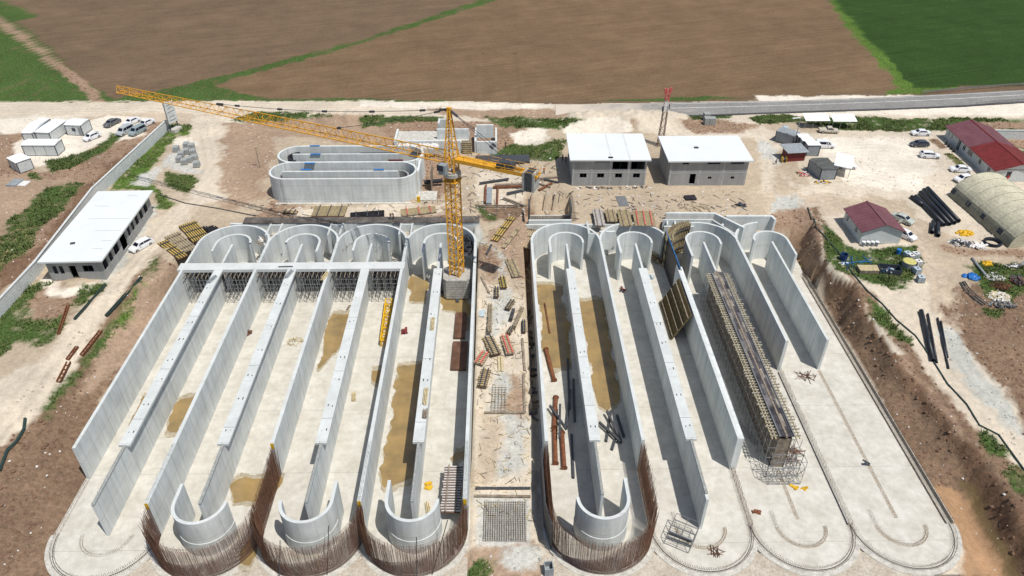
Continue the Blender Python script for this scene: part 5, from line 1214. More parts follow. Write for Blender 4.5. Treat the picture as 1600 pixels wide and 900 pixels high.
# open concrete chamber in its pit
a, b_, c = W(826,345,HW), W(893,345,HW), W(893,322,HW)
t = thing('pit_chamber', 'open concrete chamber with tall dark sheets in a pit behind the right basin', 'chamber', ((a.x+b_.x)/2, a.y+2, 1.5))
MB().box(a.x, b_.x, a.y-.1, a.y+.35, 1.6, HW+.1).build('front_wall', M['cap'], t, world=True)
for x in (a.x+.02, b_.x-.25): MB().box(x, x+.24, a.y+.36, a.y+4.0, 1.6, HW+2.8).build('standing_sheet', M['steel'], t, world=True)
MB().box(a.x+.3, b_.x-.3, a.y+3.6, a.y+4.0, 1.6, HW-1).build('rear_wall', M['kerb'], t, world=True)
m_ = MB()
for x in np.arange(a.x+.6, b_.x-.5, .28): m_.tri((x, a.y+2.3, 1.6), (x+random.uniform(-.1,.1), a.y+2.3, HW-.2), .05)
for z in np.arange(2, HW-.4, .35): m_.tri((a.x+.5, a.y+2.3, z), (b_.x-.5, a.y+2.3, z), .05)
m_.build('bar_mesh', M['rebar_grey'], t, world=True)
# plank platform along the back of the left basin
t = thing('plank_platform', 'dark weathered plank platform along the back wall of the left basin', 'platform', (-30, 128, HW))
m_ = MB(); x = -51
while x < -4: L_ = random.uniform(2.4, 4.2); m_.box(x, min(x+L_-.06, -4), 126.9+random.uniform(-.15,.1), 129.0+random.uniform(-.2,.3), HW+.0, HW+random.uniform(.1,.2)); x += L_
m_.build('planks', mat('dark_weathered_plank', (.12,.105,.095), .85, .4, .5, fine=6), t, world=True)
struct(stubs('wall_top_bars', t, line_pts(-52, 127.3, -4, 127.3, .35), .55, (0,), .05, 'rebar', z=HW-.2), 'stuff')
# ------------------------------------------------------------------ vehicles
def car(label, u, v, rz, kind='sedan', paint=(.75,.76,.78), cat='car', z=G, group=None, doors=False):
    S = dict(sedan=(4.5,.88), hatch=(4.3,.88), wagon=(4.6,.88), van=(4.6,.93), suv=(4.6,.95), pickup=(4.8,.9))[kind]; L_, w_ = S; h = L_/2
    # stations: x, bottom z, belt z, roof z, roof half width
    if kind == 'sedan': st = [(-h,.35,.80,.82,.70),(-h+.12,.22,.94,.96,.72),(-1.55,.2,.98,1.0,.74),(-.95,.2,.98,1.38,.62),(.0,.2,.96,1.45,.62),(.55,.2,.95,1.38,.62),(1.25,.2,.92,.94,.74),(h-.25,.22,.78,.80,.70),(h,.35,.60,.62,.62)]
    elif kind in ('hatch',): st = [(-h,.35,.85,.9,.66),(-h+.15,.22,.98,1.12,.68),(-1.3,.2,.98,1.42,.62),(-.3,.2,.97,1.50,.62),(.5,.2,.95,1.42,.62),(1.25,.2,.92,.95,.74),(h-.25,.22,.80,.82,.70),(h,.35,.6,.62,.62)]
    elif kind == 'wagon': st = [(-h,.35,.90,.95,.66),(-h+.12,.22,.98,1.2,.68),(-1.75,.2,.98,1.45,.64),(-.3,.2,.97,1.52,.64),(.5,.2,.95,1.44,.62),(1.25,.2,.92,.95,.74),(h-.25,.22,.80,.82,.70),(h,.35,.6,.62,.62)]
    elif kind == 'pickup': st = [(-h,.45,.95,.96,.8),(-.6,.4,.98,1.0,.78),(-.45,.4,.98,1.45,.66),(.5,.4,.97,1.55,.66),(.7,.4,.96,1.45,.64),(1.2,.4,.95,.98,.74),(h-.2,.4,.9,.92,.72),(h,.5,.7,.72,.66)]
    else:
        rf = 1.85 if kind == 'van' else 1.62
        st = [(-h,.35,1.0,1.1,.72),(-h+.1,.22,1.02,rf-.12,.72),(-h+.35,.2,1.02,rf-.02,.74),(.0,.2,1.0,rf,.74),(.75,.2,.98,rf-.1,.70),(1.45,.2,.98,1.05,.76),(h-.2,.22,.85,.88,.72),(h,.35,.62,.64,.66)]
    t = thing('parked_'+('van' if kind == 'van' else 'pickup' if kind == 'pickup' else 'car'), label, 'van' if kind == 'van' else 'pickup' if kind == 'pickup' else 'car', tuple(W(u, v, z).xy)+(gz(*W(u, v, z).xy)+.02,), rz, group)
    key = 'paint%02d%02d%02d' % tuple(int(c*99) for c in paint)
    if key not in M: M[key] = mat('car_paint', paint, .28, .03, 2, spec=.5)
    m_ = MB(); n = 8; P = []
    for x, zb, zl, zr, rw in st:
        e = .06 if abs(x) > h-.3 else 0
        P += [(x, -w_+e, zb), (x, -w_+e-.0, zl*.6+zb*.4), (x, -w_+.06+e, zl), (x, -rw, zr), (x, rw, zr), (x, w_-.06-e, zl), (x, w_-e, zl*.6+zb*.4), (x, w_-e, zb)]
    fs = [(i*n+j, i*n+(j+1)%n, (i+1)*n+(j+1)%n, (i+1)*n+j)[::-1] for i in range(len(st)-1) for j in range(n)]
    fs += [tuple(range(n))[::-1], tuple((len(st)-1)*n+j for j in range(n))]
    m_.add(P, fs); body = m_.build('body', M[key], t, fix=True)
    # glass: side bands and end screens a centimetre proud of the body
    g = MB()
    up = [s for s in st if s[3]-s[2] > .25]
    for i in range(len(st)-1):
        s0, s1 = st[i], st[i+1]
        def pt(s, side, k): 
            wl = w_-.06; return Vector((s[0], side*(wl+(s[4]-wl)*k+.012), s[2]+(s[3]-s[2])*k+.01))
        h0, h1 = s0[3]-s0[2] > .25, s1[3]-s1[2] > .25
        for side in (-1, 1):
            if h0 and h1:
                q = [pt(s0, side, .12), pt(s1, side, .12), pt(s1, side, .85), pt(s0, side, .85)]; xm = (s0[0]+s1[0])/2
                cc = sum(q, Vector())/4; q = [cc+(a-cc)*.93 for a in q]; g.add(q, [(0,1,2,3)])
            elif h0 != h1:
                s, e = (s0, s1) if h0 else (s1, s0); q = [pt(s, side, .12), pt(s, side, .8), pt(s, side, .12).lerp(pt(e, side, .1), .55)]; g.add(q, [(0,1,2)])
        if h0 != h1 and (s1[3] < s0[3] or kind not in ()):
            s, e = (s0, s1) if h0 else (s1, s0)
            a_, b_ = Vector((s[0], s[4]-.08, s[3])), Vector((e[0], e[4]-.08, e[3])); dn = (b_-a_); up_ = Vector((abs(dn.z), 0, abs(dn.x)))*(1 if e[0] > s[0] else 1); up_.x *= (1 if e[0] > s[0] else -1); up_ = up_.normalized()*.015
            A_, B2 = a_.lerp(b_, .12)+up_, a_.lerp(b_, .9)+up_; g.add([(A_.x, A_.y, A_.z), (B2.x, B2.y, B2.z), (B2.x, -B2.y, B2.z), (A_.x, -A_.y, A_.z)], [(0,1,2,3)])
    g.build('windows', M['glass'], t, fix=False)
    for x in (-h+.85, h-.85):
        for s in (-1, 1):
            wo = MB().tube((x, s*(w_-.16), .32), (x, s*(w_+.02), .32), .32, 14).build('wheel', M['tyre'], t); MB().tube((x, s*(w_+.021), .32), (x, s*(w_+.035), .32), .19, 10).build('rim', M['rim'], wo)
    for s in (-1, 1):
        MB().rbox((h-.06, s*.58, .56), .16, .32, .13).build('headlight', M['lamp'], t); MB().rbox((-h+.04, s*.62, .72), .12, .24, .14).build('tail_lamp', M['lamp_r'], t)
        MB().rbox((.62, s*(w_+.09), .92), .18, .18, .13).build('mirror', M[key], t)
    if doors:
        m_ = MB(); m_.rbox((.3, -w_-.5, .35), .9, .06, .65, math.radians(60)); m_.build('open_door', M[key], t)
    return t
W_, SV, DG, DK = (.72,.73,.75), (.40,.43,.44), (.12,.115,.12), (.06,.065,.075)
R = math.radians
gl, gr_ = 'vehicles parked by the boundary wall at the upper left', 'vehicles parked around the sandy yard'
car('dark grey car, leftmost in the back row of parked vehicles', 176, 195, R(245), 'sedan', DG, group=gl)
car('white saloon in the back row between the grey car and another white saloon', 207, 193, R(243), 'sedan', W_, group=gl)
car('white saloon nearest the boundary wall', 229.5, 196, R(243), 'sedan', W_, group=gl)
car('silver van with a pale roof, left of the pair in front of the white saloons', 196, 208.5, R(248), 'van', SV, group=gl)
car('grey green van, right of the pair in front of the white saloons', 215.5, 208.5, R(246), 'van', (.26,.32,.33), group=gl)
car('white hatchback parked beside the cabin cluster', 144.5, 217, R(240), 'hatch', W_, group=gl)
car('old white estate car on the dirt track beside the long white roof', 221.5, 387.5, R(238), 'wagon', W_)
car('white saloon, furthest back of those by the red roofed office', 1437.5, 211, R(178), 'sedan', W_, group=gr_)
car('dark grey hatchback between two white cars by the office', 1435.5, 228, R(182), 'hatch', DK, group=gr_)
car('white estate car parked just in front of the dark grey hatchback', 1452, 246, R(-8), 'wagon', W_, group=gr_)
car('white saloon beside the planted strip along the office', 1499.5, 268, R(172), 'sedan', W_, group=gr_)
car('white hatchback half hidden behind the arched canvas hall', 1504, 283, R(195), 'hatch', W_, group=gr_)
car('silver green saloon with an open door beside the small red roofed cabin', 1409, 345.5, R(-52), 'sedan', (.42,.46,.42), group=gr_, doors=True)
car('white car showing behind the front corner of the small red roofed cabin', 1413, 371, R(-55), 'hatch', W_, group=gr_)
car('white van beside the joined white cabins', 1288, 230.5, R(-4), 'van', W_, group=gr_)
car('beige pickup in front of the white roofed open shelters', 1294, 207, R(-7), 'pickup', (.50,.46,.38), group=gr_)
car('white estate car parked behind the white canopy', 1321, 262, R(-6), 'wagon', W_, group=gr_)
# ------------------------------------------------------------------ people
def person(label, p, rz, top, bottom, hat=None, arm=0.3, step=.12):
    t = thing('person', label, 'person', p, rz)
    J = dict(pel=(0,0,.95), ch=(0,0,1.30), nk=(0,0,1.50), hd=(0,.01,1.60), tp=(0,.01,1.72), ls=(-.18,0,1.43), rs=(.18,0,1.43), le=(-.26,.02,1.14), re=(.26,.02,1.14), lh=(-.27,.02+arm,.95), rh=(.28,.12,.92),
             lk=(-.10,step,.50), rk=(.10,-.02,.50), lf=(-.11,step-.02,.06), rf=(.11,-step,.06), lt=(-.11,step+.16,.04), rt=(.11,-step+.16,.04))
    Rd = dict(pel=.15, ch=.16, nk=.06, hd=.095, tp=.07, ls=.07, rs=.07, le=.05, re=.05, lh=.04, rh=.04, lk=.075, rk=.075, lf=.05, rf=.05, lt=.04, rt=.04)
    E_ = [('pel','ch'),('ch','nk'),('nk','hd'),('hd','tp'),('ch','ls'),('ch','rs'),('ls','le'),('rs','re'),('le','lh'),('re','rh'),('pel','lk'),('pel','rk'),('lk','lf'),('rk','rf'),('lf','lt'),('rf','rt')]
    def skin_mesh(name, keys, infl, m, par):
        ks = [k for k in J if k in keys]; ix = {k: i for i, k in enumerate(ks)}; me = bpy.data.meshes.new(name)
        me.from_pydata([J[k] for k in ks], [(ix[a], ix[b]) for a, b in E_ if a in ix and b in ix], []); me.materials.append(m)
        o = bpy.data.objects.new(name, me); C.objects.link(o); o.parent = par
        sk = o.modifiers.new('skin', 'SKIN'); 
        if not me.skin_vertices: me.attributes.new('skin', 'FLOAT', 'POINT') if False else None
        if me.skin_vertices:
            for i, k in enumerate(ks): me.skin_vertices[0].data[i].radius = (Rd[k]*infl, Rd[k]*infl*.8); 
            me.skin_vertices[0].data[0].use_root = True
        o.modifiers.new('sub', 'SUBSURF').levels = 1; o.modifiers['sub'].render_levels = 1
        return o
    skin_mesh('body', set(J), 1.0, M['skin'], t)
    skin_mesh('shirt', {'pel','ch','ls','rs','le','re'}, 1.13, top, t)
    skin_mesh('trousers', {'pel','lk','rk','lf','rf'}, 1.17, bottom, t)
    blob(.12, 1, 1.1, .9, 10, 4, 3, (0, .01, 1.64), 0).build('helmet' if hat else 'hair', hat or M['trim'], t, smooth=True)
ck = [mat('dark_cloth', (.03,.03,.045), .8, .2, 4), mat('blue_cloth', (.05,.08,.16), .8, .2, 4), mat('orange_cloth', (.55,.16,.03), .8, .2, 4), mat('grey_cloth', (.2,.2,.2), .8, .2, 4)]
def PP(u, v): q = GP(u, v); return (q.x, q.y, q.z)
q = W(610,349,HW); person('person in dark clothes standing on the plank platform, left of two', (q.x, 128.0, HW+.08), .3, ck[0], ck[3], M['yellow'])
q = W(614,349,HW); person('person in dark clothes standing on the plank platform, right of two', (q.x, 128.1, HW+.08), 2.1, ck[0], ck[0], M['sack'])
person('person in dark clothes left of the two storey building, furthest from its wall', PP(879,252), .8, ck[0], ck[0])
person('person in a brown red top standing between two others by the two storey building', PP(884,254), 2.6, mat('brown_cloth', (.14,.05,.04), .8, .2, 4), ck[0])
person('person in dark clothes closest to the corner of the two storey building', PP(888,250), -.7, ck[1], ck[0])
person('person in grey walking on the gravel left of the red shed', PP(1212,257), 1.2, ck[3], ck[0], step=.2)
person('person in orange standing in front of the red shed', PP(1256,250), 1.2, ck[2], ck[3])
person('person in dark clothes at the end of the excavated bank right of the structure', PP(790,231), .2, ck[0], ck[0])
person('person in orange standing near the hanging counterweight', PP(850,272), .2, ck[2], ck[0], M['yellow'])
# blue three wheeler by the yard
p = GP(1226,206); t = thing('motor_tricycle', 'small blue cargo tricycle at the edge of the sandy yard', 'tricycle', p, R(250))
m_ = MB(); m_.box(-1.5, .1, -.6, .6, .55, .62); m_.box(-1.5, -1.44, -.6, .6, .62, 1.0); m_.box(-1.44, .1, -.6, -.54, .62, 1.0); m_.box(-1.44, .1, .54, .6, .62, 1.0); m_.build('cargo_bed', M['blue'], t)
m_ = MB(); m_.bar((.1,0,.5),(1.1,0,.75), .3, .25); m_.bar((1.0,0,.8),(1.2,0,1.2), .08); m_.bar((1.15,-.4,1.2),(1.15,.4,1.2), .06); m_.bar((1.05,0,.8),(1.45,0,.3), .1); m_.build('frame', M['steel'], t)
MB().rbox((.45,0,.72), .7, .4, .15).build('seat', M['trim'], t); MB().rbox((.2, 0, 1.3), 1.5, 1.1, .08).build('sun_roof', M['bluegrey'], t)
for x, y in ((-1.1,-.62), (-1.1,.62), (1.45,0)): MB().tube((x,y-.06,.3),(x,y+.06,.3), .3, 12).build('wheel', M['tyre'], t)
# ------------------------------------------------------------------ formwork panels lying about
def fpanel(label, quad, style='y', z=None, ribs=None, along='u', group='formwork lying about the site'):
    """quad: pixels of the four corners in order; ribs run along the first edge"""
    Q = [GP(u, v) for u, v in quad]; zz = max(q.z for q in Q)*.5+sum(q.z for q in Q)/4*.5+.30 if z is None else z
    Q = [W(u, v, zz) for u, v in quad]; c = sum(Q, Vector())/4
    e1 = ((Q[1]-Q[0])+(Q[2]-Q[3]))/2; e2 = ((Q[3]-Q[0])+(Q[2]-Q[1]))/2; L_, D_ = e1.length, e2.length
    rz = math.atan2(e1.y, e1.x); t = thing('wall_formwork', label, 'formwork', c, rz, group)
    sh, rb, wl = {'y': ('timber_old','timber_y','steel'), 's': ('timber_old','timber','timber_old'), 'd': ('ply_black','ply_black','steel'), 't': ('timber_old','timber','steel'), 'w': ('ply','sack','timber_old'), 'r': ('timber_old','timber','pink')}[style]
    m_ = MB(); 
    m_.box(-L_/2, L_/2, -D_/2, D_/2, -.15, 0) if style != 'o' else 0
    m_.build('sheet', M['ply'] if style in 'yt' else M[sh], t)
    n = ribs or max(3, int(D_/.42)); m_ = MB()
    for i in range(n):
        y = -D_/2+D_*(i+.5)/n; e = random.uniform(-.12,.12); m_.box(-L_/2+e*(style != 'd'), L_/2+e*(style != 'd'), y-.06, y+.06, .001, .18)
    m_.build('timber_beams', M[rb], t)
    for k in range(3 if L_ > 3 else 2):
        x = -L_/2+L_*(k+.5)/(3 if L_ > 3 else 2); m_ = MB(); m_.box(x-.09, x+.09, -D_/2, D_/2, .182, .32); m_.build('waler', M[wl], t)
    return t
fpanel('bright yellow beam panel lying by the track, nearest of the pile left of the basin', [(248,382),(280,406),(292,398),(257,373)], 'y')
fpanel('pale striped yellow panel lying behind the bright yellow one', [(262,372),(291,398),(302,384),(273,361)], 's')
fpanel('yellow and grey striped panel behind the pale striped one at the curved wall', [(286,356),(308,381),(321,367),(298,342)], 'y')
fpanel('dark blackish panel at the far end of the yellow panels left of the basin', [(303,342),(326,363),(341,355),(313,335)], 'd')
fpanel('dull yellow grid panel lying in front of the pond tanks, left of the black one', [(487,338),(540,338),(541,322),(492,322)], 't')
fpanel('small ladder like wooden panel lying left of the grid panel near the pond tanks', [(442,332.5),(464,334),(465,329.5),(443,328)], 't', ribs=3)
fpanel('black panel lying in front of the middle of the pond tanks', [(547,341),(601,338),(600,328),(548,333)], 'd')
fpanel('pale yellow panel with red edge in front of the right end of the pond tanks', [(628,338),(682,331),(680,322),(626,327)], 'r')
fpanel('long narrow panel with black and yellow cells on the red soil right of the crane', [(766.7,373.7),(795,339),(805,340.6),(777.7,378)], 'y')
fpanel('broad striped panel on red soil at the corner of the right basin', [(803,381),(819,350),(846,360),(826,390)], 's')
fpanel('narrow perforated plank lying on red soil between two formwork panels', [(784,386),(809,355),(813,357),(789,388)], 's', ribs=2)
fpanel('white framed panel standing at the back of the first right bay', [(926,353),(942,353),(943,328),(930,328)], 'w', z=G+1)
fpanel('pale panel with many slats behind the second right bay', [(946,346),(963,346),(963,328),(948,328)], 's', z=G+.8)
fpanel('cream slatted panel left of the red edged panel behind the second right bay', [(966,353),(987,353),(985,328),(967,328)], 's', z=G+1)
fpanel('yellow slatted panel with red edges behind the second right bay', [(991,353),(1023,353),(1022,331),(989,329)], 'r', z=G+1)
fpanel('weathered grey timber panel lying upright by the start of the dark trench', [(800,433),(813,431),(806,404),(789,406)], 's')
fpanel('bright yellow rectangular panel on the strip beside the crane shadow', [(782,450),(792,449),(790,432.5),(780,433)], 'y')
fpanel('small brown panel just below the bright yellow one on the strip', [(771,464),(779,464),(780.5,449),(773,449)], 't')
fpanel('brown panel in the middle of the strip, above a narrow rusty one', [(790,482),(799,484),(803,470),(795,468)], 't')
fpanel('narrow rusty panel standing below the brown one on the strip', [(795.5,500),(800.5,500),(805,484),(800.5,483)], 't', ribs=2)
fpanel('long narrow pale panel running down the left of the strip', [(757,519),(765,519),(772.5,476),(766.5,476)], 's')
fpanel('long grey slatted panel slanting by the edge of the dark trench', [(798,511),(805,511),(820,482),(815,480)], 's')
fpanel('short orange brown panel at the lower end of the slanting grey panel', [(791,521),(798,522),(803,513),(796,511)], 't')
fpanel('orange timber panel at the very edge of the dark trench', [(815,519),(822,519),(821,501),(815.5,501)], 't')
fpanel('broad beige panel with black gaps, left of the red topped one on the strip', [(765,556),(781,552),(772,524),(756,527)], 't')
fpanel('broad panel with a red top edge on the right of the strip', [(788,554),(802,552),(797,523),(784,525)], 'r')
fpanel('tilted small panel with a red band at the left of the strip', [(743,567),(758,571),(762,552),(748,548)], 'r')
fpanel('beige cellular panel, lowest of those lying on the strip', [(747,603),(762,605),(766,577),(751,576)], 't')
fpanel('thin dull brown panel leaning in the dark trench beside the right basin', [(807,560),(816,560),(814,528),(806,528)], 'd', z=1.2)
for i, (a, b, lb) in enumerate((((779,558),(780,581),'left of two yellow timbers lying side by side on the strip'), ((784,558),(785,581),'right of two yellow timbers lying side by side on the strip'), ((757,646),(820,646),'long grey beam lying across the strip'), ((743,764),(829,764),'dark beam across the strip above the rebar mat, upper of two'), ((741,776),(829,777),'pale beam across the strip above the rebar mat, lower of two'), ((816,530),(820,580),'thin timber lying along the right edge of the strip'), ((818,585),(820,645),'grey timber lying along the right edge of the strip beside the wooden mat'), ((323,722),(333,690),'thin yellow board lying in the third lane of the left basin'), ((316,751),(324,720),'yellow board end lying in the third lane nearest its front'), ((752,434),(764,458),'pale plank slanting on the strip above a dark rectangle'), ((760,399),(768,383),'dark bar on soil beside the crane mast'))):
    pa, pb = GP(*a), GP(*b); pa.z += .15; pb.z += .15
    o = MB().bar(pa, pb, .35 if i not in (7,8) else .25, .22).build('timber_beam', M['timber' if i in (0,1,7,8) else ('steel' if i in (3,10) else 'timber_old')]); up_centre(o); tag(o, lb, 'beam')
def mat_mesh(label, quad, st=.35, wd=.05, m='rebar_grey', z=None, name='rebar_mat'):
    Q = [GP(u, v) for u, v in quad]; zz = (sum(q.z for q in Q)/4+.12) if z is None else z; Q = [W(u, v, zz) for u, v in quad]; c = sum(Q, Vector())/4
    e1 = ((Q[1]-Q[0])+(Q[2]-Q[3]))/2; e2 = ((Q[3]-Q[0])+(Q[2]-Q[1]))/2; L_, D_ = e1.length, e2.length; m_ = MB()
    for x in np.arange(-L_/2, L_/2, st): m_.tri((x,-D_/2,random.uniform(0,.04)),(x,D_/2,random.uniform(0,.04)), wd)
    for y in np.arange(-D_/2, D_/2, st): m_.tri((-L_/2,y,.05),(L_/2,y,.05), wd)
    o = m_.build(name, M[m]); o.location = c; o.rotation_euler.z = math.atan2(e1.y, e1.x); return tag(o, label, 'rebar mat' if 'rebar' in name else 'slats')
mat_mesh('square grey rebar mat lying on the ground between the two basins at the front', [(755,845),(824,845),(822,783),(757,783)], .3, .06)
mat_mesh('long pale slatted mat lying in the middle of the strip', [(769,642),(793,642),(791,584),(769,584)], .5, .07, 'timber_old', name='slatted_mat')
mat_mesh('wire mesh sheet lying on the floor left of the shadowed scaffold front', [(1163,696),(1176,694),(1166,655),(1160,660)], .45, .07, 'scaf', z=.1)
# ------------------------------------------------------------------ pipes and beams
def pipe(label, a, b, r, m='pipe', z=None, name='pipe', cat='pipe', group=None, flange=False, hollow=True):
    if z is None: pa, pb = GP(*a), GP(*b); pa.z += r; pb.z += r
    else: pa, pb = W(*a, z+r), W(*b, z+r); pa.z = pb.z = z+r
    if not flange:
        o = MB().tube(pa, pb, r, 14, hollow=hollow).build(name, M[m]); 
        for f in o.data.polygons: f.use_smooth = len(f.vertices) == 4
        up_centre(o); return tag(o, label, cat, group)
    t = thing(name, label, cat, (pa+pb)/2, 0, group); 
    o = MB().tube(pa, pb, r, 12, hollow=True).build('pipe_wall', M[m], t, world=True); d = (pb-pa).normalized()
    for q in (pa, pb): MB().tube(q-d*.05, q+d*.05, r*1.45, 14).build('flange', M[m], t, world=True)
    return t
g = 'thick black pipes lying in the yard'
for i, (a, b, lb) in enumerate((((1429,310),(1474,354.5),'leftmost of the four longest thick black pipes in the yard'), ((1437,303.5),(1482.5,353.5),'second from the left of the four longest thick black pipes'), ((1442.5,299.5),(1490,351.5),'third from the left of the four longest thick black pipes'), ((1448,297),(1496.5,348.5),'rightmost of the four longest thick black pipes in the yard'))): pipe(lb, a, b, .47, group=g)
pipe('shorter black pipe lying left of the pipe bundle near its far end', (1423,310), (1441,323), .42, group=g)
pipe('short black pipe, left of two below the pipe bundle', (1457,349), (1455,366), .42, group=g); pipe('short black pipe, right of two below the pipe bundle', (1464.5,351), (1464.5,371), .42, group=g)
g = 'black pipes at the excavation edge'
pipe('thickest black pipe at the excavation edge, leftmost of four', (1438,488), (1457,566), .38, group=g); pipe('thin black pipe right beside the thickest one at the excavation edge', (1449,492), (1463,568), .2, group=g)
pipe('thin black pipe, third from the left at the excavation edge', (1464.5,498), (1481.5,577), .17, group=g); pipe('thin black pipe, rightmost at the excavation edge', (1469.5,503), (1480,560), .17, group=g)
g = 'rusty flanged pipes on the floor of the first right lane'
for a, b, lb in (((853,546),(866,594),'rusty flanged pipe furthest back in the first right lane'), ((868.5,621),(866,668),'rusty flanged pipe in the middle of the first right lane'), ((866.5,672),(868,724),'rusty flanged pipe at the front of the first right lane, left of another'), ((878,676),(881.5,731),'rusty flanged pipe at the front of the first right lane, right of another'), ((851,474),(859,520),'thin rusty bent bar lying in the muddy water of the first right lane')):
    pipe(lb, a, b, .34 if 'flanged' in lb else .14, 'rust', z=.05, group=g if 'flanged' in lb else None, flange='flanged' in lb)
def ibeam(label, a, b, z=.05, h=.34, m='steel', z2=None):
    pa, pb = W(*a, z), W(*b, z if z2 is None else z2); d = (pb-pa); L_ = d.length; ry = math.atan2(d.z, math.hypot(d.x, d.y)); m_ = MB()
    m_.box(-L_/2, L_/2, -h/2, h/2, 0, .05); m_.box(-L_/2, L_/2, -.03, .03, .051, h-.051); m_.box(-L_/2, L_/2, -h/2, h/2, h-.05, h)
    o = m_.build('steel_beam', M[m]); o.location = (pa+pb)/2; o.rotation_euler = (0, -ry, math.atan2(d.y, d.x)); return tag(o, label, 'steel beam', 'steel beams in the right basin')
for i, (a, b, z, z2, lb) in enumerate((((859,635),(885,672),.8,.8,'grey steel beam lying slantwise over the rusty pipes in the first right lane'), ((875,633),(874,686),1.2,1.2,'grey steel beam lying lengthwise on the rusty pipes in the first right lane'),
    ((887,562),(890,640),.05,.05,'dark beam in the wall shade of the first right lane, furthest back'), ((896,594),(898,660),.05,.05,'dark beam in the shade close to the wall of the first right lane'), ((891,610),(886,668),.4,.4,'dark beam crossing others in the shade of the first right lane'), ((893,680),(896,748),.05,.05,'dark beam at the front of the shade in the first right lane'),
    ((936,661),(971,693),.5,.5,'steel beam slanting to the right, nearest of the crossed beams in the second right lane'), ((955,643),(947,691),.05,.05,'steel beam crossing under the slanting one in the second right lane'), ((948,643),(970,690),.9,.2,'dark beam at the back of the crossed beams in the second right lane'), ((961,688),(956,704),.05,.05,'short steel beam end in front of the crossed beams, second right lane'), ((964,650),(975,684),.05,.05,'black beam in the shade beside the crossed beams, second right lane'))): ibeam(lb, a, b, z, .34, z2=z2)
g = 'steel and timber beams lying by the pit chamber'
for a, b, lb, m, wd in (((749,286),(795,279),'long thin dark beam left of the hanging counterweight','steel',.4), ((773,289),(820,287),'thick brown beam lying just left of the counterweight','timber_old',.6), ((770,292),(818,291),'brown beam in front of the thick brown one','rust',.4), ((759,290),(758,316),'rusty upright frame bar left of the grey sheet bundle','rust',.4), ((778,292),(777,320),'rusty upright bar right of the grey sheet bundle','rust',.35), ((744,321),(812,321),'long thin timber lying in front of the frame','timber_old',.25),
    ((787,309),(822,322),'dark beam slanting toward the pit chamber','timber_old',.4), ((792,302),(820,296),'dark beam pointing at the counterweight from the left','steel',.5), ((842,297),(862,286),'rusty beam slanting right of the counterweight','rust',.5), ((850,280),(873,285),'dark beam right of the counterweight, upper of two','steel',.45), ((840,279),(872,276),'dark beam at the top right of the counterweight','timber_old',.45), ((840,286),(860,292),'brown beam right of the counterweight, lower of two','timber_old',.4)):
    pa, pb = W(*a, G+.3), W(*b, G+.3); o = MB().bar(pa, pb, wd, .3).build('beam', M[m]); up_centre(o); o.location.z = G+.12; tag(o, lb, 'beam', g)
def stacksheet(label, quad, h, m, z=None, n=4, name='sheet_stack', cat='sheets', rot=None):
    Q = [GP(u, v) for u, v in quad]; zz = sum(q.z for q in Q)/4 if z is None else z; Q = [W(u, v, zz+h) for u, v in quad]; c = sum(Q, Vector())/4; c.z = zz
    e1 = ((Q[1]-Q[0])+(Q[2]-Q[3]))/2; e2 = ((Q[3]-Q[0])+(Q[2]-Q[1]))/2; L_, D_ = e1.length, e2.length; m_ = MB()
    for i in range(n): j = random.uniform(-.06,.06); m_.box(-L_/2+j, L_/2+j, -D_/2-j, D_/2-j, h*i/n+.005, h*(i+1)/n-.012)
    o = m_.build(name, M[m]); o.location = c; o.rotation_euler.z = math.atan2(e1.y, e1.x); return tag(o, label, cat)
stacksheet('bundle of dark grey corrugated sheets standing between rusty frame bars', [(760,317),(769,317),(768,292),(761,292)], .7, 'greysheet', n=5)
stacksheet('wide stack of dark blue grey steel bars lying behind the crane counter jib', [(735,254),(828,252),(826,241.5),(752,243)], .5, 'steel', n=4, name='bar_stack', cat='steel bars')
stacksheet('orange brown sheet lying behind the two storey building', [(905,218),(923,218),(921,209),(904,209)], .1, 'timber', n=1)
stacksheet('dark grey sheet propped on the soil at the lower left of the cabins', [(11,289),(27,290),(34,280),(20,279)], .3, 'greysheet', n=2)
stacksheet('white sheet lying beside the dark grey one below the cabins', [(27,291),(42,289),(45,284),(36,281)], .2, 'sack', n=1)
stacksheet('blue and white plastic sheet lying on the strip at its left edge', [(748,494),(757,494),(757,478),(749,478)], .1, 'bluegrey', n=1)
stacksheet('dark brown steel shutter lying on the lane floor by the central wall, upper of two', [(709,527),(727,527),(729,488),(712,488)], .5, 'ply', z=.02, n=2, name='steel_shutter', cat='shutter')
stacksheet('dark brown steel shutter lying on the lane floor by the central wall, lower of two', [(707,576),(729,576),(730,533),(705,533)], .5, 'ply', z=.02, n=2, name='steel_shutter', cat='shutter')
fpanel('black and grey cellular panel standing in the last lane of the left basin', [(691,801),(721,801),(721,728),(692,728)], 'w', z=2.2)
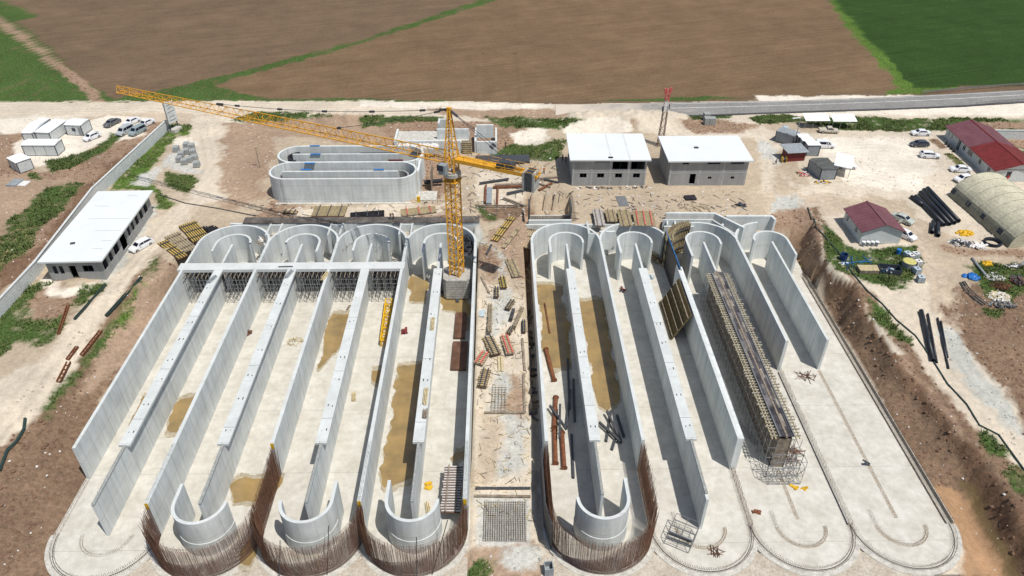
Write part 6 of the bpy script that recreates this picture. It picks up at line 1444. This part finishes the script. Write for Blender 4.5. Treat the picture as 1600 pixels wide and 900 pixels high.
# timber bundles on walkway caps and lanes
def bundle(label, u, v, rz, L_, n, z, m='timber', wd=.16, name='timber_bundle'):
    p = W(u, v, z); m_ = MB()
    for i in range(n):
        j = random.uniform(-.25,.25); k = i % 3; m_.box((k-1)*wd*1.4-wd/2, (k-1)*wd*1.4+wd/2, -L_/2+j, L_/2+j, (i//3)*wd*1.02, (i//3)*wd*1.02+wd*.97)
    o = m_.build(name, M[m]); o.location = p; o.rotation_euler.z = rz; return tag(o, label, 'timber')
zc = HW+.035
bundle('bundle of pale timbers on the walkway cap nearest the crane, furthest of three', 676, 507, .02, 3.0, 6, zc); bundle('bundle of pale timbers on the walkway cap nearest the crane, middle of three', 665, 620, .0, 3.2, 6, zc); bundle('short grey bundle on the walkway cap nearest the crane, closest to the front', 664, 648, .0, 1.6, 6, zc, 'timber_old')
bundle('dark grey bundle where the second walkway cap meets the cross beam', 452, 429, -.25, 2.3, 5, zc+.02, 'greysheet'); bundle('pale timber bundle on the wall where it meets the cross beam', 508, 432, -.25, 2.3, 4, zc, 'timber')
bundle('dark grey bundle near the head of the first walkway cap', 331, 438, -.3, 2.2, 5, zc+.02, 'greysheet'); bundle('thin purple grey bar lying across the cross beam', 448, 416, 1.6, 2.6, 1, zc+.02, 'steel')
bundle('small cluster of timbers on the lane floor beside the fifth wall', 553, 620, .15, 1.8, 6, .02, 'timber', name='timber_bundle'); bundle('timber heap on the floor between the fourth and fifth walls, at the front end', 669, 795, .2, 1.8, 5, .02); bundle('two short timbers on the lane floor beyond the puddle', 545, 482, -.2, 1.4, 2, .02, 'timber_old')
def scrap(label, u, v, rx, ry, n, mats, size, h=.5, z=None, name='scrap_heap', cat='scrap heap', kind='box', L=(.5,1.6)):
    """a loose heap of pieces: one thing, one part per material"""
    p = GP(u, v) if z is None else W(u, v, z); t = thing(name, label, cat, p)
    for mi, m in enumerate(mats):
        m_ = MB()
        for i in range(n//len(mats)):
            a = random.uniform(0, 2*PI); q = math.sqrt(random.random()); x, y = rx*q*math.cos(a), ry*q*math.sin(a); zz = h*(1-q)*random.random()
            if kind == 'box': m_.rbox((x, y, zz), random.uniform(*L)*size, random.uniform(.2,.5)*size, random.uniform(.08,.25)*size, random.uniform(0, PI), (random.gauss(0,.2), random.gauss(0,.2)))
            elif kind == 'blob': b2 = blob(.45*size, 1, 1, .9, 7, 4, i*7+mi, (x, y, zz), .12); m_.add(b2.v, b2.f)
            else:
                d = Vector((math.cos(a*3), math.sin(a*3), random.gauss(0,.12)))*random.uniform(*L)*size; m_.tri((x-d.x, y-d.y, zz+.1), (x+d.x, y+d.y, zz+.1+d.z), .08)
        struct(m_.build({'box':'pieces','blob':'lumps','bar':'bars'}[kind], M[m], t), 'stuff')
    return t
scrap('small pile of pale timber offcuts on the lane floor between the third and fourth walls', 460, 534, 1.3, 1.1, 30, ('timber',), .7, .5, z=.02, name='timber_pile', cat='timber pile', kind='bar', L=(.4,1.0))
scrap('dark wheelbarrow sized clutter on the floor between the second and third walls', 390, 521, .35, .8, 8, ('ply',), .8, .4, z=.02)
scrap('dark red barrel like clutter on the lane floor right of the sixth wall', 632, 519, .4, .8, 8, ('maroon',), .9, .5, z=.02)
scrap('orange plastic heap on the lane floor near the last guide wall', 668, 759, .6, .6, 8, ('yellow',), .7, .3, z=.02, kind='blob')
scrap('orange brackets lying on the bare floor in front of the long scaffold', 1248, 764, 1.0, .9, 5, ('yellow',), .8, .05, z=.02)
scrap('rusty offcuts on the floor beside the kerb of the third right bay', 1181, 801, .5, .3, 8, ('rust',), .6, .1, z=.02); scrap('heap of thin rusty bars beside the front frame of the long scaffold', 1243, 706, .9, .7, 24, ('rust',), .7, .3, z=.02, kind='bar'); scrap('second smaller tangle of rusty bars in front of the long scaffold', 1238, 721, .9, .5, 16, ('rust',), .6, .1, z=.02, kind='bar')
scrap('tangle of thin wire on the floor at the end of the last right wall', 1262, 589, 1.6, .5, 20, ('rebar',), .8, .1, z=.02, kind='bar'); scrap('small tangle of wire on the front floor of the second right bay', 1121, 862, .9, .5, 16, ('rebar',), .7, .1, z=.02, kind='bar')
scrap('black cloth scrap lying in the middle of the bare fourth bay floor', 1353, 724, .25, .35, 3, ('trim',), .7, .1, z=.02)
scrap('pale blue cover and clutter beside the second right guide wall', 1018, 433, .4, 1.2, 6, ('bluegrey',), .8, .4, z=.02); scrap('dark red clutter on the second right lane floor', 972, 453, .5, .8, 10, ('maroon','steel'), .7, .3, z=.02)
scrap('brown timber and debris filling the gap behind the second right guide wall', 1024, 395, 1.2, 3.5, 90, ('timber_old','ply','timber'), .9, .8, z=.5, kind='box'); scrap('loose timber on the pit side beside the last guide wall', 1250, 412, 2.0, 4.2, 46, ('timber','timber_old','timber_y'), 1.0, .4, kind='bar', L=(.6,1.6))
scrap('scattered scaffold tubes and clutter in the dark trench by the right basin', 827, 560, .5, 14, 70, ('steel','timber_old'), 1.0, .6, z=.0, kind='box', L=(.6,2.2)); scrap('timber props leaning in the upper part of the dark trench', 826, 440, .6, 5, 24, ('timber_old','timber'), 1.2, 1.8, z=1.5, kind='bar', L=(.8,2.0))
scrap('reddish timber debris between the second and third curved left end walls', 538, 382, 1.1, 2.6, 30, ('timber_old','rust'), .9, .4, z=3.45, kind='bar', L=(.5,1.4)); scrap('debris of planks behind the first and second curved left end walls', 415, 374, 1.4, 2.4, 26, ('timber_old','sack'), .8, .3, z=4.7, kind='box')
scrap('black stair tower parts heaped around the crane mast at the basin wall', 730, 385, .8, 4.5, 60, ('ply_black','steel'), 1.3, 2.2, z=4, kind='box', L=(.6,1.8))
# right yard storage
scrap('pile of yellow round floats on a pale sheet near the canvas hall', 1508, 365, 1.7, .9, 26, ('yellow',), .9, .5, name='float_pile', cat='floats', kind='blob'); scrap('heap of grey metal fittings beside the yellow floats', 1501, 380, 2.0, 1.5, 110, ('scaf','steel','sack'), .7, .7, kind='box')
scrap('bundle of white tubes at the right of the metal fittings', 1530, 385, 1.2, .9, 12, ('sack',), 1.4, .4, name='tube_bundle', cat='tubes', kind='box'); scrap('pile of yellow bags in the grass right of a long grey beam', 1542, 413, .7, .8, 12, ('yellow',), .9, .8, name='bag_pile', cat='bags', kind='blob')
scrap('heap of white fabric in the grass at the right edge', 1554, 434, 1.5, 1.2, 40, ('sack',), 1.0, .5, kind='box', L=(.6,1.4)); scrap('dark rusty wire heap below the white fabric', 1564, 448, 1.6, 1.0, 80, ('rust','ply'), .8, .6, kind='bar'); scrap('dark brown heap of scrap at the right edge of the frame', 1592, 440, 1.4, 1.4, 70, ('ply','trim'), .9, .8, kind='box'); scrap('heap of pale offcuts and rubble below the rusty wire', 1560, 463, 1.9, 1.5, 120, ('sack','timber'), .7, .5, kind='box'); scrap('grey scrap spread below the pale offcuts', 1567, 476, 2.4, .9, 70, ('steel','scaf','timber_old'), .8, .3, kind='box')
scrap('crumpled blue tarpaulin over a dark bin in the grass', 1517, 433, 1.3, .9, 14, ('blue',), 1.1, .6, name='tarpaulin', cat='tarpaulin', kind='blob'); scrap('shiny pipe fittings at the right edge in the grass', 1588, 416, 2.2, .6, 22, ('scaf','steel','sack'), 1.0, .4, kind='box')
scrap('bundle of long dark poles lying curved at the edge of the dirt track', 1517, 462, .8, 3.0, 1, ('timber_old',), 1, .1, name='pole_bundle', cat='poles', kind='bar', L=(1,2))
p0 = [GP(1504,442), GP(1512,455), GP(1524,466), GP(1540,478)]
for k in range(5):
    m_ = MB()
    for a, b in zip(p0[:-1], p0[1:]): m_.tube(a+Vector((k*.3-.6, k*.12, .12)), b+Vector((k*.3-.6, k*.12, .12)), .07, 6)
    o = m_.build('long_pole', M['timber_old' if k % 2 else 'steel']); up_centre(o); tag(o, 'long thin pole in the curved bundle beside the dirt track, '+('outermost', 'second', 'third', 'fourth', 'innermost')[k]+' from the track', 'pole', 'poles in the curved bundle')
ibeam2 = pipe('long straight grey beam lying slantwise in the grass by the yellow bags', (1518,405), (1540,432), .22, 'greysheet', hollow=False)
t = thing('hose_coil', 'large coil of thick black hose lying on the soil near the canvas hall', 'hose coil', GP(1550,381))
m_ = MB()
for j in range(4):
    n = 28; r = 1.5+.12*(j % 2)
    for i in range(n): a1, a2 = 2*PI*i/n, 2*PI*(i+1)/n; m_.tube((r*math.cos(a1), .85*r*math.sin(a1), .15+j*.14), (r*math.cos(a2), .85*r*math.sin(a2), .15+j*.14), .14, 6)
m_.build('hose', M['pipe'], t)
def ibc(label, u, v, mm='bluegrey', s=1.1, rz=.2, z=None):
    p = GP(u, v) if z is None else W(u, v, z); t = thing('liquid_tote', label, 'tote tank', p, rz, 'square plastic totes beside the grass')
    m_ = MB(); m_.box(-s/2, s/2, -s/2, s/2, .15, 1.15); m_.build('plastic_tank', M[mm], t); m_ = MB()
    for x in (-s/2-.02, 0, s/2+.02):
        for y in (-s/2-.02, s/2+.02): m_.tri((x,y,.1),(x,y,1.15), .05)
    for z_ in (.4, .75, 1.1):
        for y in (-s/2-.02, s/2+.02): m_.tri((-s/2,y,z_),(s/2,y,z_), .05); m_.tri((y,-s/2,z_),(y,s/2,z_), .05)
    m_.build('cage', M['scaf'], t); MB().box(-s/2, s/2, -s/2, s/2, 0, .13).build('pallet', M['timber_old'], t); MB().tube((0,0,1.151),(0,0,1.22), .18, 10).build('lid', M['trim'], t)
ibc('pale blue square tote, second from the front of the row beside the track', 1431, 427); ibc('pale blue square tote, nearest the front of the row beside the track', 1437, 440, rz=-.1); ibc('pale blue square tote behind the yellow topped round tank', 1416, 402); ibc('white square tote right of the yellow topped round tank', 1433, 415, 'sack'); ibc('white topped square tote furthest back in the row', 1429, 403, 'whitewall'); ibc('white tote half hidden behind the yellow topped round tank', 1422, 406, 'sack', .9)
t = thing('round_tank', 'round tank with a pale yellow top standing in the grass', 'tank', GP(1418,417)); MB().tube((0,0,0),(0,0,1.3), 1.15, 22).build('tank_wall', M['greysheet'], t); MB().tube((0,0,1.301),(0,0,1.42), 1.2, 22, 1.0).build('tank_top', M['tank_y'], t)
t = thing('blue_barrel', 'blue plastic barrel beside the pale totes', 'barrel', GP(1403,397)); MB().tube((0,0,0),(0,0,1.0), .42, 14).build('barrel_body', M['blue'], t); MB().tube((0,0,1.001),(0,0,1.05), .44, 14).build('rim', M['blue'], t)
t = thing('blue_bin', 'dark blue tub standing alone at the left end of the grass', 'bin', GP(1317,406)); MB().tube((0,0,0),(0,0,1.3), .6, 14, .72, hollow=True).build('tub', mat('navy_plastic', (.02,.05,.15), .5, .2, 3), t)
scrap('blue and white bags on the grass beside the dark blue tub', 1318, 411, .9, .5, 8, ('blue','sack'), .7, .2)
t = thing('timber_crate', 'pale timber crate lying in the grass', 'crate', GP(1356,424), -.03); m_ = MB()
for i in range(5): m_.box(-1.9, 1.9, -.9+i*.37, -.9+i*.37+.33, .75, .82)
m_.build('top_boards', M['timber'], t); MB().box(-1.85, 1.85, -.88, .88, .05, .74).build('crate_body', M['timber_old'], t)
t = thing('metal_skip', 'dark open skip filled with blue scrap in the grass', 'skip', GP(1388,425), -.15); m_ = MB(); m_.box(-1.9,1.9,-1,1,0,.1)
for b4 in ((-1.9,1.9,-1,-.92),(-1.9,1.9,.92,1),(-1.9,-1.82,-.92,.92),(1.82,1.9,-.92,.92)): m_.box(b4[0],b4[1],b4[2],b4[3],.1,1.1)
m_.build('skip_body', M['trim'], t)
scrap('blue grey scrap lying inside the dark skip', 1388, 424, 1.3, .6, 16, ('bluegrey','blue','steel'), .7, .9, z=G+.5)
scrap('row of blue poles lying in the grass left of the skip', 1344, 411, 2.6, .3, 10, ('blue',), 1.4, .2, kind='bar', L=(1,2))
for i in range(4):
    u = 1348+i*7; p = W(u, 384, G); t = thing('plastic_drum', ('first','second','third','fourth')[i]+' from the left of four white topped drums in front of the small cabin', 'drum', p, 0, 'white topped drums in front of the small cabin')
    MB().tube((0,0,0),(0,0,.8), .3, 12).build('drum_body', M['greysheet'], t); MB().tube((0,0,.801),(0,0,.95), .36, 12).build('drum_lid', M['white'], t)
t = thing('cable_drum', 'yellow cable drum beside the red shed', 'cable drum', GP(1224,253)); MB().tube((-.4,0,.7),(.4,0,.7), .4, 14).build('drum_core', M['trim'], t)
for x in (-.45, .4): MB().tube((x,0,.7),(x+.06,0,.7), .7, 16).build('flange', M['yellow'], t)
scrap('clutter of blue tubs and black tools in front of the red shed', 1231, 249, 1.4, .6, 22, ('blue','trim','maroon'), .7, .4); scrap('orange and white clutter at the near end of the dark container', 1285, 285, 1.7, .7, 26, ('yellow','sack','trim'), .7, .5); scrap('pinkish sheet rubble heap left of the dark container', 1255, 272, 1.8, 1.2, 30, ('pink','sack','timber_old'), .8, .5)
for i in range(4): p = W(1478+i*4.0, 226+i*3.8, G); o = MB().tube((0,-.15,.4),(0,.15,.4), .4, 12).build('tyre', M['tyre']); o.location = p+dd.cross(Vector((0,0,1)))*0; o.rotation_euler.z = 1.2; tag(o, ('first','second','third','fourth')[i]+' from the back of the four black tyres along the office wall', 'tyre', 'tyres leaning along the office wall')
# kerb stone pallets
def pallet(label, u, v, rz, h=1.1, g='pallets of grey kerb stones', sx=1.3, sy=1.5):
    p = GP(u, v); t = thing('stone_pallet', label, 'stone pallet', p, rz, g); m_ = MB()
    for i in range(3):
        for j in range(4):
            for k in range(3): x, y, z = -sx/2+i*sx/3, -sy/2+j*sy/4, .13+k*h/3; m_.box(x+.02, x+sx/3-.02, y+.02, y+sy/4-.02, z, z+h/3-.02)
    m_.build('kerb_stones', M['stone'], t); MB().box(-sx/2-.05, sx/2+.05, -sy/2-.05, sy/2+.05, 0, .12).build('wooden_base', M['timber_old'], t)
for u, v, lb in ((276,236,'small grey stone pallet at the left of the pile, furthest from the track'), (292,230,'grey stone pallet at the back of the pile, left of another'), (300,232,'grey stone pallet at the back right of the pile'), (284,245,'grey stone pallet in the middle left of the pile'), (292,240,'grey stone pallet in the middle of the pile'), (302,241,'grey stone pallet at the right, second from the back'), (289,256,'grey stone pallet at the front left of the pile'), (296,253,'grey stone pallet at the front centre of the pile'), (305,250,'grey stone pallet at the right, third from the back'), (308,260,'grey stone pallet at the front right corner of the pile'), (281,252,'grey stone pallet leaning at the left front of the pile')): pallet(lb, u, v, .15)
for u, v, lb in ((1104,194,'tall stack of grey slabs nearest the road, leftmost of three'), (1103,187,'grey slab stack furthest back beside the road'), (1112,194,'grey slab stack, rightmost of three beside the road')): pallet(lb, u, v, .05, 1.7, 'stacks of grey slabs beside the road', 1.5, 1.6)
# rusty steel along the left track
g = 'rusty steel lying beside the left dirt track'
for a, b, lb, wd in (((92,598),(108,567),'rusty girder stack beside the left track, nearest the front',.7), ((106,563),(121,543),'short rusty girder beside the left track, in the middle',.5), ((128,556),(158,518),'long rusty girder beside the left track, furthest back',.6), ((92,523),(107,478),'rusty post lying on the grass at the left of the track',.45), ((117,500),(166,446),'dark hose like bar along the upper left side of the track',.3), ((166,495),(222,434),'dark green bar along the right side of the track near the basin',.45)):
    pa, pb = GP(*a), GP(*b); pa.z += .2; pb.z += .2; t = thing('rusty_girder', lb, 'girder', (pa+pb)/2, 0, g); mm = M['rust'] if 'rusty' in lb else M['hose']
    n = (pb-pa).cross(Vector((0,0,1))).normalized()
    MB().bar(pa+n*wd*.4, pb+n*wd*.4, .12, .35).build('web', mm, t, world=True); MB().bar(pa-n*wd*.4, pb-n*wd*.4, .12, .35).build('web', mm, t, world=True)
    m_ = MB(); L_ = (pb-pa).length
    for i in range(int(L_/.9)+1): q = pa.lerp(pb, min(1, i*.9/L_)); m_.bar(q-n*wd*.38, q+n*wd*.38, .12, .1)
    m_.build('cross_bars', mm, t, world=True)
def hose(label, px, r=.14, m='hose', name='water_hose', cat='hose'):
    P = []
    for a, b in zip(px[:-1], px[1:]):
        for k in range(4): P.append(GP(a[0]+(b[0]-a[0])*k/4, a[1]+(b[1]-a[1])*k/4))
    P.append(GP(*px[-1])); m_ = MB()
    for a, b in zip(P[:-1], P[1:]): m_.tube(a+Vector((0,0,r)), b+Vector((0,0,r)), r, 6)
    o = m_.build(name, M[m]); up_centre(o); tag(o, label, cat)
hose('dark green hose running along the top of the right excavation edge', [(1262,325),(1270,350),(1290,372),(1310,395),(1330,425),(1355,455),(1378,475),(1400,500),(1430,525),(1455,560),(1480,600),(1510,632),(1530,665),(1560,680),(1600,735)], .12)
hose('thick dark hose along the foot of the bank at the lower left', [(0,737),(12,705),(26,692),(38,672),(40,655)], .22)
hose('thin dark cable lying across the track behind the left basin', [(250,305),(290,318),(340,326),(400,338)], .1, 'steel', 'power_cable', 'cable')
# white cover beside the basin, ballast blocks, small box
t = thing('concrete_block', 'small dark concrete box standing on the ground at the bottom centre', 'block', W(857,893,0), .1); m_ = MB(); m_.box(-.55,.55,-.6,.6,-.1,.3)
for b4 in ((-.55,.55,-.6,-.5),(-.55,.55,.5,.6),(-.55,-.45,-.5,.5),(.45,.55,-.5,.5)): m_.box(b4[0],b4[1],b4[2],b4[3],.3,1.3)
m_.build('box_wall', M['greysheet'], t)
stacksheet('stack of black gratings lying right of the lattice mast building', [(1071,311),(1088,310),(1086,304),(1070,305)], .5, 'ply_black', n=3); stacksheet('light metal rack lying on sand in front of the two storey building', [(963,322),(980,321),(979,306),(966,306)], .15, 'scaf', n=1, name='metal_rack', cat='rack'); scrap('black machine parts beside the green tuft behind the third right bay', 1158, 322, .9, .8, 18, ('trim','steel'), .9, .6)
scrap('timber slats and offcuts scattered on the sand behind the right basin', 1085, 325, 3.5, 1.0, 26, ('timber','timber_old'), 1.0, .1, kind='bar'); scrap('loose timber and tools along the foot of the two grey buildings', 960, 294, 9, .5, 40, ('timber_old','steel','sack'), .8, .2, kind='box')
# stones and rubble, one object: nobody could count them
X, Y, Z, col, kd = near
def stones(name, n, test, smin, smax, m, seed):
    r = np.random.default_rng(seed); iy = r.integers(0, X.shape[0], n*12); ix = r.integers(0, X.shape[1], n*12); ok = test(X[iy, ix], Y[iy, ix], iy, ix); iy, ix = iy[ok][:n], ix[ok][:n]
    V, Fc = [], []
    for a, b in zip(iy, ix):
        x, y = X[a, b]+r.uniform(-.25,.25), Y[a, b]+r.uniform(-.25,.25); z = Z[a, b]; s = smin+(smax-smin)*r.random()**3; o = len(V); t = r.uniform(0, 6)
        for k in range(5): q = s*r.uniform(.7,1.2); V.append((x+q*math.cos(t+k*1.257), y+q*math.sin(t+k*1.257), z-.03))
        V.append((x+r.uniform(-.3,.3)*s, y+r.uniform(-.3,.3)*s, z+s*r.uniform(.5,.9))); Fc += [(o+k, o+(k+1) % 5, o+5) for k in range(5)]
    me = bpy.data.meshes.new(name); me.from_pydata(V, [], Fc); me.materials.append(m); ob = bpy.data.objects.new(name, me); C.objects.link(ob); struct(ob, 'stuff')
outside = lambda x, y: (x < -59.6)|(x > 60.8)|(y > 128.5)|((x > -4)&(x < 4.6))
pale = lambda iy, ix: (col[iy, ix, 0] > .4)
stones('white_stones', 2600, lambda x, y, iy, ix: outside(x, y)&(col[iy, ix, 0] < .4)&(kd[iy, ix, 0] < .5)&(y < 190), .05, .22, M['sack'], 1)
stones('pale_rubble', 9000, lambda x, y, iy, ix: outside(x, y)&pale(iy, ix)&(y < 215)&(fbm(x, y, 9, 15) > .02), .05, .30, M['blind'], 2)
M['clod'] = mat('soil_clod', (.20,.12,.08), .95, .3, 1)
stones('soil_clods', 9000, lambda x, y, iy, ix: outside(x, y)&(kd[iy, ix, 2] > .6), .07, .38, M['clod'], 3)
stones('grey_gravel', 5000, lambda x, y, iy, ix: outside(x, y)&(abs(col[iy, ix, 0]-col[iy, ix, 2]) < .10)&(col[iy, ix, 0] > .3), .06, .30, M['stone'], 4)
# grass and weeds as leaf-sized blades
def grass(name, n, hmin, hmax, wd, colr, seed, test):
    r = np.random.default_rng(seed); iy = r.integers(0, X.shape[0], n*14); ix = r.integers(0, X.shape[1], n*14)
    ok = (kd[iy, ix, 0] > .5)&outside(X[iy, ix], Y[iy, ix])&test(X[iy, ix], Y[iy, ix]); iy, ix = iy[ok][:n], ix[ok][:n]; k = len(iy)
    x = X[iy, ix]+r.uniform(-.3,.3,k); y = Y[iy, ix]+r.uniform(-.3,.3,k); z = Z[iy, ix]-.05
    cl = np.clip(.45+1.6*fbm(x, y, 3, 61), .15, 1.2); V = []; nb = 4
    for j in range(nb):
        a = r.uniform(0, 2*PI, k); h = (hmin+(hmax-hmin)*r.random(k))*cl; l = h*r.uniform(.25,.9,k); ox = r.uniform(-.18,.18,k); oy = r.uniform(-.18,.18,k)
        V.append(np.stack([np.stack([x+ox-wd*np.sin(a), y+oy+wd*np.cos(a), z], -1), np.stack([x+ox+wd*np.sin(a), y+oy-wd*np.cos(a), z], -1), np.stack([x+ox+l*np.cos(a), y+oy+l*np.sin(a), z+h], -1)], 1))
    V = np.concatenate(V).reshape(-1, 3); me = bpy.data.meshes.new(name); nt_ = len(V)//3
    me.vertices.add(len(V)); me.vertices.foreach_set('co', V.ravel()); me.loops.add(len(V)); me.polygons.add(nt_); me.loops.foreach_set('vertex_index', np.arange(len(V), dtype=np.int32))
    me.polygons.foreach_set('loop_start', np.arange(0, len(V), 3, dtype=np.int32)); me.polygons.foreach_set('loop_total', np.full(nt_, 3, np.int32)); me.update(); me.validate()
    me.materials.append(colr); o = bpy.data.objects.new(name, me); C.objects.link(o); struct(o, 'stuff')
M['leaf'] = mat('grass_blades', (.15,.185,.06), .8, .3, .4, space='World', col2=(.08,.12,.036)); M['leaf_y'] = mat('dry_grass_blades', (.26,.25,.10), .8, .3, .5, space='World', col2=(.15,.17,.05))
def allx(x, y):
    u, v = PIX(x, y, G+0*x); return v > 168
grass('grass', 42000, .2, .75, .10, M['leaf'], 5, allx)
grass('dry_grass', 9000, .2, .8, .09, M['leaf_y'], 6, lambda x, y: (fbm(x, y, 7, 33) > .0)&allx(x, y))
M['leaf_d'] = mat('weed_leaves', (.065,.105,.03), .8, .3, .4, space='World', col2=(.10,.145,.045))
def reeds(x, y):
    u, v = PIX(x, y, G); return (v > 168)&(((u < 160)&(v < 460))|((v < 205)&(fbm(x, y, 4, 44) > 0))|((v > 345)&(u > 1280)&(fbm(x, y, 3, 47) > .08)))
grass('tall_weeds', 13000, .45, 1.4, .12, M['leaf_d'], 8, reeds)

# small site litter: offcuts, laths and wire ends
def litter(name, n, test, m, seed, L=(.3,1.3), wd=(.07,.16)):
    r = random.Random(seed); m_ = MB(); k = 0
    H_, W2 = X.shape
    while k < n:
        a, b = r.randrange(H_), r.randrange(W2); x, y = X[a, b], Y[a, b]
        if not test(x, y): continue
        t = r.uniform(0, PI); l = r.uniform(*L)/2; z = Z[a, b]+.07; m_.bar((x-l*math.cos(t), y-l*math.sin(t), z), (x+l*math.cos(t), y+l*math.sin(t), z+r.uniform(0,.08)), r.uniform(*wd), .07); k += 1
    struct(m_.build(name, m), 'stuff')
strip_ = lambda x, y: -3.9 < x < 4.2 and 60 < y < 126
backs = lambda x, y: (-50 < x < 52 and 129 < y < 141) or (-12 < x < 14 and 130 < y < 160)
litter('timber_litter', 200, strip_, M['timber'], 1, wd=(.05,.1)); litter('dark_litter', 150, strip_, M['timber_old'], 2, wd=(.05,.1))
litter('timber_litter', 260, backs, M['timber_old'], 4, (.4,2)); litter('dark_litter', 160, backs, M['steel'], 5, (.4,1.8)); litter('pale_litter', 160, backs, M['sack'], 6, (.2,.8), (.1,.35))
